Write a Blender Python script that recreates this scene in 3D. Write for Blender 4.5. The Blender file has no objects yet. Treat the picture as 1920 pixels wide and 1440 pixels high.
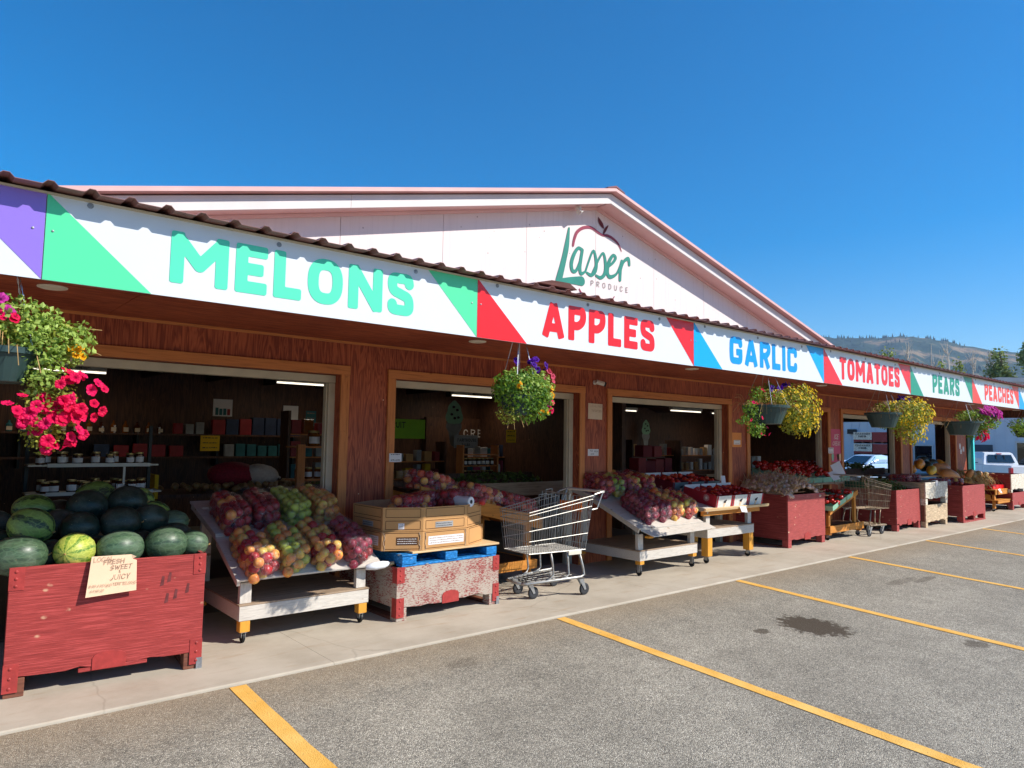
import bpy, bmesh, math, random
import numpy as np
from mathutils import Vector, Matrix, Euler, noise as mnoise
random.seed(7)
S = bpy.context.scene
COL = S.collection
PI = math.pi

# ------------------------------------------------------------------ camera, sky, sun, exposure
def cam_axes(yaw, pitch, roll):
    f = np.array([math.sin(yaw)*math.cos(pitch), math.cos(yaw)*math.cos(pitch), math.sin(pitch)])
    r = np.array([math.cos(yaw), -math.sin(yaw), 0.0])
    u = np.cross(r, f)
    c, s = math.cos(roll), math.sin(roll)
    return c*r+s*u, -s*r+c*u, f
cam = bpy.data.cameras.new('camera'); cam.sensor_width = 36.0; cam.lens = 24.615
cam.clip_start = 0.05; cam.clip_end = 9000
camo = bpy.data.objects.new('camera', cam); COL.objects.link(camo)
_r, _u, _f = cam_axes(0.7005, 0.0785, 0.0157)
CAM = Vector((-0.375, -3.721, 1.52))
camo.matrix_world = Matrix(((_r[0], _u[0], -_f[0], CAM.x), (_r[1], _u[1], -_f[1], CAM.y),
                            (_r[2], _u[2], -_f[2], CAM.z), (0, 0, 0, 1)))
S.camera = camo

SUN = Vector((0.74, -1.02, 1.0)).normalized()
SUN_EL = math.asin(SUN.z); SUN_ROT = math.atan2(SUN.x, SUN.y)
world = bpy.data.worlds.new('World'); S.world = world; world.use_nodes = True
wn = world.node_tree.nodes; wl = world.node_tree.links; wn.clear()
sky = wn.new('ShaderNodeTexSky'); sky.sky_type = 'NISHITA'; sky.sun_disc = False
sky.sun_elevation = SUN_EL; sky.sun_rotation = SUN_ROT
sky.air_density = 1.0; sky.dust_density = 0.3; sky.ozone_density = 3.0; sky.altitude = 400
bg = wn.new('ShaderNodeBackground'); bg.inputs['Strength'].default_value = 0.15
wo = wn.new('ShaderNodeOutputWorld')
hs = wn.new('ShaderNodeHueSaturation'); hs.inputs['Saturation'].default_value = 1.55; hs.inputs['Value'].default_value = 0.84
wl.new(sky.outputs[0], hs.inputs['Color']); wl.new(hs.outputs[0], bg.inputs[0]); wl.new(bg.outputs[0], wo.inputs[0])
sl = bpy.data.lights.new('sun', 'SUN'); sl.energy = 4.8; sl.angle = math.radians(0.5); sl.color = (1.0, 0.95, 0.87)
so = bpy.data.objects.new('sun', sl); COL.objects.link(so)
so.rotation_euler = (-SUN).to_track_quat('-Z', 'Y').to_euler(); so.location = SUN*50
S.view_settings.view_transform = 'Standard'; S.view_settings.look = 'None'
S.view_settings.exposure = 0.45; S.view_settings.gamma = 1.0; S.view_settings.use_curve_mapping = False

S.render.engine = "CYCLES"; S.cycles.max_bounces = 8; S.cycles.diffuse_bounces = 4; S.cycles.glossy_bounces = 2; S.cycles.transmission_bounces = 4
# ------------------------------------------------------------------ materials
def C(r, g, b, k=1.0):
    f = lambda v: ((v/255)/12.92 if v <= 10 else (((v/255)+0.055)/1.055)**2.4)*k
    return (f(r), f(g), f(b), 1.0)
class NT:
    def __init__(s, name):
        s.m = bpy.data.materials.new(name); s.m.use_nodes = True
        s.t = s.m.node_tree; s.t.nodes.clear()
        s.out = s.n('ShaderNodeOutputMaterial')
    def n(s, typ, ins=None, **props):
        nd = s.t.nodes.new(typ)
        for k, v in props.items(): setattr(nd, k, v)
        for k, v in (ins or {}).items():
            if isinstance(v, bpy.types.NodeSocket): s.t.links.new(v, nd.inputs[k])
            elif v is not None: nd.inputs[k].default_value = v
        return nd
    def coord(s, which='Object', scale=(1, 1, 1), rot=(0, 0, 0)):
        tc = s.n('ShaderNodeTexCoord')
        if which == 'World': src = s.n('ShaderNodeNewGeometry').outputs['Position']
        else: src = tc.outputs[which]
        mp = s.n('ShaderNodeMapping', {'Vector': src, 'Scale': scale, 'Rotation': rot})
        return mp.outputs[0]
    def noise(s, vec, scale=5, detail=3, rough=.55, dist=0):
        return s.n('ShaderNodeTexNoise', {'Vector': vec, 'Scale': scale, 'Detail': detail, 'Roughness': rough, 'Distortion': dist}).outputs['Fac']
    def ramp(s, fac, stops, interp='LINEAR'):
        nd = s.n('ShaderNodeValToRGB', {'Fac': fac}); r = nd.color_ramp; r.interpolation = interp
        while len(r.elements) < len(stops): r.elements.new(.5)
        for e, (p, c) in zip(r.elements, stops):
            e.position = p; e.color = c if not isinstance(c, (int, float)) else (c, c, c, 1)
        return nd.outputs['Color']
    def mix(s, fac, a, b, blend='MIX'):
        nd = s.n('ShaderNodeMix', data_type='RGBA', blend_type=blend)
        for k, v in ((0, fac), (6, a), (7, b)):
            if isinstance(v, bpy.types.NodeSocket): s.t.links.new(v, nd.inputs[k])
            else: nd.inputs[k].default_value = v
        return nd.outputs[2]
    def math(s, op, a, b=None):
        nd = s.n('ShaderNodeMath', operation=op)
        for k, v in ((0, a), (1, b)):
            if v is None: continue
            if isinstance(v, bpy.types.NodeSocket): s.t.links.new(v, nd.inputs[k])
            else: nd.inputs[k].default_value = v
        return nd.outputs[0]
    def bump(s, h, strength=.3, dist=.01):
        return s.n('ShaderNodeBump', {'Height': h, 'Strength': strength, 'Distance': dist}).outputs[0]
    def pbr(s, col, rough=.6, spec=.35, metal=0, normal=None, extra=None):
        p = s.n('ShaderNodeBsdfPrincipled', {'Base Color': col, 'Roughness': rough, 'Specular IOR Level': spec, 'Metallic': metal})
        if normal is not None: s.t.links.new(normal, p.inputs['Normal'])
        for k, v in (extra or {}).items():
            if isinstance(v, bpy.types.NodeSocket): s.t.links.new(v, p.inputs[k])
            else: p.inputs[k].default_value = v
        s.t.links.new(p.outputs[0], s.out.inputs[0]); return p
def simple(name, col, rough=.6, spec=.3, var=.12, vs=6, bump=.0, bs=60, metal=0, which='Object'):
    t = NT(name); v = t.coord(which)
    f = t.noise(v, vs, 4)
    c2 = tuple(x*(1-var*1.6) for x in col[:3])+(1,)
    c1 = tuple(min(1, x*(1+var)) for x in col[:3])+(1,)
    c = t.ramp(f, [(.3, c2), (.7, c1)])
    nm = t.bump(t.noise(v, bs, 3), bump, .004) if bump else None
    t.pbr(c, rough, spec, metal, nm); return t.m
def lumber(name, col, dark, axis=(2, 30, 30), rough=.65, wear=None):
    t = NT(name); v = t.coord('Object', axis)
    f = t.noise(v, 1.6, 6, .6, .6)
    c = t.ramp(f, [(.25, dark), (.5, col), (.8, tuple(min(1, x*1.12) for x in col[:3])+(1,))])
    k = t.noise(t.coord('Object', (5, 9, 9)), 1.3, 2)
    c = t.mix(t.ramp(k, [(.70, 0.0), (.76, .55)]), c, tuple(x*.35 for x in dark[:3])+(1,))
    if wear:
        w = t.ramp(t.noise(t.coord('Object', (6, 40, 40)), 1.5, 5, .65), [(wear[1], 0.0), (wear[1]+.06, 1.0)])
        c = t.mix(w, c, wear[0])
    t.pbr(c, rough, .3, 0, t.bump(f, .25, .004)); return t.m
def worn(name, paint, wood, thr=.62, stretch=(4, 4, 45), dirt=.25, rough=.6, chips=True, scuff=.5):
    """paint on rough plywood: long scratches and chips show the wood under it"""
    t = NT(name)
    grain = t.noise(t.coord('Object', stretch), 2.2, 6, .62, .4)
    patch = t.noise(t.coord('Object'), 4.5, 4, .6)
    sc = t.math('ADD', t.math('MULTIPLY', grain, .62), t.math('MULTIPLY', patch, .38))
    pv = t.noise(t.coord('Object'), 2.4, 5, .6)
    pc = t.ramp(pv, [(.3, tuple(x*(1-dirt) for x in paint[:3])+(1,)), (.7, paint)])
    pc = t.mix(t.math('MULTIPLY', t.ramp(grain, [(.35, 1.0), (.5, 0.0)]), .35), pc, tuple(x*.45 for x in paint[:3])+(1,))
    fine = t.noise(t.coord('Object', (stretch[0]*.55, stretch[1]*.55 if stretch[1] < 30 else stretch[1]*1.7, stretch[2]*1.7)), 2.2, 4, .7)
    pc = t.mix(t.math('MULTIPLY', t.ramp(fine, [(.5, 0.0), (.6, 1.0)]), scuff), pc, tuple(min(1, x*1.75+.03) for x in paint[:3])+(1,))
    pc = t.mix(t.math('MULTIPLY', t.ramp(fine, [(.36, 1.0), (.46, 0.0)]), scuff*1.1), pc, tuple(x*.5 for x in paint[:3])+(1,))
    c = t.mix(t.ramp(sc, [(thr, 0.0), (thr+.035, 1.0)]), pc, wood)
    if chips:
        ch = t.n('ShaderNodeTexVoronoi', {'Vector': t.coord('Object', (7, 7, 11)), 'Scale': 1.0, 'Randomness': 1.0}, feature='F1').outputs['Distance']
        cm = t.math('MULTIPLY', t.ramp(ch, [(.10, 1.0), (.16, 0.0)]), t.ramp(patch, [(.48, 0.0), (.55, 1.0)]))
        c = t.mix(cm, c, wood)
    t.pbr(c, rough, .3, 0, t.bump(grain, .35, .004)); return t.m
def plywood(name, lo, hi, vert=True):
    t = NT(name)
    v = t.coord('Object', (9, 9, .9) if vert else (.8, 9, 9))
    w = t.noise(v, 1.1, 3, .5, 1.6)
    bands = t.n('ShaderNodeMath', {0: t.math('MULTIPLY', w, 46.0)}, operation='SINE').outputs[0]
    b = t.math('ADD', t.math('MULTIPLY', bands, .22), t.math('MULTIPLY', t.noise(t.coord('Object', (60, 60, 2.5) if vert else (2.5, 60, 60)), 1, 4), .8))
    big = t.noise(t.coord('Object'), 1.3, 3)
    c = t.ramp(t.math('ADD', b, t.math('MULTIPLY', t.math('SUBTRACT', big, .5), .7)), [(.12, lo), (.75, hi)])
    nick = t.n('ShaderNodeTexVoronoi', {'Vector': t.coord('Object', (5, 5, 5)), 'Scale': 1.0}).outputs['Distance']
    c = t.mix(t.ramp(nick, [(.028, 1.0), (.036, 0.0)]), c, C(225, 180, 140))
    t.pbr(c, .55, .35, 0, t.bump(b, .2, .003)); return t.m
def leafmat(name, c1, c2, trans=.35, vs=9):
    t = NT(name)
    ri = t.n('ShaderNodeNewGeometry').outputs['Random Per Island']
    f = t.math('ADD', t.math('MULTIPLY', ri, .6), t.math('MULTIPLY', t.noise(t.coord('Object'), vs, 2), .4))
    c = t.ramp(f, [(.2, c1), (.75, c2)])
    p = t.n('ShaderNodeBsdfPrincipled', {'Base Color': c, 'Roughness': .5, 'Specular IOR Level': .3})
    tr = t.n('ShaderNodeBsdfTranslucent', {'Color': t.mix(.4, c, C(190, 210, 60))})
    mx = t.n('ShaderNodeMixShader', {0: trans, 1: p.outputs[0], 2: tr.outputs[0]})
    t.t.links.new(mx.outputs[0], t.out.inputs[0]); return t.m
def petal(name, c1, c2, centre=None):
    t = NT(name)
    r = t.n('ShaderNodeVectorMath', {0: t.coord('Object')}, operation='LENGTH').outputs['Value']
    ri = t.n('ShaderNodeObjectInfo').outputs['Random']
    c = t.mix(ri, c1, c2)
    if centre: c = t.mix(t.ramp(r, [(.004, 1.0), (.013, 0.0)]), c, centre)
    p = t.n('ShaderNodeBsdfPrincipled', {'Base Color': c, 'Roughness': .55, 'Specular IOR Level': .2})
    tr = t.n('ShaderNodeBsdfTranslucent', {'Color': c})
    mx = t.n('ShaderNodeMixShader', {0: .35, 1: p.outputs[0], 2: tr.outputs[0]})
    t.t.links.new(mx.outputs[0], t.out.inputs[0]); return t.m
def emit(name, col, k):
    t = NT(name); e = t.n('ShaderNodeEmission', {'Color': col, 'Strength': k})
    t.t.links.new(e.outputs[0], t.out.inputs[0]); return t.m
def glass(name, col, rough=.03):
    t = NT(name)
    v = t.noise(t.coord('Object'), 2, 2)
    t.pbr(t.ramp(v, [(.3, col), (.7, tuple(x*1.3 for x in col[:3])+(1,))]), rough, .8); return t.m
def apple(name, base, blush, lo, hi, rough=.28):
    t = NT(name)
    ri = t.n('ShaderNodeNewGeometry').outputs['Random Per Island']
    f = t.noise(t.coord('World'), 26, 3, .5, .5)
    k = t.math('ADD', t.math('MULTIPLY', ri, .55), t.math('MULTIPLY', f, .6))
    c = t.ramp(k, [(lo, base), (hi, blush)])
    sp = t.noise(t.coord('World'), 420, 1)
    c = t.mix(t.math('MULTIPLY', t.ramp(sp, [(.62, 0.0), (.7, 1.0)]), .25), c, C(240, 215, 150))
    t.pbr(c, rough, .4); return t.m
def melon(name, light, dark, thr, n=8, pole=None):
    t = NT(name)
    v = t.coord('Object')
    sx = t.n('ShaderNodeSeparateXYZ', {0: v})
    a = t.math('ARCTAN2', sx.outputs[1], sx.outputs[2])
    ns = t.math('SUBTRACT', t.noise(v, 26, 4, .6), .5)
    ns2 = t.math('SUBTRACT', t.noise(v, 9, 2), .5)
    s = t.n('ShaderNodeMath', {0: t.math('ADD', t.math('MULTIPLY', a, float(n)), t.math('ADD', t.math('MULTIPLY', ns, 4.2), t.math('MULTIPLY', ns2, 2.5)))}, operation='SINE').outputs[0]
    c = t.ramp(s, [(thr, light), (thr+.22, dark)])
    c = t.mix(t.math('MULTIPLY', t.ramp(t.noise(v, 60, 3), [(.5, 0.0), (.8, 1.0)]), .3), c, tuple(x*1.6 for x in light[:3])+(1,))
    rnd_ = t.n('ShaderNodeObjectInfo').outputs['Random']
    c = t.mix(1.0, c, t.ramp(rnd_, [(0.0, C(205, 205, 200)), (1.0, C(255, 255, 255))]), 'MULTIPLY')
    vein = t.n('ShaderNodeTexVoronoi', {'Vector': t.coord('Object', (9, 26, 26)), 'Scale': 1.6}, feature='DISTANCE_TO_EDGE').outputs['Distance']
    c = t.mix(t.math('MULTIPLY', t.ramp(vein, [(.02, 1.0), (.10, 0.0)]), .22), c, tuple(min(1, x*2.1+.02) for x in light[:3])+(1,))
    dust = t.noise(t.coord('World'), 7, 5, .7)
    c = t.mix(t.math('MULTIPLY', t.ramp(dust, [(.45, 0.0), (.75, 1.0)]), .22), c, C(150, 156, 140))
    spk = t.noise(t.coord('World'), 95, 2)
    c = t.mix(t.ramp(spk, [(.70, 0.0), (.76, .55)]), c, C(188, 178, 130))
    sc = t.noise(t.coord('World'), 8.5, 2)
    c = t.mix(t.ramp(sc, [(.72, 0.0), (.76, .85)]), c, C(196, 170, 100))
    t.pbr(c, t.ramp(dust, [(.3, .30), (.7, .55)]), .35, 0, t.bump(t.math('ADD', ns, t.noise(v, 14, 3)), .12, .004)); return t.m
M = {}
M['wall_ply'] = plywood('stained_plywood', C(122, 50, 30), C(186, 96, 60))
M['soffit_ply'] = plywood('stained_soffit', C(122, 50, 34), C(186, 100, 68), False)
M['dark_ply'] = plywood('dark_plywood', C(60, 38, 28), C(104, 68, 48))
M['trim_v'] = lumber('trim_board_v', C(200, 126, 72), C(164, 96, 52), (30, 30, 2))
M['trim_h'] = lumber('trim_board_h', C(200, 126, 72), C(164, 96, 52), (2, 30, 30))
M['pine'] = lumber('varnished_pine', C(200, 132, 54), C(168, 100, 36), (2, 30, 30))
M['pine_v'] = lumber('varnished_pine_v', C(200, 132, 54), C(168, 100, 36), (30, 30, 2))
M['yel_block'] = lumber('yellow_block', C(214, 150, 54), C(190, 122, 38), (30, 30, 3))
M['deck'] = lumber('raw_deck_board', C(216, 184, 138), C(190, 150, 105), (2, 24, 24))
M['grey_wood'] = lumber('weathered_wood', C(165, 142, 118), C(110, 88, 68), (2, 26, 26))
M['white_board'] = worn('whitewashed_board', C(205, 196, 184), C(150, 120, 92), .64, (5, 40, 40), .12, .7, True, .16)
M['white_board_v'] = worn('whitewashed_post', C(205, 196, 184), C(150, 120, 92), .64, (40, 40, 5), .12, .7, True, .16)
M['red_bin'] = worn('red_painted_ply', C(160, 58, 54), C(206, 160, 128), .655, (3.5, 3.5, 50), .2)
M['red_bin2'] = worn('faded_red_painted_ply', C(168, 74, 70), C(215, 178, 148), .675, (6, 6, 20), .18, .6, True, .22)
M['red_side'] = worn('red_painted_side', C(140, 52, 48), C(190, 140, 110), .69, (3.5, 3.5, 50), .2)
M['red_metal'] = simple('red_painted_bracket', C(165, 56, 52), .5, .4, .15, 20)
M['bare_crate'] = worn('stripped_crate_ply', C(150, 72, 68), C(174, 160, 146), .455, (16, 16, 60), .25, .85)
M['white_crate'] = worn('bleached_crate_ply', C(216, 204, 184), C(130, 118, 108), .6, (9, 9, 9), .12, .8)
M['tan_crate'] = worn('tan_crate_ply', C(196, 172, 140), C(140, 96, 70), .6, (5, 5, 22), .2, .8)
M['skid'] = lumber('old_skid_wood', C(120, 74, 56), C(78, 44, 36), (2, 26, 26))
M['blue_wood'] = worn('blue_pallet_paint', C(24, 122, 192), C(150, 160, 160), .69, (20, 20, 20), .3)
M['steel'] = simple('galvanised_steel', C(190, 192, 194), .35, .5, .1, 30, metal=.9)
M['zinc'] = simple('zinc_plate', C(150, 152, 155), .5, .5, .2, 30, metal=.6)
M['chrome'] = simple('chrome_wire', C(178, 176, 170), .42, .5, .15, 25, metal=.6)
M['rust_wire'] = simple('rusty_wire', C(170, 150, 126), .45, .4, .35, 12, metal=.6)
M['rubber'] = simple('grey_rubber', C(58, 58, 60), .7, .3, .15, 30)
M['black_rubber'] = simple('black_rubber', C(28, 28, 30), .6, .3, .15, 30)
M['white_vinyl'] = simple('white_vinyl', C(214, 210, 200), .45, .4, .06, 3)
M['paint_white'] = simple('white_painted_board', C(216, 208, 204), .55, .3, .04, 3)
M['pink_soffit'] = simple('pink_soffit_paint', C(230, 196, 190), .6, .3, .05, 2)
def siding():
    t = NT('white_painted_siding')
    v = t.coord('Object', (22, 22, .8)); f = t.noise(v, 1.5, 5)
    c = t.ramp(f, [(.25, C(216, 202, 198)), (.5, C(223, 210, 206))])
    nick = t.n('ShaderNodeTexVoronoi', {'Vector': t.coord('Object', (7, 7, 7)), 'Scale': 1.0}).outputs['Distance']
    c = t.mix(t.ramp(nick, [(.04, 1.0), (.055, 0.0)]), c, C(120, 90, 80))
    t.pbr(c, .6, .3, 0, t.bump(f, .2, .002)); return t.m
M['siding'] = siding()
M['roof_red'] = simple('red_roof_metal', C(190, 112, 108), .45, .4, .12, 3)
M['roof_awning'] = simple('faded_awning_metal', C(140, 96, 90), .5, .35, .15, 3)
M['roof_pale'] = simple('pale_pink_roof_metal', C(216, 172, 166), .5, .3, .06, 3)
M['frame_cream'] = simple('cream_door_frame', C(196, 184, 160), .5, .35, .08, 5)
M['roof_dark'] = simple('dark_roof_metal', C(120, 66, 62), .45, .4, .15, 3)
M['sign_white'] = simple('white_sign_panel', C(212, 216, 221), .32, .4, .015, 2)
for nm, c in dict(green=C(84, 212, 152), purple=C(140, 112, 206), red=C(226, 24, 32), blue=C(0, 160, 226),
                  blue2=C(0, 142, 214), dkgreen=C(28, 140, 112), orange=C(234, 60, 44)).items():
    M['sign_'+nm] = simple('sign_'+nm, c, .3, .4, .02, 2)
M['let_green'] = simple('letter_mint', C(84, 216, 172), .3, .4, .02, 2)
M['logo_green'] = simple('logo_green', C(38, 128, 112), .5, .3, .06, 6)
M['logo_plum'] = simple('logo_plum', C(140, 48, 72), .5, .3, .06, 6)
M['logo_maroon'] = simple('logo_maroon', C(104, 30, 40), .5, .3, .06, 6)
M['logo_grey'] = simple('logo_grey', C(150, 140, 136), .5, .3, .04, 6)
M['ink'] = simple('ink', C(52, 46, 52), .7, .2, .05, 6)
M['smudge'] = simple('old_smudge', C(112, 56, 56), .7, .2, .2, 30)
M['ink_soft'] = simple('faded_ink', C(158, 126, 106), .7, .2, .05, 6)
M['ink_white'] = simple('white_print', C(226, 220, 214), .6, .2, .03, 6)
M['paper_peach'] = simple('peach_card', C(238, 202, 168), .8, .2, .03, 6)
M['paper'] = simple('white_paper', C(226, 222, 222), .8, .2, .03, 6)
M['paper_cream'] = simple('cream_paper', C(216, 196, 172), .8, .2, .05, 6)
M['paper_orange'] = simple('orange_card', C(232, 150, 84), .7, .2, .04, 6)
M['paper_yellow'] = simple('yellow_card', C(226, 180, 40), .7, .2, .04, 6)
M['paper_lime'] = simple('lime_poster', C(140, 196, 60), .7, .2, .04, 6)
M['pink_poster'] = simple('pink_poster', C(210, 88, 126), .6, .3, .06, 3)
M['teal'] = simple('teal_post', C(70, 216, 222), .5, .3, .04, 4)
M['dk_green'] = simple('dark_green_paint', C(14, 70, 60), .5, .3, .06, 4)
M['card'] = simple('cardboard', C(196, 148, 96), .8, .2, .05, 3)
M['card_in'] = simple('cardboard_inside', C(178, 140, 104), .8, .2, .05, 3)
M['card_line'] = simple('printed_line', C(88, 56, 34), .8, .2, .05, 8)
M['card_print'] = simple('printed_brown', C(84, 58, 42), .8, .2, .05, 8)
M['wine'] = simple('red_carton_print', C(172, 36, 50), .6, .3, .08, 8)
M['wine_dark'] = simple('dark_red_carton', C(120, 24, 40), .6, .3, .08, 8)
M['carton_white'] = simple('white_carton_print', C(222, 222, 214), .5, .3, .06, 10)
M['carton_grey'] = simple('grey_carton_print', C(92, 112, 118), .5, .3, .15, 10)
M['mint_basket'] = simple('mint_pulp_basket', C(150, 196, 166), .8, .2, .06, 20)
M['pot'] = simple('dark_green_plastic_pot', C(44, 66, 64), .42, .45, .12, 8)
M['soil'] = simple('potting_soil', C(60, 44, 34), .9, .1, .3, 40)
M['stem'] = simple('plant_stem', C(120, 130, 60), .6, .3, .2, 20)
M['dry_stem'] = simple('dry_stem', C(186, 150, 96), .7, .2, .2, 20)
M['bark'] = simple('bark', C(104, 88, 74), .85, .2, .25, 9, .4, 30)
M['bare_bark'] = simple('bare_bark', C(206, 190, 172), .85, .2, .2, 9)
M['metal_wall'] = simple('white_metal_siding', C(206, 212, 222), .45, .35, .04, 1)
M['grey_panel'] = simple('grey_panel', C(76, 82, 92), .6, .3, .05, 3)
M['truck_white'] = simple('white_car_paint', C(222, 224, 228), .2, .5, .03, 2)
M['car_blue'] = simple('pale_blue_car_paint', C(176, 206, 236), .2, .6, .03, 2)
M['car_glass'] = glass('car_glass', C(26, 36, 44))
M['car_glass_teal'] = glass('car_side_glass', C(60, 140, 160))
M['win_glass'] = glass('window_glass', C(16, 20, 26))
M['tail'] = simple('red_tail_lamp', C(178, 24, 40), .3, .5, .1, 9)
M['tube'] = emit('lit_tube', (1.0, .9, .72, 1), 1.5)
M['black'] = simple('black_plastic', C(26, 26, 28), .5, .4, .1, 9)
M['dark_frame'] = simple('dark_door_frame', C(30, 38, 40), .5, .4, .1, 4)
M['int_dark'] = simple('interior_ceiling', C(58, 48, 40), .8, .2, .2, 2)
M['int_floor'] = simple('shop_floor_concrete', C(120, 112, 102), .7, .3, .15, 2)
M['jar_glass'] = glass('dark_jar_contents', C(64, 26, 12), .08)
M['jar_honey'] = glass('amber_jar_contents', C(120, 66, 20), .08)
M['lid'] = simple('gold_lid', C(176, 150, 96), .35, .5, .1, 9, metal=.6)
M['red_label'] = simple('red_package', C(150, 40, 44), .5, .3, .15, 9)
M['blue_pack'] = simple('dark_blue_package', C(40, 54, 84), .5, .4, .2, 9)
M['grey_pack'] = simple('pale_package', C(150, 150, 150), .6, .3, .15, 9)
M['teal_pack'] = simple('teal_package', C(46, 104, 110), .6, .3, .15, 9)
M['roll_white'] = simple('plastic_film_roll', C(222, 222, 224), .4, .4, .04, 9)
M['white_bag'] = simple('white_plastic_wrap', C(232, 234, 238), .35, .4, .06, 20, .5, 40)
M['red_mesh'] = simple('red_mesh_sack', C(150, 34, 50), .7, .2, .25, 40)
M['yellow_plate'] = simple('orange_cart_plate', C(226, 118, 30), .5, .3, .12, 9)
M['green_plate'] = simple('green_cart_plate', C(52, 100, 76), .5, .3, .08, 9)
M['cream'] = simple('cream_plastic', C(222, 214, 196), .5, .3, .06, 9)
M['garlic'] = apple('garlic_skin', C(226, 210, 194), C(190, 158, 150), .35, .8, .6)
M['garlic_stalk'] = simple('garlic_stalk', C(206, 176, 136), .8, .2, .3, 30)
M['husk'] = leafmat('corn_husk', C(138, 108, 66), C(196, 166, 110), .15)
M['greens'] = leafmat('salad_greens', C(40, 70, 24), C(112, 130, 60), .2)
M['squash_o'] = simple('orange_squash', C(214, 140, 40), .4, .4, .2, 9)
M['squash_y'] = simple('yellow_squash', C(212, 178, 60), .4, .4, .2, 9)
M['squash_g'] = simple('dark_green_squash', C(38, 54, 40), .4, .4, .25, 12)
M['squash_t'] = simple('tan_squash', C(196, 138, 84), .45, .4, .15, 9)
M['a_red'] = apple('red_apple_skin', C(226, 160, 84), C(176, 26, 40), .18, .48)
M['a_dark'] = apple('dark_red_apple_skin', C(190, 66, 56), C(150, 18, 38), .2, .5)
M['a_green'] = apple('green_apple_skin', C(140, 168, 40), C(196, 204, 90), .3, .8)
M['a_peach'] = apple('peach_apple_skin', C(246, 200, 90), C(232, 92, 62), .42, .82)
M['a_blush'] = apple('yellow_green_blushed_apple_skin', C(218, 210, 94), C(226, 76, 62), .48, .86)
M['a_plum'] = apple('purple_red_apple_skin', C(192, 96, 96), C(146, 36, 66), .22, .55)
M['tom'] = apple('tomato_skin', C(214, 40, 26), C(178, 18, 18), .3, .8, .2)
M['tom_o'] = apple('orange_tomato_skin', C(222, 72, 30), C(196, 32, 22), .3, .8, .2)
M['onion'] = apple('onion_skin', C(190, 150, 90), C(150, 96, 60), .3, .8, .5)
M['m_dark'] = melon('dark_green_melon', C(30, 48, 38), C(22, 37, 32), .5, 5)
M['m_mid'] = melon('mid_green_melon', C(74, 98, 72), C(54, 78, 58), .5, 11)
M['m_stripe'] = melon('striped_melon', C(118, 146, 66), C(30, 56, 30), .35, 6)
M['m_bright'] = melon('bright_striped_melon', C(196, 208, 84), C(104, 150, 40), .42, 9)
M['f_pink'] = petal('hot_pink_petal', C(236, 24, 98), C(226, 16, 70), C(150, 0, 60))
M['f_mag'] = petal('magenta_petal', C(206, 60, 160), C(190, 44, 150), C(120, 20, 90))
M['f_pur'] = petal('purple_petal', C(96, 30, 170), C(76, 24, 140), C(40, 10, 80))
M['f_yel'] = petal('yellow_petal', C(236, 214, 60), C(226, 196, 40), C(220, 150, 20))
M['f_gold'] = petal('golden_petal', C(246, 186, 20), C(240, 170, 16), C(220, 120, 10))
M['f_rose'] = petal('rose_pink_petal', C(232, 110, 130), C(222, 80, 110))
M['leaf_a'] = leafmat('bright_leaf', C(108, 138, 48), C(182, 204, 104), .35)
M['leaf_b'] = leafmat('mid_green_leaf', C(62, 100, 34), C(126, 166, 58), .35)
M['leaf_c'] = leafmat('yellow_green_leaf', C(96, 108, 36), C(170, 170, 70), .35)
M['leaf_tree'] = leafmat('tree_leaf', C(84, 100, 48), C(146, 156, 82), .25, .6)
M['leaf_dark'] = leafmat('dark_tree_leaf', C(74, 92, 58), C(136, 148, 92), .25, .6)
M['conifer'] = simple('conifer_needles', C(40, 54, 40), .9, .1, .3, .05)
def bagmat():
    t = NT('clear_plastic_bag')
    v = t.coord('World')
    n1 = t.noise(v, 22, 4, .7, 1.5)
    nm = t.bump(n1, .9, .02)
    gl = t.n('ShaderNodeBsdfGlossy', {'Color': (1, 1, 1, 1), 'Roughness': .2, 'Normal': nm})
    df = t.n('ShaderNodeBsdfDiffuse', {'Color': C(220, 215, 222)})
    tr = t.n('ShaderNodeBsdfTransparent', {'Color': (.99, .985, .99, 1)})
    fr = t.n('ShaderNodeFresnel', {'IOR': 1.35, 'Normal': nm})
    wr = t.ramp(t.noise(v, 30, 4, .7, 2.0), [(.60, 0.03), (.68, .6)])
    a = t.n('ShaderNodeMixShader', {0: wr, 1: tr.outputs[0], 2: df.outputs[0]})
    b = t.n('ShaderNodeMixShader', {0: t.math('ADD', t.math('MULTIPLY', fr.outputs[0], .5), .02), 1: a.outputs[0], 2: gl.outputs[0]})
    t.t.links.new(b.outputs[0], t.out.inputs[0]); return t.m
M['bag'] = bagmat()
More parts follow.
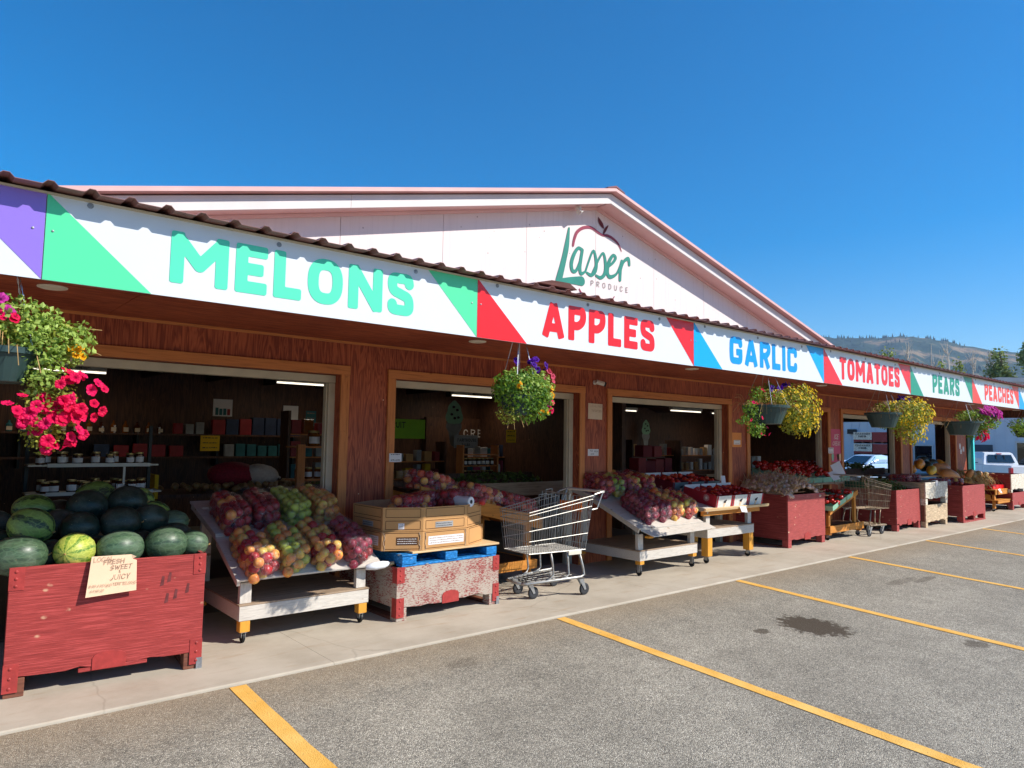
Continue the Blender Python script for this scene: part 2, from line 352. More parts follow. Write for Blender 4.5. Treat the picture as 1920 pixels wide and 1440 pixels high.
def asphalt():
    t = NT('asphalt')
    v = t.coord('World')
    vo = t.n('ShaderNodeTexVoronoi', {'Vector': v, 'Scale': 150.0}); st = vo.outputs['Color']
    sep = t.n('ShaderNodeSeparateColor', {0: st})
    c = t.ramp(sep.outputs[0], [(.0, C(114, 108, 98)), (.35, C(154, 146, 130)), (.75, C(176, 166, 148)), (1.0, C(214, 204, 184))])
    gap = t.ramp(vo.outputs['Distance'], [(.5, 0.0), (.85, 1.0)])
    c = t.mix(t.math('MULTIPLY', gap, .45), c, C(74, 70, 64))
    big = t.noise(v, .8, 5, .6)
    c = t.mix(1.0, c, t.ramp(big, [(.3, .78), (.7, 1.1)]), 'MULTIPLY')
    mid = t.noise(v, 6, 4, .7)
    c = t.mix(1.0, c, t.ramp(mid, [(.25, .8), (.6, 1.04)]), 'MULTIPLY')
    # warm dusty strip along the concrete edge
    sx = t.n('ShaderNodeSeparateXYZ', {0: v})
    edge = t.n('ShaderNodeMapRange', {0: t.math('ADD', sx.outputs[1], t.math('MULTIPLY', mid, .5)), 1: .35, 2: 1.0, 3: 0.0, 4: .55}).outputs[0]
    c = t.mix(edge, c, C(156, 134, 104))
    # oil stains
    for (x, y, rx, ry, k) in ((5.75, -.62, .31, .34, .92), (5.2, -.45, .1, .07, .75), (8.5, -.31, .45, .08, .35), (8.9, -.42, .35, .06, .45),
                              (6.5, -1.66, .15, .1, .6), (2.6, .3, .16, .1, .25), (3.9, -.4, .12, .08, .3)):
        dx = t.math('DIVIDE', t.math('SUBTRACT', sx.outputs[0], x), rx); dy = t.math('DIVIDE', t.math('SUBTRACT', sx.outputs[1], y), ry)
        d = t.math('SQRT', t.math('ADD', t.math('MULTIPLY', dx, dx), t.math('MULTIPLY', dy, dy)))
        d = t.math('ADD', d, t.math('MULTIPLY', t.math('SUBTRACT', t.noise(v, 13, 5, .75), .5), 2.0))
        c = t.mix(t.ramp(d, [(.75, k), (.98, 0.0)]), c, C(74, 62, 48))
    # dry grass far off
    far = t.n('ShaderNodeVectorMath', {0: v}, operation='LENGTH').outputs['Value']
    c = t.mix(t.n('ShaderNodeMapRange', {0: far, 1: 45.0, 2: 70.0}).outputs[0], c, C(150, 136, 92))
    h = t.math('SUBTRACT', 1.0, vo.outputs['Distance'])
    t.pbr(c, .85, .25, 0, t.bump(h, .8, .006)); return t.m
M['asphalt'] = asphalt()
def concrete():
    t = NT('sidewalk_concrete'); v = t.coord('World')
    c = t.ramp(t.noise(v, 1.6, 6, .65), [(.25, C(164, 152, 134)), (.55, C(186, 175, 157)), (.8, C(196, 186, 169))])
    st = t.noise(t.coord('World', (.8, 5, 1)), 2.2, 5, .7)
    c = t.mix(t.math('MULTIPLY', t.ramp(st, [(.56, 0.0), (.72, 1.0)]), .45), c, C(158, 126, 92))
    dk = t.noise(v, 9, 3)
    c = t.mix(t.ramp(dk, [(.74, 0.0), (.79, .55)]), c, C(96, 86, 78))
    cr = t.n('ShaderNodeTexVoronoi', {'Vector': t.mix(.06, v, t.n('ShaderNodeTexNoise', {'Vector': v, 'Scale': 6.0}).outputs['Color']), 'Scale': .45}, feature='DISTANCE_TO_EDGE').outputs['Distance']
    c = t.mix(t.ramp(cr, [(.0008, .25), (.0025, 0.0)]), c, C(110, 96, 82))
    t.pbr(c, .8, .25, 0, t.bump(t.noise(v, 90, 3), .25, .003)); return t.m
M['concrete'] = concrete()
def linepaint():
    t = NT('yellow_line_paint'); v = t.coord('World')
    c = t.ramp(t.noise(v, 5, 4), [(.3, C(222, 164, 70)), (.7, C(240, 190, 104))])
    w = t.noise(v, 34, 5, .75)
    c = t.mix(t.ramp(w, [(.62, 0.0), (.68, .9)]), c, C(120, 108, 90))
    vo = t.n('ShaderNodeTexVoronoi', {'Vector': v, 'Scale': 115.0})
    t.pbr(c, .75, .25, 0, t.bump(t.math('SUBTRACT', 1.0, vo.outputs['Distance']), .5, .005)); return t.m
M['line'] = linepaint()
def hillmat():
    t = NT('hillside'); v = t.coord('World')
    f = t.noise(v, .006, 7, .62)
    c = t.ramp(f, [(.45, C(44, 60, 48)), (.55, C(58, 72, 56)), (.6, C(132, 112, 86)), (.75, C(158, 132, 98))])
    sz = t.n('ShaderNodeSeparateXYZ', {0: v})
    t.pbr(c, .95, .1, 0, t.bump(t.noise(v, .02, 6), 1.0, 20)); return t.m
M['hill'] = hillmat()
# ------------------------------------------------------------------ mesh helpers
class MB:
    def __init__(s): s.v = []; s.f = []; s.mi = []
    def add(s, vs, fs, mi=0):
        o = len(s.v); s.v += [tuple(v) for v in vs]
        s.f += [tuple(i+o for i in f) for f in fs]; s.mi += [mi]*len(fs); return s
    def box(s, x0, x1, y0, y1, z0, z1, mi=0):
        return s.add([(x0,y0,z0),(x1,y0,z0),(x1,y1,z0),(x0,y1,z0),(x0,y0,z1),(x1,y0,z1),(x1,y1,z1),(x0,y1,z1)],
                     [(0,3,2,1),(4,5,6,7),(0,1,5,4),(1,2,6,5),(2,3,7,6),(3,0,4,7)], mi)
    def obox(s, M4, hx, hy, hz, mi=0):
        vs = [M4 @ Vector((a*hx, b*hy, c*hz)) for c in (-1, 1) for a, b in ((-1,-1),(1,-1),(1,1),(-1,1))]
        return s.add(vs, [(0,3,2,1),(4,5,6,7),(0,1,5,4),(1,2,6,5),(2,3,7,6),(3,0,4,7)], mi)
    def prism(s, poly, y0, y1, mi=0):
        """poly in XZ, extruded along Y"""
        n = len(poly)
        s.add([(x, y0, z) for x, z in poly]+[(x, y1, z) for x, z in poly],
              [tuple(range(n)), tuple(range(2*n-1, n-1, -1))]+[(i, i+n, (i+1) % n+n, (i+1) % n) for i in range(n)], mi); return s
    def prism_x(s, poly, x0, x1, mi=0):
        """poly in YZ, extruded along X"""
        n = len(poly)
        s.add([(x0, y, z) for y, z in poly]+[(x1, y, z) for y, z in poly],
              [tuple(range(n-1, -1, -1)), tuple(range(n, 2*n))]+[(i, (i+1) % n, (i+1) % n+n, i+n) for i in range(n)], mi); return s
    def prism_z(s, poly, z0, z1, mi=0):
        n = len(poly)
        s.add([(x, y, z0) for x, y in poly]+[(x, y, z1) for x, y in poly],
              [tuple(range(n-1, -1, -1)), tuple(range(n, 2*n))]+[(i, (i+1) % n, (i+1) % n+n, i+n) for i in range(n)], mi); return s
    def tube(s, pts, r, seg=5, mi=0, cap=True):
        pts = [Vector(p) for p in pts]; n = len(pts)
        rs = r if isinstance(r, (list, tuple)) else [r]*n
        t0 = (pts[1]-pts[0]).normalized(); up = Vector((0, 0, 1)) if abs(t0.z) < .9 else Vector((1, 0, 0))
        a = t0.cross(up).normalized(); vs = []
        for i, p in enumerate(pts):
            t = ((pts[min(i+1, n-1)]-pts[max(i-1, 0)])).normalized()
            a = (a-t*a.dot(t)); a = a.normalized() if a.length > 1e-6 else t.orthogonal().normalized()
            b = t.cross(a)
            for k in range(seg):
                q = 2*PI*k/seg; vs.append(p+(a*math.cos(q)+b*math.sin(q))*rs[i])
        fs = [(i*seg+k, i*seg+(k+1) % seg, (i+1)*seg+(k+1) % seg, (i+1)*seg+k) for i in range(n-1) for k in range(seg)]
        if cap: fs += [tuple(range(seg-1, -1, -1)), tuple((n-1)*seg+k for k in range(seg))]
        return s.add(vs, fs, mi)
    def lathe(s, prof, seg=12, mi=0, M4=None):
        vs = []; n = len(prof)
        for r, z in prof:
            for k in range(seg):
                q = 2*PI*k/seg; v = Vector((r*math.cos(q), r*math.sin(q), z)); vs.append(M4 @ v if M4 else v)
        fs = [(i*seg+k, i*seg+(k+1) % seg, (i+1)*seg+(k+1) % seg, (i+1)*seg+k) for i in range(n-1) for k in range(seg)]
        fs += [tuple(range(seg-1, -1, -1)), tuple((n-1)*seg+k for k in range(seg))]
        return s.add(vs, fs, mi)
    def mesh(s, name, mats, smooth=False):
        me = bpy.data.meshes.new(name); me.from_pydata(s.v, [], s.f)
        for m in (mats if isinstance(mats, (list, tuple)) else [mats]): me.materials.append(M[m] if isinstance(m, str) else m)
        if len(set(s.mi)) > 1: me.polygons.foreach_set('material_index', s.mi)
        if smooth: me.polygons.foreach_set('use_smooth', [True]*len(s.f))
        me.update(); return me
def obj(name, me, parent=None, loc=None, rot=None, scale=None):
    o = bpy.data.objects.new(name, me); COL.objects.link(o)
    if parent is not None: o.parent = parent
    if loc is not None: o.location = loc
    if rot is not None: o.rotation_euler = rot
    if scale is not None: o.scale = scale
    return o
def tag(o, label=None, cat=None, group=None, kind=None):
    if label: o['label'] = label
    if cat: o['category'] = cat
    if group: o['group'] = group
    if kind: o['kind'] = kind
    return o
def thing(name, label, cat, loc=(0, 0, 0), rz=0.0, group=None):
    o = obj(name, None, None, loc, (0, 0, rz)); o.empty_display_size = .1
    return tag(o, label, cat, group)
def part(name, mb, mats, parent, smooth=False, bevel=0, label=None, kind=None):
    o = obj(name, mb.mesh(name, mats, smooth) if isinstance(mb, MB) else mb, parent)
    if bevel:
        b = o.modifiers.new('bevel', 'BEVEL'); b.width = bevel; b.segments = 2; b.limit_method = 'ANGLE'
    if label: o['label'] = label
    if kind: o['kind'] = kind
    return o
def one(name, mb, mats, label, cat, group=None, smooth=False, bevel=0, loc=None, rot=None):
    o = obj(name, mb.mesh(name, mats, smooth) if isinstance(mb, MB) else mb, None, loc, rot)
    if bevel:
        b = o.modifiers.new('bevel', 'BEVEL'); b.width = bevel; b.segments = 2; b.limit_method = 'ANGLE'
    return tag(o, label, cat, group)
def rot4(loc, rx=0, ry=0, rz=0, sc=(1, 1, 1)):
    return Matrix.LocRotScale(Vector(loc), Euler((rx, ry, rz)), Vector(sc))

# ------------------------------------------------------------------ lettering: strokes -> one clean outline mesh
def sdf_mesh(prims, res, mb, place, rnd=0.0, lift=0.0, mi=0):
    """prims: ('b',x0,y0,x1,y1,h) flat-ended bar, ('c',[(x,y,r)..]) round stroke. place(x,y)->3D"""
    xs = []; ys = []
    for p in prims:
        if p[0] == 'b': xs += [p[1]-p[5], p[3]+p[5], p[1]+p[5], p[3]-p[5]]; ys += [p[2]-p[5], p[4]+p[5], p[2]+p[5], p[4]-p[5]]
        else:
            for x, y, r in p[1]: xs += [x-r, x+r]; ys += [y-r, y+r]
    x0, x1, y0, y1 = min(xs)-2*res, max(xs)+2*res, min(ys)-2*res, max(ys)+2*res
    nx = int((x1-x0)/res)+2; ny = int((y1-y0)/res)+2
    X, Y = np.meshgrid(x0+np.arange(nx)*res, y0+np.arange(ny)*res, indexing='ij')
    D = np.full(X.shape, 1e9)
    for p in prims:
        if p[0] == 'b':
            _, ax, ay, bx, by, h = p
            L = math.hypot(bx-ax, by-ay); ux, uy = (bx-ax)/L, (by-ay)/L
            px = X-(ax+bx)/2; py = Y-(ay+by)/2
            qx = np.abs(px*ux+py*uy)-(L/2-rnd); qy = np.abs(-px*uy+py*ux)-(h-rnd)
            d = np.hypot(np.maximum(qx, 0), np.maximum(qy, 0))+np.minimum(np.maximum(qx, qy), 0)-rnd
            D = np.minimum(D, d)
        else:
            pts = p[1]
            for (ax, ay, ar), (bx, by, br) in zip(pts[:-1], pts[1:]):
                L2 = max((bx-ax)**2+(by-ay)**2, 1e-12)
                t = np.clip(((X-ax)*(bx-ax)+(Y-ay)*(by-ay))/L2, 0, 1)
                D = np.minimum(D, np.hypot(X-ax-t*(bx-ax), Y-ay-t*(by-ay))-(ar+t*(br-ar)))
    I = D < 0
    full = I[:-1, :-1] & I[1:, :-1] & I[1:, 1:] & I[:-1, 1:]
    anyc = I[:-1, :-1] | I[1:, :-1] | I[1:, 1:] | I[:-1, 1:]
    vs = []; fs = []
    P = lambda i, j: (x0+i*res, y0+j*res)
    def emitp(poly):
        o = len(vs); vs.extend(place(*q) for q in poly); fs.append(tuple(range(o, o+len(poly))))
    for j in range(ny-1):
        i = 0
        while i < nx-1:
            if full[i, j]:
                k = i
                while k < nx-1 and full[k, j]: k += 1
                emitp([P(i, j), P(k, j), P(k, j+1), P(i, j+1)]); i = k; continue
            if anyc[i, j]:
                cs = [(i, j), (i+1, j), (i+1, j+1), (i, j+1)]; poly = []
                for a, b in zip(cs, cs[1:]+cs[:1]):
                    if I[a]: poly.append(P(*a))
                    if I[a] != I[b]:
                        t = D[a]/(D[a]-D[b]); pa, pb = P(*a), P(*b)
                        poly.append((pa[0]+t*(pb[0]-pa[0]), pa[1]+t*(pb[1]-pa[1])))
                if len(poly) >= 3: emitp(poly)
            i += 1
    mb.add(vs, fs, mi)
def spl(pts, n=6):
    out = []
    for i in range(len(pts)-1):
        p0 = pts[max(i-1, 0)]; p1 = pts[i]; p2 = pts[i+1]; p3 = pts[min(i+2, len(pts)-1)]
        for k in range(n):
            t = k/n
            out.append(tuple(.5*(2*b+(c-a)*t+(2*a-5*b+4*c-d)*t*t+(3*b-a-3*c+d)*t**3) for a, b, c, d in zip(p0, p1, p2, p3)))
    out.append(tuple(pts[-1])); return out
W_ = dict(M=1.0, E=.6, L=.56, O=.76, N=.8, S=.66, A=.84, P=.66, R=.68, G=.76, I=.24, C=.7, T=.66, H=.74, F=.58, U=.72, W=1.05, Y=.7, J=.5, D=.7, K=.7, V=.7, B=.66)
W_.update({'&': .6, ' ': .4, '8': .6, '9': .6, '6': .6, '5': .6, '2': .6, '1': .3, '.': .2, '$': .6, '/': .4, '-': .4, '%': .6, '0': .6, '3': .6})
def glyph(ch, h, w=None):
    w = w or W_.get(ch, .6)
    if ch == 'I': w = max(w, 2*h)
    b = lambda x0, y0, x1, y1: ('b', x0, y0, x1, y1, h)
    c = lambda pts, n=6: ('c', [(x, y, h) for x, y in spl(pts, n)])
    ring = lambda x0, x1, y0, y1: ('c', [((x0+x1)/2+(x1-x0)/2*math.copysign(abs(math.cos(a))**.78, math.cos(a)), (y0+y1)/2+(y1-y0)/2*math.copysign(abs(math.sin(a))**.78, math.sin(a)), h) for a in [2*PI*k/36 for k in range(37)]])
    m = w/2; k = h
    if ch == 'M': return [b(k,0,k,1), b(w-k,0,w-k,1), ('c', [(k*1.15,1-k*1.05,k), (m,.27+k,k), (w-k*1.15,1-k*1.05,k)])]
    if ch == 'N': return [b(k,0,k,1), b(w-k,0,w-k,1), b(k*.9,.96,w-k*.9,.04)]
    if ch == 'E': return [b(k,0,k,1), b(k,1-k,w,1-k), b(k,.5,w*.88,.5), b(k,k,w,k)]
    if ch == 'F': return [b(k,0,k,1), b(k,1-k,w,1-k), b(k,.5,w*.85,.5)]
    if ch == 'L': return [b(k,0,k,1), b(k,k,w,k)]
    if ch == 'I': return [b(m,0,m,1)]
    if ch == '1': return [b(m,0,m,1)]
    if ch == 'T': return [b(0,1-k,w,1-k), b(m,0,m,1)]
    if ch == 'H': return [b(k,0,k,1), b(w-k,0,w-k,1), b(k,.5,w-k,.5)]
    if ch == 'A': return [b(k*1.05,0,m-k*.1,.97), b(w-k*1.05,0,m+k*.1,.97), b(.28*w,.28,.72*w,.28)]
    if ch == 'V': return [b(k,1,m,.03), b(w-k,1,m,.03)]
    if ch == 'W': return [b(k,1,w*.3,.02), b(w*.3,.02,m,.8), b(m,.8,w*.7,.02), b(w*.7,.02,w-k,1)]
    if ch == 'Y': return [b(k,1,m,.45), b(w-k,1,m,.45), b(m,0,m,.5)]
    if ch == 'K': return [b(k,0,k,1), b(k,.4,w-k,1), b(w*.45,.6,w-k,0)]
    if ch in 'O0': return [ring(k, w-k, k, 1-k)]
    if ch == 'D': return [b(k,0,k,1), c([(k,1-k),(w*.5,1-k),(w-k,.75),(w-k,.25),(w*.5,k),(k,k)])]
    if ch == 'P': return [b(k,0,k,1), c([(k,1-k),(w*.55,1-k),(w-k,.86),(w-k,.6),(w*.55,.44),(k,.44)])]
    if ch == 'B': return [b(k,0,k,1), c([(k,1-k),(w*.55,1-k),(w-k*1.2,.76),(w*.55,.52),(k,.52)]), c([(w*.5,.52),(w-k,.28),(w*.55,k),(k,k)])]
    if ch == 'R': return [b(k,0,k,1), c([(k,1-k),(w*.55,1-k),(w-k,.86),(w-k,.64),(w*.55,.48),(k,.48)]), b(w*.5,.46,w-k,0)]
    if ch in 'S58$': 
        r = [c([(w-k*1.05,.76),(w*.76,.87),(m,1-k),(w*.22,.86),(k,.71),(w*.25,.575),(m,.505),(w*.76,.43),(w-k,.28),(w*.78,.14),(m,k),(w*.22,.14),(k*1.05,.25)])]
        if ch == '8': r.append(c([(w-k*1.05,.76),(w*.7,.6),(m,.505),(w*.25,.4),(k,.25)]))
        return r
    if ch == 'C': return [c([(w-k,.72),(w*.8,.86),(m,1-k),(w*.2,.85),(k,.6),(k,.4),(w*.2,.15),(m,k),(w*.8,.14),(w-k,.28)])]
    if ch == 'G': return [c([(w-k,.74),(w*.8,.87),(m,1-k),(w*.2,.85),(k,.6),(k,.4),(w*.2,.15),(m,k),(w*.8,.14),(w-k,.28),(w-k,.44)]), b(w*.52,.45,w,.45)]
    if ch == 'U': return [c([(k,1-k),(k,.4),(w*.25,k*1.3),(m,k),(w*.75,k*1.3),(w-k,.4),(w-k,1-k)])]
    if ch == 'J': return [c([(w-k,1-k),(w-k,.3),(m,k),(k,.25)])]
    if ch == '6': return [ring(k, w-k, k, .56), c([(k,.35),(w*.2,.7),(w*.75,1-k)])]
    if ch == '9': return [ring(k, w-k, .44, 1-k), c([(w-k,.65),(w*.8,.3),(w*.3,k)])]
    if ch == '2': return [c([(k,.75),(m,1-k),(w-k,.7),(k,k*1.5)]), b(k,k,w,k)]
    if ch == '&': return [c([(w-k,k),(w*.25,.75),(m,1-k),(w*.7,.78),(k,.3),(m,k),(w-k,.4)])]
    if ch == '.': return [b(0,k,2*k,k)]
    return [b(0,.5,w,.5)]
def ribbon_text(mb, text, x, y, size, h, place, slant=0.0, gap=.16, jit=0.0, mi=0, n=3):
    """thin pen strokes: each stroke a narrow strip a hair above the one before"""
    lift = 0.0
    for ch in text:
        if ch == ' ': x += .4*size; continue
        for p in glyph(ch, h):
            pts = [(p[1], p[2]), (p[3], p[4])] if p[0] == 'b' else [(a, b) for a, b, _ in p[1]][::2]
            pts = [((a+slant*b+random.uniform(-jit, jit))*size+x, (b+random.uniform(-jit, jit))*size+y) for a, b in pts]
            lift += .00003; r = h*size
            for (ax, ay), (bx, by) in zip(pts[:-1], pts[1:]):
                L = math.hypot(bx-ax, by-ay)
                if L < 1e-6: continue
                dx, dy = (bx-ax)/L*r, (by-ay)/L*r
                q = [(ax-dx-dy, ay-dy+dx), (ax-dx+dy, ay-dy-dx), (bx+dx+dy, by+dy-dx), (bx+dx-dy, by+dy+dx)]
                mb.add([place(u, v, lift) for u, v in q], [(0, 1, 2, 3)], mi); lift += .00001
        x += (W_.get(ch, .6)+gap)*size
    return x
def squiggles(mb, x0, x1, y, size, place, mi=0, h=.05):
    """a line of writing too small to read"""
    x = x0; lift = 0
    while x < x1-size*.3:
        L = min(random.uniform(.8, 2.6)*size, x1-x); lift += .00002
        q = [(x, y), (x+L, y), (x+L, y+size*random.uniform(.5, 1)), (x, y+size*random.uniform(.5, 1))]
        mb.add([place(u, v, lift) for u, v in q], [(0, 1, 2, 3)], mi); x += L+size*.5

# ------------------------------------------------------------------ ground, pavement, hill
LOT_S = 0.0488
def gz(x, y):
    z = max(-1.0, -0.014+LOT_S*min(0, y-0.73))
    if y > 0.73: z = -0.05
    t = min(1, max(0, (x-22.0)/5.0)); return z*(1-t)+min(z, -0.45)*t
def build_ground():
    xs = [-4000, -400, -60, -20, -8, -4, 0, 4, 8, 12, 16, 20, 22, 23, 24, 25, 26, 27, 30, 40, 60, 150, 700, 4000]
    ys = [-4000, -400, -60, -30, -20.0, -12, -6, -4, -2, -1, 0, .5, .73, .745, 3, 6, 12, 20, 40, 80, 200, 800, 4000]
    vs = [(x, y, gz(x, y)) for y in ys for x in xs]; n = len(xs)
    fs = [(j*n+i, j*n+i+1, (j+1)*n+i+1, (j+1)*n+i) for j in range(len(ys)-1) for i in range(n-1)]
    g = obj('parking_lot', MB().add(vs, fs).mesh('parking_lot', 'asphalt')); tag(g, kind='structure')
    for i in range(-1, 8):
        xc = 1.21+2.746*i; mb = MB(); k = 40; vs = []
        for j in range(k+1):
            y = .715-j*(5.3/k); w = .052
            for sgn in (-1, 1):
                e = sgn*(w+.008*mnoise.noise(Vector((xc*3, y*5, sgn*7)))+.004*mnoise.noise(Vector((xc, y*23, sgn*3))))
                x = xc+e; vs.append((x, y, gz(x, y)+.004))
        mb.add(vs, [(2*j, 2*j+1, 2*j+3, 2*j+2) for j in range(k)])
        part('parking_line', mb, 'line', g)
    sw = MB(); x0, x1 = -9.0, 22.0
    # pavement bays cast one after another, with thin joints
    xb = [-9.0, -5.4, -1.8, 1.86, 5.5, 9.15, 12.8, 16.45, 20.1, 22.0]
    s_ = obj('sidewalk', None); tag(s_, kind='structure')
    for a, b in zip(xb[:-1], xb[1:]):
        mb = MB().prism_x([(.73, -.12), (.742, -.006), (.752, 0), (2.6, 0), (2.6, -.12)], a+.0012, b-.0012)
        part('slab', mb, 'concrete', s_)
    part('joint_bed', MB().box(x0+.01, x1-.01, .75, 2.59, -.11, -.012), 'concrete', s_)
    fl = obj('shop_floor', MB().box(-4, 19.4, 2.602, 12.0, -.12, 0).mesh('shop_floor', 'int_floor')); tag(fl, kind='structure')
build_ground()
def build_hill():
    key = [(56, 7.9), (60, 8.05), (62, 8.1), (64, 8.15), (65.5, 7.98), (68, 7.85), (69.5, 7.9), (71, 7.68), (72, 7.42), (73.5, 6.95), (75.3, 6.5), (77, 6.3), (82, 6.4), (90, 6.0), (104, 5)]
    def el(a):
        for (a0, e0), (a1, e1) in zip(key[:-1], key[1:]):
            if a0 <= a <= a1:
                t = (a-a0)/(a1-a0); t = t*t*(3-2*t); return e0+(e1-e0)*t
        return key[0][1] if a < key[0][0] else key[-1][1]
    D1, D0 = 2600.0, 900.0; na, nr = 150, 44; vs = []
    for i in range(na+1):
        a = 50+54*i/na
        for j in range(nr+1):
            t = j/nr; d = D0+(D1-D0)*t+ (900*(t-1) if t > 1 else 0)
            h = math.tan(math.radians(el(a)))*D1*(t**1.35)
            q = Vector((a*.9, t*5, 1.3))
            h += (mnoise.fractal(q, 1.0, 2.0, 5)*46*t*(1-t)*2.2)+mnoise.fractal(Vector((a*2.1, 3, t)), 1.0, 2.0, 4)*4*t
            ra = math.radians(a); vs.append((math.sin(ra)*d, math.cos(ra)*d, h-4))
    m = nr+1
    fs = [(i*m+j, (i+1)*m+j, (i+1)*m+j+1, i*m+j+1) for i in range(na) for j in range(nr)]
    h = obj('hill', MB().add(vs, fs).mesh('hill', 'hill', True)); tag(h, kind='structure')
    mb = MB(); rnd = random.Random(3)
    for k in range(900):
        a = rnd.uniform(52, 92); ridge = rnd.random() < .35
        j = nr if ridge else int(nr*math.sqrt(rnd.uniform(.12, 1)))
        i = min(na-1, int((a-50)/54*na)); base = Vector(vs[i*m+j]).lerp(Vector(vs[(i+1)*m+j]), rnd.random())
        dens = mnoise.noise(Vector((a*.8, j*.16, 0)))
        if ridge and 73 < a and rnd.random() < .75: continue
        if not ridge and dens < -.02: continue
        H = rnd.uniform(6, 15); R = H*.2
        base.z -= 2
        mb.add([base+Vector((R*math.cos(q), R*math.sin(q), H*.12)) for q in (0, 1.25, 2.5, 3.77, 5.0)]+[base+Vector((0, 0, H))],
               [(0,1,5),(1,2,5),(2,3,5),(3,4,5),(4,0,5)])
    tag(obj('hillside_forest', mb.mesh('hillside_forest', 'conifer')), 'dark conifers scattered over the ridge of the far hill', 'forest', kind='stuff')
build_hill()

# ------------------------------------------------------------------ the market building
WY = 2.4; WT = .2
OPEN = [(-.01, 2.653), (3.25, 5.885), (6.48, 9.153), (9.757, 12.40), (13.0, 15.66), (16.28, 18.95)]
OH = 2.105
SOF = 2.43
bld = thing('market_building', 'long farm market shop with pink gable, open stall doorways and brown plywood front', 'building', (0, WY, 0))
def bp(name, mb, mats, **k):
    o = part(name, mb, mats, bld, **k); o.location = (0, -WY, 0); return o
def build_front():
    edges = [-4.2]+[e for o in OPEN for e in o]+[19.75]
    for i in range(0, len(edges), 2):
        a, b = edges[i], edges[i+1]
        bp('wall_panel', MB().box(a, b, WY, WY+WT, 0, SOF), 'wall_ply')
    for a, b in OPEN:
        bp('header_panel', MB().box(a, b, WY+.001, WY+WT, OH, SOF), 'wall_ply')
        T = .088
        bp('door_trim', MB().box(a-T, a, WY-.022, WY, 0, OH), 'trim_v', bevel=.003)
        bp('door_trim', MB().box(b, b+T, WY-.022, WY, 0, OH), 'trim_v', bevel=.003)
        bp('door_trim', MB().box(a-T-.003, b+T+.003, WY-.024, WY, OH, OH+T), 'trim_h', bevel=.003)
        y0, y1 = WY+.1, WY+.19
        bp('door_frame', MB().box(a-.002, b+.002, y0, y1, OH-.075, OH-.004)
           .box(b-.065, b+.003, y0+.004, y1, 0, OH-.077).box(a-.003, a+.05, y0+.004, y1, 0, OH-.077)
           .box(b-.08, b-.066, y0+.03, y1, 0, OH-.079), 'frame_cream', bevel=.004)
    # soffit sheets with the round lamps let into them
    x = -4.2; k = 0
    while x < 20.3:
        bp('soffit_panel', MB().box(x+.002, min(x+2.44, 20.4)-.002, .02, WY-.002, SOF, SOF+.012), 'soffit_ply'); x += 2.44
    bp('soffit_backing', MB().box(-4.2, 20.4, .03, WY-.01, SOF+.014, SOF+.03), 'dark_ply')
    bp('cornice_strip', MB().box(-4.2, 19.75, WY-.02, WY-.001, SOF-.024, SOF-.001), 'trim_h')
    for i in range(7):
        x = .21+3.36*i
        bp('recessed_lamp', MB().lathe([(.0, SOF-.010), (.06, SOF-.010), (.066, SOF-.012), (.082, SOF-.008), (.084, SOF-.001)][::1], 24, 0, Matrix.Translation((x, 1.47, 0))), 'cream', smooth=False)
    bp('fascia_board', MB().box(-4.2, 20.4, .005, .045, 2.205, 2.585), 'dark_ply')
    bp('fascia_back', MB().box(-4.2, 20.4, .05, .13, SOF+.032, 2.58), 'dark_ply')
    # ribbed roof sheets over the awning
    x = -4.24; pitch = .16; n = 6
    while x < 20.0:
        prof = []
        for r in range(n):
            q = x+r*pitch; prof += [(q, 0), (q+.05, 0), (q+.068, .019), (q+.092, .019), (q+.11, 0)]
        prof.append((x+n*pitch, 0))
        Y0, Z0, Y1, Z1 = -.105+random.uniform(-.006, .006), 2.6, 2.7, 2.74
        dz = random.uniform(0, .004)
        m_ = len(prof); vs = []
        for (yy, zz) in ((Y0, Z0), (Y1, Z1)):
            for t in (0, .0025):
                vs += [(px, yy, zz+pz+t+dz) for px, pz in prof]
        fs = []
        for i in range(m_-1):
            fs += [(i, i+1, 2*m_+i+1, 2*m_+i)[::-1], (m_+i, m_+i+1, 3*m_+i+1, 3*m_+i), (i, i+1, m_+i+1, m_+i)]
        bp('roof_sheet', MB().add(vs, fs), 'roof_awning'); x += n*pitch-.0
    bp('eave_flashing', MB().box(-4.24, 20.42, -.02, .03, 2.588, 2.5975), 'frame_cream')
    # curled roof sheet corner
    bp('lifted_flap', MB().add([(2.9, -.1, 2.63), (3.3, -.1, 2.632), (3.2, -.12, 2.665), (3.02, -.12, 2.66), (2.9, .2, 2.64), (3.3, .2, 2.645)],
                              [(0, 1, 2, 3), (0, 4, 5, 1), (3, 2, 5, 4)]), 'roof_awning')
build_front()
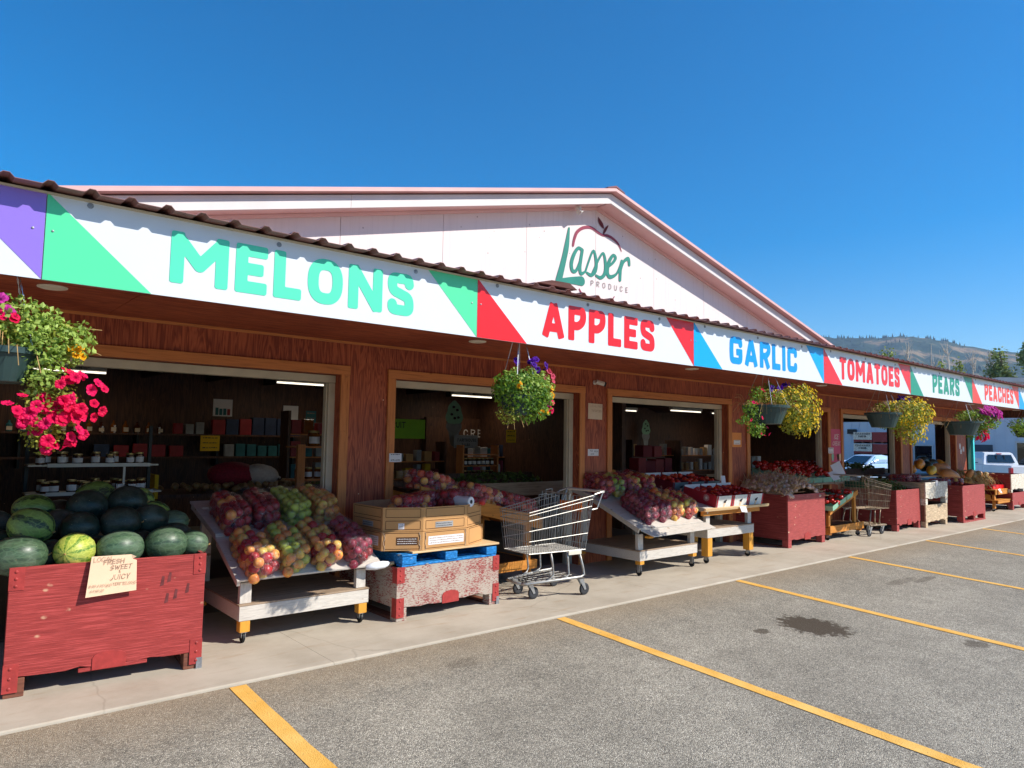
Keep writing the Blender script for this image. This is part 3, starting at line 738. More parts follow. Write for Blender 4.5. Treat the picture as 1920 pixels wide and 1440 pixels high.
def build_gable():
    AX, AZ, SL, OV = 6.17, 4.54, .245, .26
    xl, xr = AX-9.2, AX+9.2
    zr = lambda x, d=0: AZ-SL*abs(x-AX)+d
    x = xl+.02; seam = AX-1.19*7
    xs = [AX+1.19*k for k in range(-8, 9)]
    for a, b in zip(xs[:-1], xs[1:]):
        za, zb = zr(a), zr(b)
        if max(za, zb) < 2.75: continue
        bp('siding_sheet', MB().prism([(a+.0025, 2.66), (b-.0025, 2.66), (b-.0025, max(2.67, zb)), (a+.0025, max(2.67, za))], WY+.004, WY+.03), 'siding')
    bp('gable_backing', MB().prism([(xl+.8, 2.64), (xr-.8, 2.64), (xr-.8, zr(xr-.8)), (AX, AZ), (xl+.8, zr(xl+.8))], WY+.034, WY+.14), 'paint_white')
    Y0 = WY-OV
    for sg in (-1, 1):
        X = lambda d: AX+sg*d
        e = 9.15
        def pr(d0, d1, off0, off1):
            p = [(X(d0), AZ-SL*d0+off0), (X(d1), AZ-SL*d1+off0), (X(d1), AZ-SL*d1+off1), (X(d0), AZ-SL*d0+off1)]
            return p if sg > 0 else p[::-1]
        bp('rake_soffit', MB().prism(pr(.012, e, .002, .014), Y0+.026, WY+.14), 'pink_soffit')
        bp('rake_trim', MB().prism(pr(.0, e, -.035, .0), WY-.018, WY+.003), 'pink_soffit')
        d = 0.0
        for d1 in (3.6, 7.2, e):
            bp('rake_board', MB().prism(pr(d+.0015, d1-.0015, -.012, .112), Y0, Y0+.024), 'paint_white'); d = d1
        bp('roof_slope', MB().prism(pr(-.004 if sg > 0 else .0, e+.05, .125, .145), Y0-.075, 10.6), 'roof_pale')
        bp('roof_edge_trim', MB().prism(pr(.0, e+.05, .1255, .164), Y0-.085, Y0-.077), 'roof_pale')
        bp('roof_deck', MB().prism(pr(.0, e, .018, .122), Y0+.03, 10.5), 'dark_ply')
        for yy in range(9):
            y = Y0+.25+yy*.9
            bp('roof_rib', MB().prism(pr(.02, e+.04, .146, .17), y, y+.05), 'roof_red')
    bp('ridge_cap', MB().prism([(AX-.16, AZ+.128), (AX, AZ+.172), (AX+.16, AZ+.128), (AX+.16, AZ+.142), (AX, AZ+.196), (AX-.16, AZ+.142)][::-1], Y0-.09, 10.6), 'roof_dark')
    bp('back_gable', MB().prism([(xl, 0), (xr, 0), (xr, zr(xr)), (AX, AZ), (xl, zr(xl))], 10.3, 10.4), 'siding')
    # low flat roof over the right-hand end
    bp('flat_roof', MB().box(xr-.2, 20.42, 2.72, 10.4, 2.7, 2.735), 'roof_red')
    bp('side_wall', MB().box(-4.2, -4.08, WY+.21, 10.3, 0, 2.66), 'siding')
build_gable()
def build_inside():
    BY = 8.6
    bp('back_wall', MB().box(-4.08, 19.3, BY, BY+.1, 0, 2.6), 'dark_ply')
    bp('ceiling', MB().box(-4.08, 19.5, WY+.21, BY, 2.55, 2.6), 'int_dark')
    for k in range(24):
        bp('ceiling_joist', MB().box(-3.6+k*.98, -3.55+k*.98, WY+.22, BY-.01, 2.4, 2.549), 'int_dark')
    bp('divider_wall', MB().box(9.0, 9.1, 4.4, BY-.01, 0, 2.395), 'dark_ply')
    # far end: wide doorway towards the yard
    ex = 19.3
    bp('end_wall', MB().box(ex, ex+.12, WY+.21, 2.95, 0, 2.6), 'dark_ply')
    bp('end_wall', MB().box(ex, ex+.12, 5.75, BY, 0, 2.6), 'dark_ply')
    bp('end_header', MB().box(ex, ex+.12, 2.951, 5.749, 2.14, 2.6), 'int_dark')
    bp('door_post', MB().box(18.2, 18.32, 3.55, 3.67, 0, 2.54), 'dark_frame')
    bp('partition', MB().box(16.9, 19.29, 5.55, 5.63, 0, 2.1), 'dark_ply') if False else None
    bp('gable_end_post', MB().box(19.76, 20.0, WY-.03, WY+.12, 0, SOF), 'dk_green', bevel=.004)
    bp('porch_post', MB().box(20.03, 20.13, WY-.07, WY+.05, 0, SOF), 'teal', bevel=.006)
    bp('end_beam', MB().box(20.402, 20.47, -.05, 2.7, 2.24, 2.60), 'dark_ply')
build_inside()
# painted emblem on the gable
LOGO = dict(
 L1=[(5.679,4.162,.0100),(5.643,3.934,.0266),(5.588,3.722,.0297),(5.511,3.475,.0360)], L2=[(5.489,3.455,.0229),(5.707,3.503,.0299),(5.908,3.527,.0438)],
 a=[(5.916,3.932,.0152),(5.843,3.939,.0152),(5.768,3.839,.0184),(5.727,3.721,.0200),(5.747,3.635,.0183),(5.811,3.646,.0151),(5.881,3.774,.0135),(5.916,3.918,.0152)],
 a2=[(5.921,3.928,.0169),(5.880,3.714,.0185),(5.900,3.623,.0169),(5.979,3.662,.0102)],
 s1=[(5.979,3.662,.0102),(6.117,3.953,.0120),(6.178,3.827,.0190),(6.164,3.706,.0189),(6.090,3.634,.0171),(6.011,3.649,.0119)],
 s2=[(6.090,3.634,.0103),(6.294,3.954,.0122),(6.357,3.824,.0192),(6.342,3.697,.0192),(6.266,3.628,.0173),(6.180,3.642,.0120)],
 e=[(6.357,3.762,.0122),(6.492,3.862,.0141),(6.554,3.945,.0159),(6.496,3.963,.0159),(6.418,3.852,.0193),(6.393,3.723,.0210),(6.446,3.668,.0193),(6.577,3.736,.0124),(6.672,3.906,.0107)],
 r=[(6.678,3.920,.0161),(6.651,3.803,.0196),(6.641,3.660,.0178)], r2=[(6.646,3.766,.0125),(6.710,3.913,.0143),(6.808,3.976,.0198),(6.830,3.898,.0162)])
APL = [(5.753,3.956,.0167),(5.775,4.046,.0201),(5.822,4.141,.0219),(5.913,4.211,.0204),(6.022,4.248,.0188),(6.109,4.249,.0172),(6.210,4.217,.0156),(6.300,4.200,.0140),(6.390,4.211,.0176),(6.495,4.193,.0177),(6.601,4.142,.0142),(6.671,4.051,.0054)]
def build_logo():
    yy = WY-.003
    pl = lambda x, z: (x, yy, z)
    mb = MB(); sdf_mesh([('c', [(a, b, r*1.4) for a, b, r in spl(v, 8)]) for v in LOGO.values()], .007, mb, pl); bp('emblem_script', mb, 'logo_green')
    mb = MB(); sdf_mesh([('c', spl(APL, 8))], .007, mb, pl)
    sdf_mesh([('c', spl([(5.869,3.422,.0067),(5.922,3.362,.0135),(6.007,3.328,.0136),(6.155,3.344,.0069)], 8)), ('c', spl([(6.531,3.421,.0053),(6.474,3.345,.0088),(6.422,3.285,.0087),(6.35,3.23,.006)], 8))], .007, mb, pl)
    bp('emblem_apple_outline', mb, 'logo_plum')
    mb = MB(); sdf_mesh([('c', spl([(6.209,4.419,.0035),(6.239,4.369,.0296),(6.281,4.328,.0296),(6.317,4.293,.0052)], 8))], .006, mb, pl)
    sdf_mesh([('c', spl([(6.312,4.224,.0122),(6.350,4.285,.0210),(6.399,4.346,.0070)], 8))], .006, mb, pl); bp('emblem_leaves', mb, 'logo_maroon')
    x = 6.08; mb = MB()
    for ch in 'PRODUCE':
        sdf_mesh([(('b',)+tuple(v*.072 for v in p[1:])) if p[0] == 'b' else ('c', [(a*.072, b*.072, r*.072) for a, b, r in p[1]]) for p in glyph(ch, .065)], .0035, mb, lambda u, v, X=x: (X+u, yy, 3.495+v+(X+u-6.08)*.02))
        x += W_[ch]*.072+.062
    bp('emblem_lettering', mb, 'logo_grey')
build_logo()
# ------------------------------------------------------------------ fascia signs, one board per fruit
ZB, ZT, PW = 2.199, 2.597, 2.44
SIGNS = [(-1, '', None, 'purple', 0, 0), (0, 'MELONS', 'let_green', 'green', .525, 1.94), (1, 'APPLES', 'sign_red', 'red', .59, 1.885),
         (2, 'GARLIC', 'sign_blue2', 'blue', .57, 1.845), (3, 'TOMATOES', 'sign_red', 'red', .385, 2.085), (4, 'PEARS', 'sign_dkgreen', 'dkgreen', .79, 1.87),
         (5, 'PEACHES', 'sign_orange', 'orange', .585, 2.12), (6, '', None, 'blue', 0, 0)]
def build_signs():
    for i, word, lm, tm, a, b in SIGNS:
        nm = {'purple': 'purple', 'green': 'mint green', 'red': 'red', 'blue': 'bright blue', 'dkgreen': 'dark green', 'orange': 'orange red'}[tm]
        lab = ('white fascia sign with %s corners reading %s' % (nm, word)) if word else ('white fascia sign with %s corners cut off by picture edge beside %s' % (nm, 'MELONS' if i < 0 else 'PEACHES'))
        s = thing('fascia_sign', lab, 'sign', (i*PW, 0, ZB), 0, 'fruit name signs along the awning')
        H = ZT-ZB; dz = random.uniform(-.002, .002); yt = random.uniform(-.0008, .0008)
        part('sign_panel', MB().box(.0015, PW-.0015, -.006+yt, .003, 0+dz, H), 'sign_white', s)
        y = -.0075+yt
        part('corner_triangle', MB().add([(.002, y, dz+.001), (.448, y, dz+.001), (.002, y, H-.001)], [(0, 1, 2)]), 'sign_'+tm, s)
        part('corner_triangle', MB().add([(PW-.002, y, dz+.001), (PW-.002, y, H-.001), (PW-.405, y, H-.001)], [(0, 1, 2)]), 'sign_'+tm, s)
        if word:
            h = .123; cap = .262; z0 = .071
            ws = [W_[c] for c in word]; gap = .13
            k = (b-a)/cap/(sum(ws)+gap*(len(word)-1))
            x = a
            for ch, w in zip(word, ws):
                ww = max(w*k, 2*h if ch == 'I' else 0)
                gl = glyph(ch, h, ww)
                mb = MB(); sdf_mesh(gl, .02, mb, lambda u, v, X=x: (X+u*cap, y-.0006, z0+v*cap), rnd=.045)
                part('letter', mb, lm, s); x += (w+gap)*k*cap
        for sx in ((.17, H-.012), (1.07, H-.022), (1.95, H-.024)):
            mb = MB().lathe([(.0, .001), (.014, .001), (.014, .003), (.006, .0035), (.005, .007), (0, .007)][::1], 10, 0, rot4((sx[0], -.006, sx[1]-.012), PI/2))
            part('screw', mb, 'zinc', s)
        for sx in (.03, PW-.045):
            part('screw', MB().lathe([(0, .001), (.006, .001), (.005, .004), (0, .005)], 8, 0, rot4((sx, -.0065, .225), PI/2)), 'zinc', s)
build_signs()
# ------------------------------------------------------------------ bins, stands and crates on the pavement
def wooden_bin(label, x, y, w, d, h, rz=0, mats=('red_bin', 'red_side'), skid=.11, rail=False, brackets=True, plate=True, group='wooden produce bins along the pavement', z=0, jag=.01, name='wooden_bin', seed=1):
    """origin at the middle of the front edge on the ground; front faces -Y"""
    t = thing(name, label, 'bin', (x, y, z), rz, group); rnd = random.Random(seed)
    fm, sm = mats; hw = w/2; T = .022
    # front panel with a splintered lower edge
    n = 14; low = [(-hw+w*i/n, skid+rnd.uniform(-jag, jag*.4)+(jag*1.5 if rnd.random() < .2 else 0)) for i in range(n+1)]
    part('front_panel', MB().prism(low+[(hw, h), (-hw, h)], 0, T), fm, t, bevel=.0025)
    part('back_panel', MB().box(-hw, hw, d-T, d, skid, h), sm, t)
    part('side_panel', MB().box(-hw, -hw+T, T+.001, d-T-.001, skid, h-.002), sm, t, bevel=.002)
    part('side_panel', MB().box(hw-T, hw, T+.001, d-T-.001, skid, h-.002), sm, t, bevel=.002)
    part('bin_floor', MB().box(-hw+T, hw-T, T, d-T, skid+.002, skid+.02), 'skid', t)
    for sx in (-1, 0, 1):
        if rail:
            part('skid_block', MB().box(sx*(hw-.06)-.055, sx*(hw-.06)+.055, .004, .12, .03, skid-.002), 'red_metal' if sx else sm, t, bevel=.003)
            part('skid_block', MB().box(sx*(hw-.06)-.055, sx*(hw-.06)+.055, d-.12, d-.004, .03, skid-.002), sm, t, bevel=.003)
        elif sx:
            part('skid_block', MB().box(sx*(hw-.055)-.05, sx*(hw-.055)+.05, .006, .1, .0, skid-.002), fm if mats[0] != 'red_bin' else 'skid', t, bevel=.004)
            part('skid_block', MB().box(sx*(hw-.055)-.05, sx*(hw-.055)+.05, d-.11, d-.01, .0, skid-.002), 'skid', t, bevel=.004)
            part('skid_runner', MB().box(sx*(hw-.055)-.045, sx*(hw-.055)+.045, .102, d-.112, .0, .022), 'skid', t)
    if rail: part('base_rail', MB().box(-hw, hw, 0, .1, 0, .029), 'red_bin2', t, bevel=.003)
    if brackets:
        for sx in (-1, 1):
            for z0, z1 in ((h-.13, h+.002), (.03, .19)):
                e = sx*(hw+.0025)
                mb = MB().box(min(e, e-sx*.075), max(e, e-sx*.075), -.004, -.0005, z0, z1).box(min(e, e-sx*.0025), max(e, e-sx*.0025), -.0003, .07, z0, z1)
                part('corner_bracket', mb, 'red_metal', t, bevel=.0012)
                for zz in (z0+.025, (z0+z1)/2, z1-.025):
                    part('bolt_head', MB().lathe([(.009, 0), (.009, .003), (.004, .006)], 7, 0, rot4((e-sx*.035, -.004, zz), PI/2)), 'red_metal', t)
            if sx > 0: part('corner_plate', MB().box(hw-.03, hw+.006, -.0065, -.0042, .0, .07), 'zinc', t)
    if plate:
        pr = [(-.09, skid-.02), (.09, skid-.02), (.09, skid+.05)]+[(.09*math.cos(q), skid+.05+.035*math.sin(q)) for q in (.5, 1.0, 1.57, 2.1, 2.6)]+[(-.09, skid+.05)]
        part('base_plate', MB().prism(pr, -.006, -.001), 'red_metal', t, bevel=.001)
    return t
bin1 = wooden_bin('large red bin heaped with watermelons, peach card pinned to its front', .60, 1.215, 1.055, 1.1, .735, math.radians(-4.9), seed=2)
part('lower_slat', MB().box(-.16, .21, .002, .03, .085, .108), 'red_bin', bin1, bevel=.003)
for k, (x, z, rx) in enumerate(((.31, .6, .1), (.27, .58, -.05), (.3, .47, .2), (.35, .49, 0), (.42, .52, .3))):
    part('black_smudge', MB().add([(x-.01, -.0012-.0001*k, z-.03), (x+.012, -.0012-.0001*k, z-.025), (x+.016, -.0012-.0001*k, z+.03), (x+.002, -.0012-.0001*k, z+.034)], [(0, 1, 2, 3)]), 'smudge', bin1)
garlic_bin = wooden_bin('deep red bin heaped with dry garlic bulbs', 9.93, 1.55, 1.13, 1.02, .765, 0, ('red_bin2', 'red_side'), seed=3, brackets=False, jag=.006)
produce_bin = wooden_bin('faded red bin of bagged greens beside the rusty trolley', 13.42, 1.42, 1.08, 1.05, .72, 0, ('red_bin2', 'red_side'), seed=4, brackets=False, jag=.02)
rail_bin = wooden_bin('red bin standing on a slatted base rail under the squash', 16.2, 1.21, 1.33, 1.1, .73, 0, ('red_bin2', 'red_side'), skid=.12, rail=True, seed=5, brackets=False, jag=.004)
low_tan = wooden_bin('low stripped tan crate under the bleached crate', 14.53, 1.34, 1.1, 1.05, .41, 0, ('tan_crate', 'skid'), seed=6, brackets=False, plate=False, jag=.02)
top_white = wooden_bin('bleached white crate stacked on a low tan crate', 14.53, 1.33, 1.12, 1.05, .42, 0, ('white_crate', 'tan_crate'), skid=.12, seed=7, brackets=False, plate=False, z=.412, jag=.012)
low_red = wooden_bin('low red bin at the right end of the row', 20.45, 1.5, 1.1, 1.05, .41, 0, ('red_bin2', 'red_side'), seed=8, brackets=False, jag=.004)
top_pale = wooden_bin('pale tan crate stacked on the low red bin at the right end', 20.47, 1.52, 1.1, 1.02, .44, 0, ('white_crate', 'red_side'), skid=.08, seed=9, brackets=False, plate=False, z=.412)
crate = wooden_bin('low weathered crate with flaking red paint under a blue pallet', 3.27, 1.395, 1.1, 1.0, .44, math.radians(1.0), ('bare_crate', 'bare_crate'), skid=.11, seed=11, plate=True, jag=.012)
# blue pallet on the crate
pal = thing('blue_pallet', 'blue pallet with a raw plywood deck on the weathered crate', 'pallet', (3.27, 1.38, .442), math.radians(1.0))
for x0, x1 in ((-.51, -.37), (-.07, .06), (.39, .51)):
    part('stringer_block', MB().box(x0, x1, .002, .14, .02, .088), 'blue_wood', pal, bevel=.004)
    part('stringer', MB().box(x0+.02, x1-.02, .141, .95, .02, .088), 'blue_wood', pal)
for k in range(6):
    part('bottom_board', MB().box(-.51, .51, .01+k*.165, .1+k*.165, 0, .018), 'blue_wood', pal, bevel=.003)
part('top_board', MB().box(-.52, -.365, -.006, .1, .09, .104), 'blue_wood', pal, bevel=.003)
part('deck_sheet', MB().box(-.42, .53, -.01, .96, .105, .122), 'deck', pal, bevel=.002)
# two octagonal cardboard bins
def octa(w0, x0, x1, y0, y1, ch): return [(x0+ch, y0), (x1-ch, y0), (x1, y0+ch*.55), (x1, y1-ch*.55), (x1-ch, y1), (x0+ch, y1), (x0, y1-ch*.55), (x0, y0+ch*.55)]
def octabin(label, z0, z1, ex, rows, printed):
    t = thing('cardboard_bin', label, 'box', (3.20, 1.80, z0), math.radians(1.0), 'octagonal cardboard apple bins')
    P = octa(0, -.545-ex, .515+ex, -.415-ex, .43+ex, .3); H = z1-z0
    n = 8
    for i in range(n):
        a, b = Vector(P[i]+(0,)), Vector(P[(i+1) % n]+(0,)); d = (b-a).normalized(); nrm = Vector((d.y, -d.x, 0))
        mb = MB(); q = [a, b, b-nrm*.006, a-nrm*.006]
        mb.add([v for v in q]+[v+Vector((0, 0, H)) for v in q], [(0,3,2,1),(4,5,6,7),(0,1,5,4),(1,2,6,5),(2,3,7,6),(3,0,4,7)])
        part('side_panel', mb, 'card' if nrm.y < .5 else 'card_in', t)
        L = (b-a).length
        pl = lambda u, v, k=0: a+d*u+nrm*(.0012+k)+Vector((0, 0, v))
        if nrm.y < .3:
            mb = MB(); th = .0022
            for r in range(rows):
                zz0 = H*r/rows+H*.09/1; zz1 = H*(r+1)/rows-H*.06
                for (u0, v0, u1, v1) in ((.025, zz0, L-.025, zz0), (.025, zz1, L-.025, zz1), (.025, zz0, .025, zz1), (L-.025, zz0, L-.025, zz1)):
                    if u0 == u1: mb.add([pl(u0-th, v0), pl(u0+th, v0), pl(u0+th, v1), pl(u0-th, v1)], [(0,1,2,3)])
                    else: mb.add([pl(u0+th, v0-th), pl(u1-th, v0-th), pl(u1-th, v0+th), pl(u0+th, v0+th)], [(0,1,2,3)])
            part('printed_border', mb, 'card_line', t)
            for (pi, u0, u1, v0, v1, bm, im, lines) in printed:
                if pi != i: continue
                part('printed_label', MB().add([pl(u0*L, v0*H, .0004), pl(u1*L, v0*H, .0004), pl(u1*L, v1*H, .0004), pl(u0*L, v1*H, .0004)], [(0,1,2,3)]), bm, t)
                mb = MB()
                for k in range(lines):
                    zz = v0*H+(v1-v0)*H*(k+.6)/(lines+.6)
                    squiggles(mb, u0*L+.01, u1*L-.01, zz, (v1-v0)*H/(lines+1)*.42, lambda u, v, l: pl(u, v, .0008+l))
                part('printed_lines', mb, im, t)
    for i in (0, 7):
        if rows == 1:
            a, b = Vector(P[i]+(0,)), Vector(P[(i+1) % n]+(0,)); d = (b-a).normalized(); nrm = Vector((d.y, -d.x, 0))
            mb = MB()
            for u in ((b-a).length*.06, (b-a).length*.93):
                mb.tube([a+d*(u+.006*math.sin(k*1.4))+nrm*.004+Vector((0, 0, H*(.02+.96*k/8))) for k in range(9)], .0022, 4)
            part('string_tie', mb, 'paper_cream', t)
    return t
octabin('lower octagonal cardboard bin with a white printed panel, on the blue pallet', .566, .722, .012, 1,
        [(0, .12, .9, .26, .72, 'paper', 'ink_soft', 3), (7, .35, .88, .3, .72, 'card_print', 'ink_white', 3), (6, .5, .9, .25, .75, 'paper', 'ink_soft', 4)])
octabin('upper octagonal cardboard bin holding bagged red apples', .7235, .925, 0, 2,
        [(0, .27, .68, .12, .36, 'grey_pack', 'ink', 2), (7, .38, .53, .1, .34, 'paper', 'ink', 3), (6, .35, .7, .14, .36, 'grey_pack', 'ink', 2)])
# casters used by the stands
def caster(t, x, y, ztop, r=.038):
    mb = MB().box(x-.022, x+.022, y-.022, y+.022, ztop-.006, ztop).box(x-.016, x-.012, y-.012, y+.03, r, ztop-.006).box(x+.012, x+.016, y-.012, y+.03, r, ztop-.006)
    part('caster_fork', mb, 'steel', t)
    part('caster_wheel', MB().lathe([(.006, -.011), (r-.006, -.011), (r, -.007), (r, .007), (r-.006, .011), (.006, .011)], 16, 0, rot4((x, y+.012, r), 0, PI/2)), 'black_rubber', t, smooth=False)
def display_stand(label, x, y, w, zshelf, zfront, foot, boards, depth, rz=0, lip=False, mats=('white_board', 'white_board_v'), footm='yel_block', footw=.075, name='display_stand'):
    """wheeled stand: boxed lower shelf, posts, boards sloping back (list of (y0,z0,y1,z1)); origin front-left on ground"""
    t = thing(name, label, 'display stand', (x, y, 0), rz, 'wheeled produce stands along the shop front')
    hm, vm = mats; fh = .105
    part('front_rail', MB().box(.0, w, 0, .03, zshelf-fh, zshelf), hm, t, bevel=.003)
    part('side_rail', MB().box(0, .03, .031, depth, zshelf-fh, zshelf-.001), hm, t, bevel=.003)
    part('side_rail', MB().box(w-.03, w, .031, depth, zshelf-fh, zshelf-.001), hm, t, bevel=.003)
    part('shelf_board', MB().box(-.004, w+.004, -.002, depth, zshelf+.001, zshelf+.013), 'grey_wood' if hm == 'white_board' else hm, t, bevel=.002)
    for sx in (.01, w-.10):
        for yy, zt in ((.03, zfront-.025), (depth-.1, boards[-1][3]-.03)):
            part('post', MB().box(sx, sx+.085, yy, yy+.045, zshelf+.014, zt), vm, t, bevel=.003)
        for yy in (.0, depth-footw*1.2):
            fx = sx if sx < .1 else w-footw-.01
            part('foot_block', MB().box(fx, fx+footw, yy+.004, yy+footw, foot, zshelf-fh-.001), footm, t, bevel=.004)
            caster(t, fx+footw/2, yy+footw/2, foot)
    for k, (y0, z0, y1, z1) in enumerate(boards):
        an = math.atan2(z1-z0, y1-y0); L = math.hypot(y1-y0, z1-z0)
        m4 = rot4((w/2+.03, (y0+y1)/2, (z0+z1)/2), an)
        part('sloping_board', MB().obox(m4, w/2+.07, L/2, .009), hm, t, bevel=.003)
        part('edge_batten', MB().obox(rot4((-.02, (y0+y1)/2, (z0+z1)/2-.03), an), .012, L/2-.02, .02), hm, t, bevel=.002)
    if lip: part('front_lip', MB().obox(rot4((w/2+.03, boards[0][0]-.01, boards[0][1]+.008), .3), w/2+.07, .008, .022), hm, t, bevel=.002)
    return t
st1 = display_stand('white tilted stand of bagged apples beside the watermelon bin', 1.485, 1.52, 1.05, .27, .46, .082, [(-.035, .462, .50, .712), (.49, .735, 1.2, .935)], 1.1)
part('joint_batten', MB().box(-.04, 1.12, .478, .50, .718, .732), 'white_board', st1, bevel=.002)
part('film_bundle', MB().tube([(1.0, -.03, .455), (1.08, -.04, .46), (1.16, -.035, .462), (1.21, -.03, .465)], [.02, .034, .032, .02], 9), 'white_bag', st1, smooth=True)
part('roll_core', MB().tube([(1.2, -.03, .462), (1.26, -.03, .464)], .016, 9), 'deck', st1)
st2 = display_stand('white tilted stand of bagged apples right of the shiny trolley', 5.905, 1.45, 1.09, .275, .49, .128, [(-.02, .53, .72, .835), (.71, .85, 1.2, .96)], 1.0, lip=False, name='display_stand')
part('front_flap', MB().add([(-.01, -.02, .522), (1.24, -.02, .53), (1.26, -.15, .478), (.06, -.15, .462), (-.01, -.02, .512), (1.24, -.02, .52), (1.26, -.15, .468), (.06, -.15, .452)],
     [(0, 3, 2, 1), (4, 5, 6, 7), (3, 7, 6, 2), (0, 4, 7, 3), (1, 2, 6, 5)]), 'white_board', st2)
part('splintered_end', MB().box(.05, .13, -.09, -.03, .43, .452), 'yel_block', st2)
st3 = display_stand('white stand on tall yellow legs holding cartons of tomatoes', 7.24, 1.47, 1.07, .425, .66, .09, [(-.04, .672, .62, .80), (.61, .815, 1.15, .90)], 1.0, footw=.1)
part('pine_rail', MB().box(-.1, 1.2, -.012, .03, .60, .655), 'pine', st3, bevel=.003)
part('front_lip', MB().obox(rot4((.6, -.06, .68), .35), .74, .012, .018), 'deck', st3, bevel=.003)
# pine stand in the second doorway, sloping along the shop front
pst = thing('sloping_stand', 'varnished pine stand of bagged apples standing behind the shiny trolley', 'display stand', (3.3, 1.95, 0), 0, 'wheeled produce stands along the shop front')
def sl_z(x): return .91-.243*(x-.62)
part('side_rail', MB().prism([(.0, sl_z(0)-.14), (1.56, sl_z(1.56)-.13), (1.56, sl_z(1.56)), (0, sl_z(0))], 0, .03), 'pine', pst, bevel=.003)
part('side_rail', MB().prism([(.0, sl_z(0)-.14), (1.56, sl_z(1.56)-.13), (1.56, sl_z(1.56)), (0, sl_z(0))], .9, .93), 'pine', pst, bevel=.003)
part('sloping_board', MB().prism([(.0, sl_z(0)-.045), (1.54, sl_z(1.54)-.045), (1.54, sl_z(1.54)-.03), (0, sl_z(0)-.03)], .031, .899), 'dark_ply', pst)
part('end_batten', MB().box(1.545, 1.57, .0, .93, sl_z(1.56)-.12, sl_z(1.56)), 'pine', pst, bevel=.002)
for x in (.05, 1.36):
    for y in (.032, .85): part('post', MB().box(x, x+.075, y, y+.045, .23, sl_z(x)-.13), 'pine_v', pst, bevel=.003)
part('base_rail', MB().box(0, 1.5, .0, .031, .14, .235), 'pine', pst, bevel=.003)
part('base_rail', MB().box(1.47, 1.5, .032, .93, .14, .234), 'pine', pst, bevel=.003)
part('shelf_board', MB().box(.0, 1.47, .033, .9, .215, .23), 'dark_ply', pst)
for x in (.04, 1.4):
    for y in (.06, .85): 
        part('foot_block', MB().box(x, x+.07, y, y+.07, .085, .139), 'pine_v', pst); caster(pst, x+.035, y+.035, .085)
# pine stand with tomato baskets, right of the garlic
tst = thing('sloping_stand', 'varnished pine stand with mint baskets of tomatoes right of the garlic bin', 'display stand', (10.66, 1.55, 0), 0, 'wheeled produce stands along the shop front')
for y in (.0, .87): part('side_rail', MB().prism([(.0, .40), (1.0, .69), (1.0, .77), (0, .48)], y, y+.03), 'pine', tst, bevel=.003)
part('sloping_board', MB().prism([(.0, .445), (1.0, .735), (1.0, .75), (0, .46)], .031, .869), 'dark_ply', tst)
for x in (.02, .92):
    for y in (.032, .82): part('post', MB().box(x, x+.07, y, y+.045, .23, .42+.29*x), 'pine_v', tst, bevel=.003)
part('base_rail', MB().box(0, 1.2, 0, .031, .12, .23), 'pine', tst, bevel=.003)
part('base_rail', MB().box(0, .031, .032, .9, .12, .23), 'pine', tst, bevel=.003)
part('shelf_board', MB().box(0, 1.2, .033, .9, .2, .215), 'dark_ply', tst)
part('upper_shelf', MB().box(-.1, 2.2, .75, 1.3, .80, .83), 'grey_wood', tst)
for x in (.0, 2.1): part('post', MB().box(x, x+.06, 1.2, 1.26, 0, .799), 'pine_v', tst)
for x in (.03, 1.1):
    part('foot_block', MB().box(x, x+.08, .03, .11, .085, .119), 'pine_v', tst); caster(tst, x+.04, .07, .085)
# little stepped stand at the far end
yst = thing('step_stand', 'small stepped pine stand with red fruit packs near the right end', 'display stand', (18.95, 1.6, 0), 0, 'wheeled produce stands along the shop front')
part('top_board', MB().box(0, 1.3, -.01, .5, .49, .515), 'pine', yst, bevel=.003)
part('front_board', MB().box(.05, 1.25, .0, .025, .39, .489), 'pine', yst, bevel=.003)
part('step_board', MB().box(0, 1.35, -.06, .5, .25, .27), 'pine', yst, bevel=.003)
part('step_front', MB().box(.03, 1.32, -.05, -.025, .19, .249), 'pine', yst, bevel=.003)
for x in (.06, 1.14): 
    part('leg', MB().box(x, x+.1, .03, .08, .07, .389), 'pine_v', yst, bevel=.003); caster(yst, x+.05, .06, .07)
part('side_board', MB().prism_x([(.1, .38), (1.0, .62), (1.0, .5), (.1, .26)], .0, .025), 'pine', yst)
# ------------------------------------------------------------------ watermelons
def melon_mesh():
    mb = MB(); n, m = 12, 18; vs = []; fs = []
    for i in range(n+1):
        a = PI*i/n; x = -math.cos(a); r = math.sin(a)**.92
        for k in range(m): q = 2*PI*k/m; vs.append((x, r*math.cos(q), r*math.sin(q)))
    fs = [(i*m+k, i*m+(k+1) % m, (i+1)*m+(k+1) % m, (i+1)*m+k) for i in range(n) for k in range(m)]
    return mb.add(vs, fs)
def add_melon(x, y, z, L, R, mat, yaw, tilt, label):
    me = melon_mesh(); me.v = [(a*L, b*R, c*R) for a, b, c in me.v]
    o = one('watermelon', me, mat, label, 'watermelon', 'watermelons heaped in the red bin', True, 0, (x, y, z), (random.uniform(0, 6), tilt, yaw))
    o.rotation_mode = 'XYZ'
    st = MB().tube([(L*.985, 0, 0), (L*1.06, .004, .006), (L*1.10, .012, .004)], [.006, .004, .003], 6)
    part('stem', st, 'dry_stem', o)
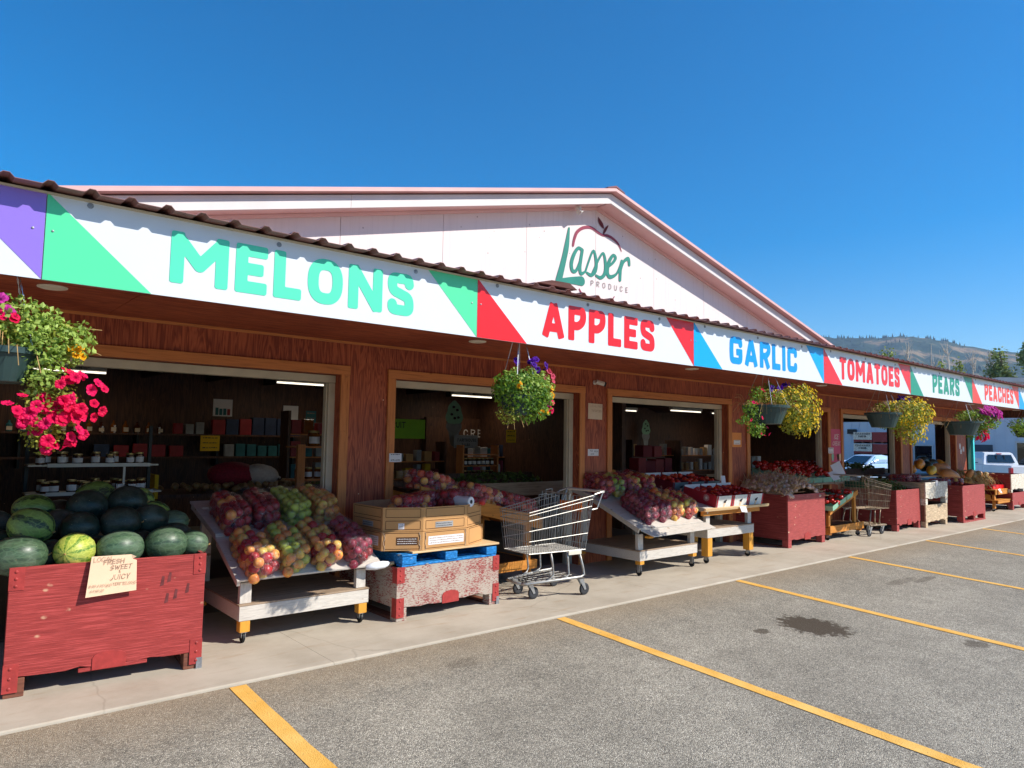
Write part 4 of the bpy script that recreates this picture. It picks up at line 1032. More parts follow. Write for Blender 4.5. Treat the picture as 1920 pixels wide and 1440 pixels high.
MEL = [(.12, 1.37, .785, .15, .12, 'm_mid', .0, .05, 'long green watermelon at the front left corner of the bin'),
 (.405, 1.36, .79, .125, .112, 'm_bright', -2.15, .0, 'bright yellow green watermelon with its stem end facing out, left of the peach card'),
 (.655, 1.36, .785, .14, .115, 'm_mid', .15, .0, 'green watermelon with a tan patch directly behind the peach card'),
 (.925, 1.36, .79, .13, .118, 'm_mid', .1, .05, 'shiny dark veined watermelon right of the peach card'),
 (1.105, 1.40, .775, .1, .09, 'm_mid', -.3, .15, 'small green watermelon at the front right corner of the bin'),
 (.20, 1.62, .925, .13, .118, 'm_stripe', -.5, .3, 'boldly striped watermelon resting on the front left melon'),
 (.47, 1.64, .895, .118, .11, 'm_dark', .4, .1, 'dark watermelon above the bright yellow green one'),
 (.70, 1.62, .915, .125, .115, 'm_dark', -.2, .0, 'bluish dark watermelon above the peach card'),
 (.90, 1.70, .925, .125, .1, 'm_dark', .3, .1, 'dark watermelon in the second layer on the right'),
 (.30, 1.52, .75, .12, .1, 'm_dark', .9, 0, 'shaded dark watermelon wedged between the two front left ones'),
 (.545, 1.5, .76, .12, .1, 'm_dark', 1.2, 0, 'shaded dark watermelon wedged left behind the peach card'),
 (.80, 1.5, .775, .12, .1, 'm_dark', 1.0, 0, 'shaded dark watermelon wedged right behind the peach card'),
 (1.03, 1.6, .80, .13, .1, 'm_dark', .2, 0, 'shaded dark watermelon behind the front right corner one'),
 (.245, 1.98, 1.0, .125, .1, 'm_stripe', .1, .1, 'orange tinged striped watermelon at the back left of the heap'),
 (.55, 1.93, 1.0, .13, .122, 'm_dark', .2, .1, 'large dark watermelon near the top left of the heap'),
 (.80, 1.93, 1.025, .13, .12, 'm_dark', -.4, .0, 'large dark watermelon near the top right of the heap'),
 (.65, 2.22, 1.05, .14, .115, 'm_stripe', .3, .0, 'striped watermelon crowning the heap'),
 (.92, 2.17, 1.01, .13, .105, 'm_stripe', .8, .1, 'striped watermelon behind the top right dark one'),
 (1.0, 2.05, .93, .12, .09, 'm_stripe', -.2, .2, 'small striped watermelon on the right slope of the heap'),
 (1.10, 1.92, .865, .12, .09, 'm_mid', .1, .0, 'light green watermelon low on the right slope of the heap'),
 (.38, 1.82, .9, .13, .11, 'm_dark', .6, .0, 'dark watermelon deep in the left middle of the heap'),
 (.03, 1.7, .8, .14, .11, 'm_dark', .6, .0, 'dark watermelon cut off by the left picture edge'),
 (.02, 1.95, .9, .13, .11, 'm_dark', .2, .0, 'dark watermelon at the far left back of the heap'),
 (.42, 2.2, .93, .13, .11, 'm_dark', .2, .0, 'dark watermelon at the back of the heap under the striped top')]
for a in MEL: add_melon(*a)
part('inner_shelf', MB().box(-.5, .5, .03, 1.07, .58, .66), 'dark_ply', bin1)
# ------------------------------------------------------------------ apples in clear bags
def apple_mesh(mat, seg=11):
    pr = [(.0, -.78), (.22, -.86), (.5, -.80), (.82, -.48), (1.0, .02), (.97, .38), (.78, .72), (.48, .88), (.2, .84), (.05, .66)]
    mb = MB(); vs = []; m = len(pr)
    for r, z in pr:
        for k in range(seg): q = 2*PI*k/seg; w = 1+.03*math.cos(5*q)*(1 if z < 0 else .3); vs.append((r*w*math.cos(q), r*w*math.sin(q), z))
    mb.add(vs, [(i*seg+k, i*seg+(k+1) % seg, (i+1)*seg+(k+1) % seg, (i+1)*seg+k) for i in range(m-1) for k in range(seg)])
    mb.tube([(0, 0, .62), (.06, .03, 1.05)], .05, 4, 1)
    return mb.mesh('apple', [mat, 'bark'], True)
APM = {k: apple_mesh(k) for k in ('a_red', 'a_dark', 'a_green', 'a_peach', 'a_blush', 'a_plum')}
APPLES = []   # (pos, rot, r, mesh key, label, group)
def apple_bag(c, yaw, pitch, L, W, H, keys, label, neck=1, rr=.0405, seed=0, alabel=None, gr='clear bags of apples'):
    rnd = random.Random(seed*31+5)
    m4 = rot4(c, 0, 0, yaw) @ rot4((0, 0, 0), 0, pitch, 0)
    pts = []; a, b, h = L/2, W/2, H/2
    dx, dy, dz = rr*2.04, rr*1.80, rr*1.68; iz = 0; z = -h+rr
    while z <= h-rr+.012:
        iy = 0; y = -b+rr
        while y <= b-rr+.008:
            x = -a+rr+(.5*dx if (iy+iz) % 2 else 0)
            while x <= a-rr+.008:
                e = abs(x/a)**2.2+abs(y/b)**2.0+abs(max(z, 0)/h)**2.0
                if e < 1.16: pts.append(Vector((x+rnd.uniform(-.006, .006), y+rnd.uniform(-.006, .006), z+rnd.uniform(-.005, .005))))
                x += dx
            y += dy; iy += 1
        z += dz; iz += 1
    wp = [m4 @ q for q in pts]
    def seen(p):
        a_ = m4 @ p; d = (CAM-a_).normalized()
        return not any((q-a_).dot(d) > .3*rr and ((q-a_)-d*(q-a_).dot(d)).length < .75*rr for q in wp)
    bm = bmesh.new()
    for p in pts:
        r = rr*rnd.uniform(.92, 1.08); k = keys[rnd.randrange(len(keys))]
        APPLES.append((m4 @ p, (rnd.uniform(0, 6), rnd.uniform(0, 6), rnd.uniform(0, 6)), r, k, alabel or 'apple in the '+label.replace('clear ', ''), 'apples in clear bags and boxes', seen(p)))
        for d in ((1,0,0),(-1,0,0),(0,1,0),(0,-1,0),(0,0,1),(0,0,-1),(.7,.7,0),(-.7,.7,0),(.7,-.7,0),(-.7,-.7,0),(.6,0,.8),(-.6,0,.8),(0,.6,.8),(0,-.6,.8)):
            bm.verts.new(p+Vector(d)*r*1.07)
    res = bmesh.ops.convex_hull(bm, input=bm.verts[:])
    bmesh.ops.delete(bm, geom=list({g for g in res['geom_interior']+res['geom_unused'] if isinstance(g, bmesh.types.BMVert)}), context='VERTS')
    bmesh.ops.subdivide_edges(bm, edges=bm.edges[:], cuts=1, use_grid_fill=True, smooth=.3)
    for v in bm.verts:
        q = v.co*17+Vector((seed, 0, 0)); v.co += v.co.normalized()*(.006*mnoise.noise(q)+.004*mnoise.noise(q*2.7))
    me = bpy.data.meshes.new('bag_film'); bm.to_mesh(me); bm.free()
    me.materials.append(M['bag']); me.polygons.foreach_set('use_smooth', [True]*len(me.polygons))
    t = thing('apple_bag', label, 'bag', c, 0, gr); t.rotation_mode = 'QUATERNION'; t.rotation_quaternion = m4.to_quaternion()
    o = obj('bag_film', me, t)
    if neck:
        s = neck; mb = MB(); vs = []; n = 14; rows = [(a*.9, .035), (a+.02, .016), (a+.035, .014), (a+.07, .045), (a+.10, .06)]
        for j, (x, r) in enumerate(rows):
            for k in range(n):
                q = 2*PI*k/n; w = 1+(.45*math.sin(q*5+seed) if j > 2 else .1*math.sin(q*4)); vs.append((s*(x+(.012*math.sin(q*3) if j > 2 else 0)), r*w*math.cos(q), r*w*.7*math.sin(q)+.02))
        mb.add(vs, [(j*n+k, j*n+(k+1) % n, (j+1)*n+(k+1) % n, (j+1)*n+k) for j in range(len(rows)-1) for k in range(n)])
        part('bag_neck', mb, 'bag', t, smooth=True)
    return t
P1 = math.atan2(.25, .535); P2 = math.atan2(.2, .71)
def on1(x, y):   # a point on the lower / upper board of the first stand
    yy = y-1.52
    return (.462+(yy+.035)*.467 if yy < .5 else .735+(yy-.49)*.2817)
G1 = 'clear bags of apples on the white stand beside the watermelons'
for k, (x, y, keys, d, up) in enumerate((
    (1.60, 1.63, ['a_peach', 'a_peach', 'a_blush', 'a_red'], 'clear bag of orange apples, front left on the first white stand', 0),
    (1.865, 1.66, ['a_blush', 'a_blush', 'a_green', 'a_peach'], 'clear bag of yellow green apples, second in front on the first white stand', 0),
    (2.13, 1.68, ['a_blush', 'a_blush', 'a_red', 'a_peach'], 'clear bag of blushed green apples, third in front on the first white stand', 0),
    (2.41, 1.67, ['a_plum', 'a_plum', 'a_dark'], 'clear bag of purple red apples, front right on the first white stand', 0),
    (1.60, 2.20, ['a_red', 'a_red', 'a_dark', 'a_peach'], 'clear bag of red apples, back left on the first white stand', 1),
    (1.86, 2.25, ['a_dark', 'a_dark', 'a_red'], 'clear bag of deep red apples behind the yellow green ones, first white stand', 1),
    (2.13, 2.27, ['a_green'], 'clear bag of all green apples, back row of the first white stand', 1),
    (2.40, 2.29, ['a_peach', 'a_blush', 'a_peach'], 'clear bag of peach coloured apples, back right on the first white stand', 1))):
    H = .235
    apple_bag((x, y, on1(x, y)+.108), PI/2+random.uniform(-.08, .08), -(P2 if up else P1), .53, .275, H, keys, d, 1 if up else (1 if k % 2 else 0), seed=k+1, gr=G1)
G2 = 'clear bags of apples on the white stand right of the trolley'
P3 = math.atan2(.305, .74)
def on2(y): yy = y-1.45; return (.53+(yy+.02)*.412 if yy < .72 else .85+(yy-.71)*.2245)
for k, (x, y, keys, d, w) in enumerate((
    (6.17, 1.67, ['a_plum', 'a_dark', 'a_plum'], 'clear bag of dusky red apples, front left on the second white stand', .27),
    (6.44, 1.69, ['a_plum', 'a_plum', 'a_red'], 'clear bag of purplish apples, second in front on the second white stand', .26),
    (6.70, 1.70, ['a_blush', 'a_peach', 'a_peach'], 'clear bag of yellow blushed apples, third in front on the second white stand', .26),
    (6.97, 1.70, ['a_peach', 'a_blush', 'a_red'], 'clear bag of peach apples, front right on the second white stand', .27),
    (6.03, 2.24, ['a_plum', 'a_dark', 'a_red'], 'clear bag of dark apples, back left on the second white stand', .27),
    (6.30, 2.28, ['a_plum', 'a_blush', 'a_green'], 'clear bag of mixed red and green apples, back of the second white stand', .27),
    (6.58, 2.28, ['a_blush', 'a_plum', 'a_peach'], 'clear bag of dull green apples, back of the second white stand', .27),
    (6.86, 2.28, ['a_red', 'a_peach', 'a_red'], 'clear bag of orange red apples, back right on the second white stand', .27),
    (6.2, 2.62, ['a_blush', 'a_plum'], 'knotted bag of apples at the very back of the second white stand', .27))):
    apple_bag((x, y, on2(y)+.11), PI/2+random.uniform(-.1, .1), -P3 if y < 2.15 else -.22, .53, w, .22, keys, d, 1, seed=k+21, gr=G2)
G3 = 'clear bags of apples on the pine stand behind the trolley'
for k, (x, y, keys, d) in enumerate((
    (3.62, 2.25, ['a_red', 'a_peach', 'a_dark'], 'knotted bag of red apples, high left on the pine stand'),
    (3.95, 2.6, ['a_red', 'a_peach'], 'bag of red apples at the back of the pine stand'),
    (4.17, 2.17, ['a_red', 'a_red', 'a_peach'], 'plump bag of red and yellow apples along the pine stand front'),
    (4.62, 2.15, ['a_red', 'a_peach', 'a_red'], 'bag of red apples, low right on the pine stand'),
    (4.55, 2.55, ['a_red', 'a_dark'], 'bag of red apples behind the trolley, back right on the pine stand'))):
    apple_bag((x, y, sl_z(x-3.3)-.03+.105), 0+random.uniform(-.1, .1), math.atan(.243), .56, .32, .23, keys, d, -1, seed=k+41, gr=G3)
G4 = 'clear bags of apples in the cardboard bin'
for k, (x, y, keys, d) in enumerate((
    (3.02, 1.72, ['a_red', 'a_dark', 'a_red', 'a_peach'], 'clear bag of red apples, front of the octagonal cardboard bin'),
    (3.30, 1.86, ['a_dark', 'a_red'], 'clear bag of dark red apples in the middle of the octagonal cardboard bin'),
    (3.55, 1.75, ['a_red', 'a_dark'], 'clear bag of red apples beside the film roll in the cardboard bin'))):
    apple_bag((x, y, .96+.015*k), .25+random.uniform(-.1, .1), 0, .42, .28, .2, keys, d, 1, seed=k+61, gr=G4)
fr = thing('film_roll', 'white roll of plastic produce bags lying on the cardboard bin rim', 'roll', (3.50, 1.45, .945), math.radians(15))
part('film', MB().lathe([(.018, -.09), (.045, -.09), (.047, -.085), (.047, .085), (.045, .09), (.018, .09)], 18, 0, rot4((0, .07, 0), PI/2)), 'roll_white', fr)
part('core_hole', MB().lathe([(.002, -.001), (.0178, -.001), (.0178, .002), (.002, .002)], 14, 0, rot4((0, -.0195, 0), PI/2)), 'black', fr)
apple_bag((3.68, 1.52, .95), -.9, 0, .2, .12, .1, ['a_red'], 'crumpled small clear bag sticking out beside the film roll', 1, seed=77, gr=G4)
def place_apples():
    APPLES.sort(key=lambda a: (a[0]-CAM).length*(1.0 if a[6] else 10))
    for p, r, s, k, lab, g, _ in APPLES[:300]:
        tag(obj('apple', APM[k], None, p, r, (s, s, s)), lab, 'apple', g)
    keys = list(APM); mb = MB()
    base = {k: ([tuple(v.co) for v in APM[k].vertices], [tuple(f.vertices) for f in APM[k].polygons]) for k in keys}
    for p, r, s, k, lab, g, _ in APPLES[300:]:
        m4 = rot4(p, *r, (s, s, s)); vs, fs = base[k]
        mb.add([m4 @ Vector(v) for v in vs], fs, keys.index(k))
    tag(obj('apples', mb.mesh('apples', keys, True)), 'remaining red and yellow apples in the further bags', 'apples', kind='stuff')
ORD = ('first', 'second', 'third', 'fourth', 'fifth', 'sixth', 'seventh', 'eighth', 'ninth', 'tenth', 'eleventh', 'twelfth', 'thirteenth', 'fourteenth', 'fifteenth')
# ------------------------------------------------------------------ shopping trolleys
def trolley(label, x, y, rz, wire, plate, plate_txt, fill=1):
    """local: front of basket at -X end, handle at +X, near side -Y, origin on ground in the middle"""
    t = thing('shopping_trolley', label, 'shopping cart', (x, y, 0), rz, 'wire shopping trolleys')
    xf, xb = -.42, .40         # basket floor front / back
    def wall(u, v, s):          # side wall: u 0..1 front->back, v 0..1 up
        z0 = .44+(.0)*u; z1 = .83+.14*u
        hw = .2+.035*u+.04*v+.0*u
        return (xf-.04*v*(1-u)+u*(xb-xf)+.08*v*u, s*hw, z0+(z1-z0)*v)
    mb = MB()
    for s in (-1, 1):
        n = 24
        for i in range(n+1):
            u = i/n; mb.tube([wall(u, 0, s), wall(u, .5, s), wall(u, 1, s)], .0030, 4)
        for v in (0, .3, .55, .8, .93, 1.0):
            mb.tube([wall(0, v, s), wall(.5, v, s), wall(1, v, s)], .0045 if v in (0, 1.0) else .0038, 5)
    for i in range(13):
        w = -1+2*i/12
        f = lambda v: (wall(0, v, 1)[0], w*wall(0, v, 1)[1], wall(0, v, 1)[2]); mb.tube([f(0), f(.5), f(1)], .0030, 4)
        g = lambda u: (wall(u, 0, 1)[0], w*wall(u, 0, 1)[1], .44); mb.tube([g(0), g(.5), g(1)], .0032, 4)
    for v in (0, .3, .55, .8, .93, 1): p = wall(0, v, 1); mb.tube([p, (p[0]-.012, 0, p[2]), (p[0], -p[1], p[2])], .0038, 5)
    for u in (.15, .3, .45, .6, .75, .9, 1.0): p = wall(u, 0, 1); mb.tube([p, (p[0], -p[1], p[2]-.004)], .003, 4)
    part('wire_basket', mb, wire, t)
    mb = MB()                    # hinged back flap and child seat
    for i in range(11):
        w = -1+.2*i; p = wall(1, 0, 1); q = wall(1, 1, 1)
        mb.tube([(p[0], w*p[1], p[2]+.03), (q[0]-.03, w*q[1], q[2]-.02)], .0032, 4)
    for v in (.1, .5, .75, .97): p = wall(1, v, 1); mb.tube([(p[0]-.02*v, p[1], p[2]), (p[0]-.02*v, -p[1], p[2])], .0034, 4)
    for i in range(9):
        w = -1+.25*i; q = wall(.78, 1, 1); mb.tube([(wall(.7, .35, 1)[0], w*.2, .60), (q[0]-.06, w*.22, q[2]+.03)], .0032, 4)
    mb.tube([(.16, .22, .93), (.17, .22, .99), (.17, -.22, .99), (.16, -.22, .93)], .004, 5)
    mb.tube([(.13, .235, .86), (.13, .235, .95), (.26, .235, .96)], .005, 5); mb.tube([(.24, .235, .9), (.24, .235, 1.0), (.34, .235, 1.01), (.34, .235, .93)], .005, 5)
    part('child_seat', mb, wire, t)
    pw = .17
    part('seat_plate', MB().box(.405, .411, -pw, pw, .80, .895), plate, t)
    mb = MB(); ribbon_text(mb, plate_txt, -pw+.02, .825, .05, .07, lambda u, v, l: (.4115+l, u, v), gap=.2); part('plate_lettering', mb, 'wine', t)
    # handle
    q = wall(1, 1, 1); mb = MB()
    for s in (-1, 1):
        mb.tube([(q[0]-.02, s*q[1], q[2]-.14), (q[0]+.06, s*q[1], q[2]-.13), (q[0]+.16, s*q[1], q[2]+.035)], .008, 6)
        mb.tube([(q[0], s*q[1], q[2]-.02), (q[0]+.02, s*q[1], q[2]+.01), (q[0]+.16, s*q[1], q[2]+.035)], .007, 6)
    part('handle_bracket', mb, wire, t)
    part('handle_bar', MB().tube([(q[0]+.16, -q[1]-.01, q[2]+.035), (q[0]+.16, q[1]+.01, q[2]+.035)], .013, 8), 'white_vinyl', t)
    # chassis
    mb = MB()
    for s in (-1, 1):
        mb.tube([(-.44, s*.11, .155), (-.40, s*.15, .155), (.1, s*.225, .175), (.33, s*.24, .18), (.375, s*.24, .20), (.36, s*.24, .26), (.30, s*.23, .43)], .0135, 8)
        mb.tube([(.13, s*.215, .43), (.14, s*.22, .36), (.155, s*.222, .22), (.12, s*.22, .19), (.02, s*.21, .172)], .012, 7)
        mb.tube([(-.1, s*.2, .43), (-.075, s*.2, .34), (-.055, s*.2, .23), (-.09, s*.19, .19), (-.16, s*.185, .165)], .011, 7)
    mb.tube([(-.44, .11, .155), (-.45, 0, .153), (-.44, -.11, .155)], .0135, 8)
    part('chassis', mb, 'chrome' if wire == 'chrome' else wire, t, smooth=True)
    part('frame_plate', MB().box(.13, .33, -.245, -.235, .40, .44), 'cream', t, bevel=.004)
    mb = MB()
    for i in range(9):
        xx = -.34+.08*i; w = .13+.1*(i/9); mb.tube([(xx, w, .17), (xx, -w, .17)], .0025, 4)
    for i in range(5): mb.tube([(-.36, -.12+.06*i, .165), (.33, -.2+.1*i, .178)], .0028, 4)
    part('lower_rack', mb, wire, t)
    for ch in t.children:
        for vv in ch.data.vertices: vv.co.x *= .83
    for xx, s, yy in ((-.275, 1, .13), (-.275, -1, .115), (.27, 1, .235), (.27, -1, .235)):
        w = t if False else None
        f = MB()
        for e in (-.017, .017): f.prism([(xx-.028, .155), (xx+.03, .155), (xx+.062, .055), (xx+.042, .05)] if s else [], s*yy+e-.0015, s*yy+e+.0015)
        f.box(xx-.028, xx+.03, s*yy-.019, s*yy+.019, .153, .159)
        part('caster_fork', f, 'steel', t)
        m4 = rot4((xx+.05, s*yy, .058), PI/2)
        wh = part('wheel', MB().lathe([(.012, -.011), (.034, -.009), (.036, .009), (.012, .011)][::1], 16, 0, m4), 'steel', t)
        part('tyre', MB().lathe([(.036, -.012), (.052, -.013), (.058, -.008), (.058, .008), (.052, .013), (.036, .012)], 20, 0, m4), 'rubber', wh, smooth=True)
    return t
trolley('shiny wire shopping trolley with an orange seat plate, beside the weathered crate', 4.44, 1.45, math.radians(-4), 'chrome', 'yellow_plate', 'STAY')
trolley('rusty wire shopping trolley with a green seat plate, in front of the tomatoes', 12.12, 1.62, math.radians(172), 'rust_wire', 'green_plate', '')

# ------------------------------------------------------------------ tomato cartons, baskets, small fruit
TM = {k: None for k in ('tom', 'tom_o')}
def tomato_mesh(mat):
    pr = [(.0, -.8), (.6, -.7), (.95, -.25), (1, .15), (.8, .6), (.4, .76), (.08, .66)]; seg = 9; mb = MB(); vs = []
    for r, z in pr:
        for k in range(seg): q = 2*PI*k/seg; w = 1+.05*math.cos(4*q); vs.append((r*w*math.cos(q), r*w*math.sin(q), z))
    mb.add(vs, [(i*seg+k, i*seg+(k+1) % seg, (i+1)*seg+(k+1) % seg, (i+1)*seg+k) for i in range(len(pr)-1) for k in range(seg)])
    for k in range(5):
        q = 2*PI*k/5; mb.add([(.06*math.cos(q+1), .06*math.sin(q+1), .68), (.4*math.cos(q), .4*math.sin(q), .8), (.06*math.cos(q-1), .06*math.sin(q-1), .68)], [(0, 1, 2)], 1)
    return mb.mesh('tomato', [mat, 'leaf_b'], True)
for k in TM: TM[k] = tomato_mesh(k)
NT_ = [0]
def toms(x0, x1, y0, y1, z, n, r, keys, lab, group, slope=0, mound=.5):
    for i in range(n):
        u, v = random.random(), random.random(); x = x0+(x1-x0)*u; y = y0+(y1-y0)*v
        hz = z+slope*(y-y0)+mound*r*2*random.random()*(1-abs(2*u-1)**2)*(1-abs(2*v-1)**2)
        s = r*random.uniform(.85, 1.15); o = obj('tomato', TM[random.choice(keys)], None, (x, y, hz), (random.uniform(-.6, .6), random.uniform(-.6, .6), random.uniform(0, 6)), (s, s, s))
        tag(o, lab, 'tomato', group)
SL3 = math.atan2(.128, .66)
def carton(x, y, z, w, d, h, an, label, front, kind):
    t = thing('tomato_carton', label, 'carton', (x, y, z), 0, 'printed tomato cartons'); t.rotation_euler = (an, 0, 0)
    part('front_panel', MB().box(0, w, 0, .006, 0, h), front, t)
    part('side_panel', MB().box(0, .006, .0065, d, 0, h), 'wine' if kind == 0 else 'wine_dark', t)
    part('side_panel', MB().box(w-.006, w, .0065, d, 0, h), 'wine' if kind == 0 else 'wine_dark', t)
    part('back_panel', MB().box(.0065, w-.0065, d-.006, d, 0, h+.02), 'paper', t)
    part('carton_floor', MB().box(.0065, w-.0065, .0065, d-.0065, 0, .006), 'card_in', t)
    for sx in (0, w-.028): part('corner_tab', MB().box(sx, sx+.028, -.002, -.0005, 0, h), 'wine' if kind == 0 else 'wine_dark', t)
    mb = MB(); pl = lambda u, v: (u, -.0028, v)
    sdf_mesh([('c', [(w*.48, h*.12, .016), (w*.52, h*.35, .022)])], .006, mb, pl); part('printed_picture', mb, 'paper_peach', t)
    mb = MB(); sdf_mesh([('c', [(w*.46, h*.5, .012), (w*.55, h*.56, .012), (w*.60, h*.62, .008)]), ('c', [(w*.48, h*.42, .006), (w*.57, h*.44, .006)])], .005, mb, lambda u, v: (u, -.0031, v)); part('printed_picture', mb, 'ink', t)
    if kind == 0:   # ray print on the long side
        mb = MB(); l = 0
        for k in range(8):
            q = PI*k/8; c, s = math.cos(q), math.sin(q); R = .045
            l += .0002
            mb.add([(-.0006-l, .16+R*c-.002*s, .09+R*s+.002*c), (-.0006-l, .16+R*c+.002*s, .09+R*s-.002*c), (-.0006-l, .16-R*c+.002*s, .09-R*s-.002*c), (-.0006-l, .16-R*c-.002*s, .09-R*s+.002*c)], [(0, 1, 2, 3)])
        part('printed_star', mb, 'ink_white', t)
    return t
for k in range(3):
    x = 7.41+.37*k; w = .35
    carton(x, 1.46, .688, w, .52, .15, SL3, 'red and white printed tomato carton, %s of the three in the front row' % ('left', 'middle', 'right')[k], 'carton_white', 0)
    toms(x+.04, x+w-.04, 1.52, 1.9, .825, 12, .036, ['tom', 'tom', 'tom_o'], 'ripe red tomato in the %s front carton' % ('left', 'middle', 'right')[k], 'loose tomatoes in cartons and baskets', math.tan(SL3))
    x = 7.42+.38*k
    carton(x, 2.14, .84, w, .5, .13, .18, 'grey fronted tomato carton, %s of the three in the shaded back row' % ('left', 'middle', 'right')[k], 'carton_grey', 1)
    toms(x+.04, x+w-.04, 2.2, 2.55, .965, 12, .036, ['tom_o', 'tom', 'tom_o'], 'orange red tomato in the %s back carton' % ('left', 'middle', 'right')[k], 'loose tomatoes in cartons and baskets', .18)
for k, (x, z) in enumerate(((10.75, .50), (11.0, .57), (11.25, .645))):
    for j, y in enumerate((1.60, 1.86, 2.12)):
        t = thing('pulp_basket', 'mint pulp basket of tomatoes, %s column, %s row on the pine stand' % (('left', 'middle', 'right')[k], ('front', 'second', 'back')[j]), 'basket', (x, y, z), 0, 'mint pulp baskets'); t.rotation_euler = (0, -math.atan(.29), 0)
        part('basket_shell', MB().add([(-.1, -.1, 0), (.1, -.1, 0), (.1, .1, 0), (-.1, .1, 0), (-.12, -.12, .085), (.12, -.12, .085), (.12, .12, .085), (-.12, .12, .085)],
             [(0,3,2,1), (0,1,5,4), (1,2,6,5), (2,3,7,6), (3,0,4,7)]), 'mint_basket', t)
        part('rim', MB().tube([(-.12, -.12, .085), (.12, -.12, .085), (.12, .12, .085), (-.12, .12, .085), (-.12, -.12, .085)], .005, 5), 'mint_basket', t)
        toms(x-.1, x+.1, y-.1, y+.1, z+.095, 9, .041, ['tom'], 'red tomato in a mint basket beside the garlic', 'loose tomatoes in cartons and baskets')
for k in range(7):
    t = thing('tomato_tray', 'shaded tray of tomatoes on the upper shelf, %s from the left' % ORD[k], 'tray', (10.62+.36*k, 2.33, .832), 0, 'tomato trays on the upper shelf')
    part('tray_front', MB().box(0, .34, 0, .008, 0, .09), 'mint_basket', t); part('tray_body', MB().prism_x([(.009, 0), (.55, 0), (.55, .26), (.009, .06)], .009, .331).box(0, .008, .009, .5, .021, .09).box(.332, .34, .009, .5, .021, .09), 'mint_basket', t)
    toms(10.63+.36*k, 10.97+.36*k, 2.36, 2.95, .955, 20, .047, ['tom'], 'red tomato on the shaded upper shelf', 'loose tomatoes in cartons and baskets', .36, 1.0)
one('price_card', MB().add([(0, 0, 0), (.24, -.05, .06), (.24, .05, .28), (0, .1, .2)], [(0, 1, 2, 3)]), 'paper', 'white price card standing behind the rusty trolley', 'price card', loc=(11.75, 1.95, .95))
one('price_card', MB().add([(0, 0, 0), (.14, -.05, .03), (.14, .05, .17), (0, .1, .13)], [(0, 1, 2, 3)]), 'paper', 'small white price card lying below the taller one by the rusty trolley', 'price card', loc=(11.55, 1.9, .9))
one('price_card', MB().box(0, .1, 0, .003, 0, .12), 'paper', 'little white price card standing up behind the front row of tomato cartons', 'price card', loc=(8.3, 1.95, .93), rot=(-.15, 0, 0))
one('price_card', MB().add([(0, 0, 0), (.13, -.015, -.012), (.145, -.03, -.09), (.02, -.02, -.075)], [(0, 3, 2, 1)]), 'paper', 'white card hanging over the front lip of the tomato stand', 'price card', loc=(7.83, 1.385, .70))
one('price_card', MB().box(0, .11, -.003, 0, 0, .1), 'paper', 'white price card on the bleached crate', 'price card', loc=(14.46, 1.325, .76))
one('price_card', MB().box(0, .2, -.003, 0, 0, .1), 'paper', 'pale lilac price card at the left edge of the squash bin', 'price card', loc=(15.06, 1.6, .735))
# garlic heap
def garlic_mesh():
    mb = MB(); pr = [(.0, -.026), (.018, -.024), (.029, -.008), (.028, .006), (.016, .02), (.007, .03), (.005, .04)]; seg = 8; vs = []
    for r, z in pr:
        for k in range(seg): q = 2*PI*k/seg; w = 1+.08*math.cos(4*q); vs.append((r*w*math.cos(q), r*w*math.sin(q), z))
    mb.add(vs, [(i*seg+k, i*seg+(k+1) % seg, (i+1)*seg+(k+1) % seg, (i+1)*seg+k) for i in range(len(pr)-1) for k in range(seg)])
    mb.tube([(0, 0, .035), (.008, .004, .09), (.004, .012, .15)], [.0045, .0038, .003], 4, 1)
    for k in range(3):
        q = k*2.1; mb.tube([(.006*math.cos(q), .006*math.sin(q), -.026), (.016*math.cos(q), .016*math.sin(q), -.04)], .0015, 3, 1)
    return mb.mesh('garlic_bulb', ['garlic', 'garlic_stalk'], True)
gme = garlic_mesh()
def gh(x, y): # heap height
    u, v = (x-9.93)/.56, (y-2.05)/.5
    return .74+.27*max(0, 1-.75*u*u-.5*v*v)-(.05*max(0, u))
for i in range(290):
    x, y = 9.93+random.uniform(-.56, .56), 2.05+random.uniform(-.51, .42)
    o = obj('garlic_bulb', gme, None, (x, y, gh(x, y)+random.uniform(-.01, .025)), (random.uniform(-1.6, 1.6), random.uniform(-1.6, 1.6), random.uniform(0, 6)), (random.uniform(.85, 1.2),)*3)
    tag(o, 'dry garlic bulb with its stalk in the heap on the red bin', 'garlic', 'garlic bulbs heaped in the red bin')
mb = MB(); n = 14; vs = [(9.93-.55+1.1*i/n, 1.575+.96*j/n, gh(9.93-.55+1.1*i/n, 1.575+.96*j/n)-.03) for j in range(n+1) for i in range(n+1)]
mb.add(vs, [(j*(n+1)+i, j*(n+1)+i+1, (j+1)*(n+1)+i+1, (j+1)*(n+1)+i) for j in range(n) for i in range(n)])
for k in range(420):
    x, y = 9.93+random.uniform(-.55, .55), 2.05+random.uniform(-.5, .42); z = gh(x, y); d = Vector((random.uniform(-1, 1), random.uniform(-1, .6), random.uniform(-.1, .9))).normalized()*random.uniform(.07, .17)
    mb.tube([(x, y, z), Vector((x, y, z))+d], .0036, 3)
tag(obj('garlic_stalks', mb.mesh('garlic_stalks', 'garlic_stalk')), 'tangle of dry garlic stalks filling the heap in the red bin', 'garlic stalks', kind='stuff')
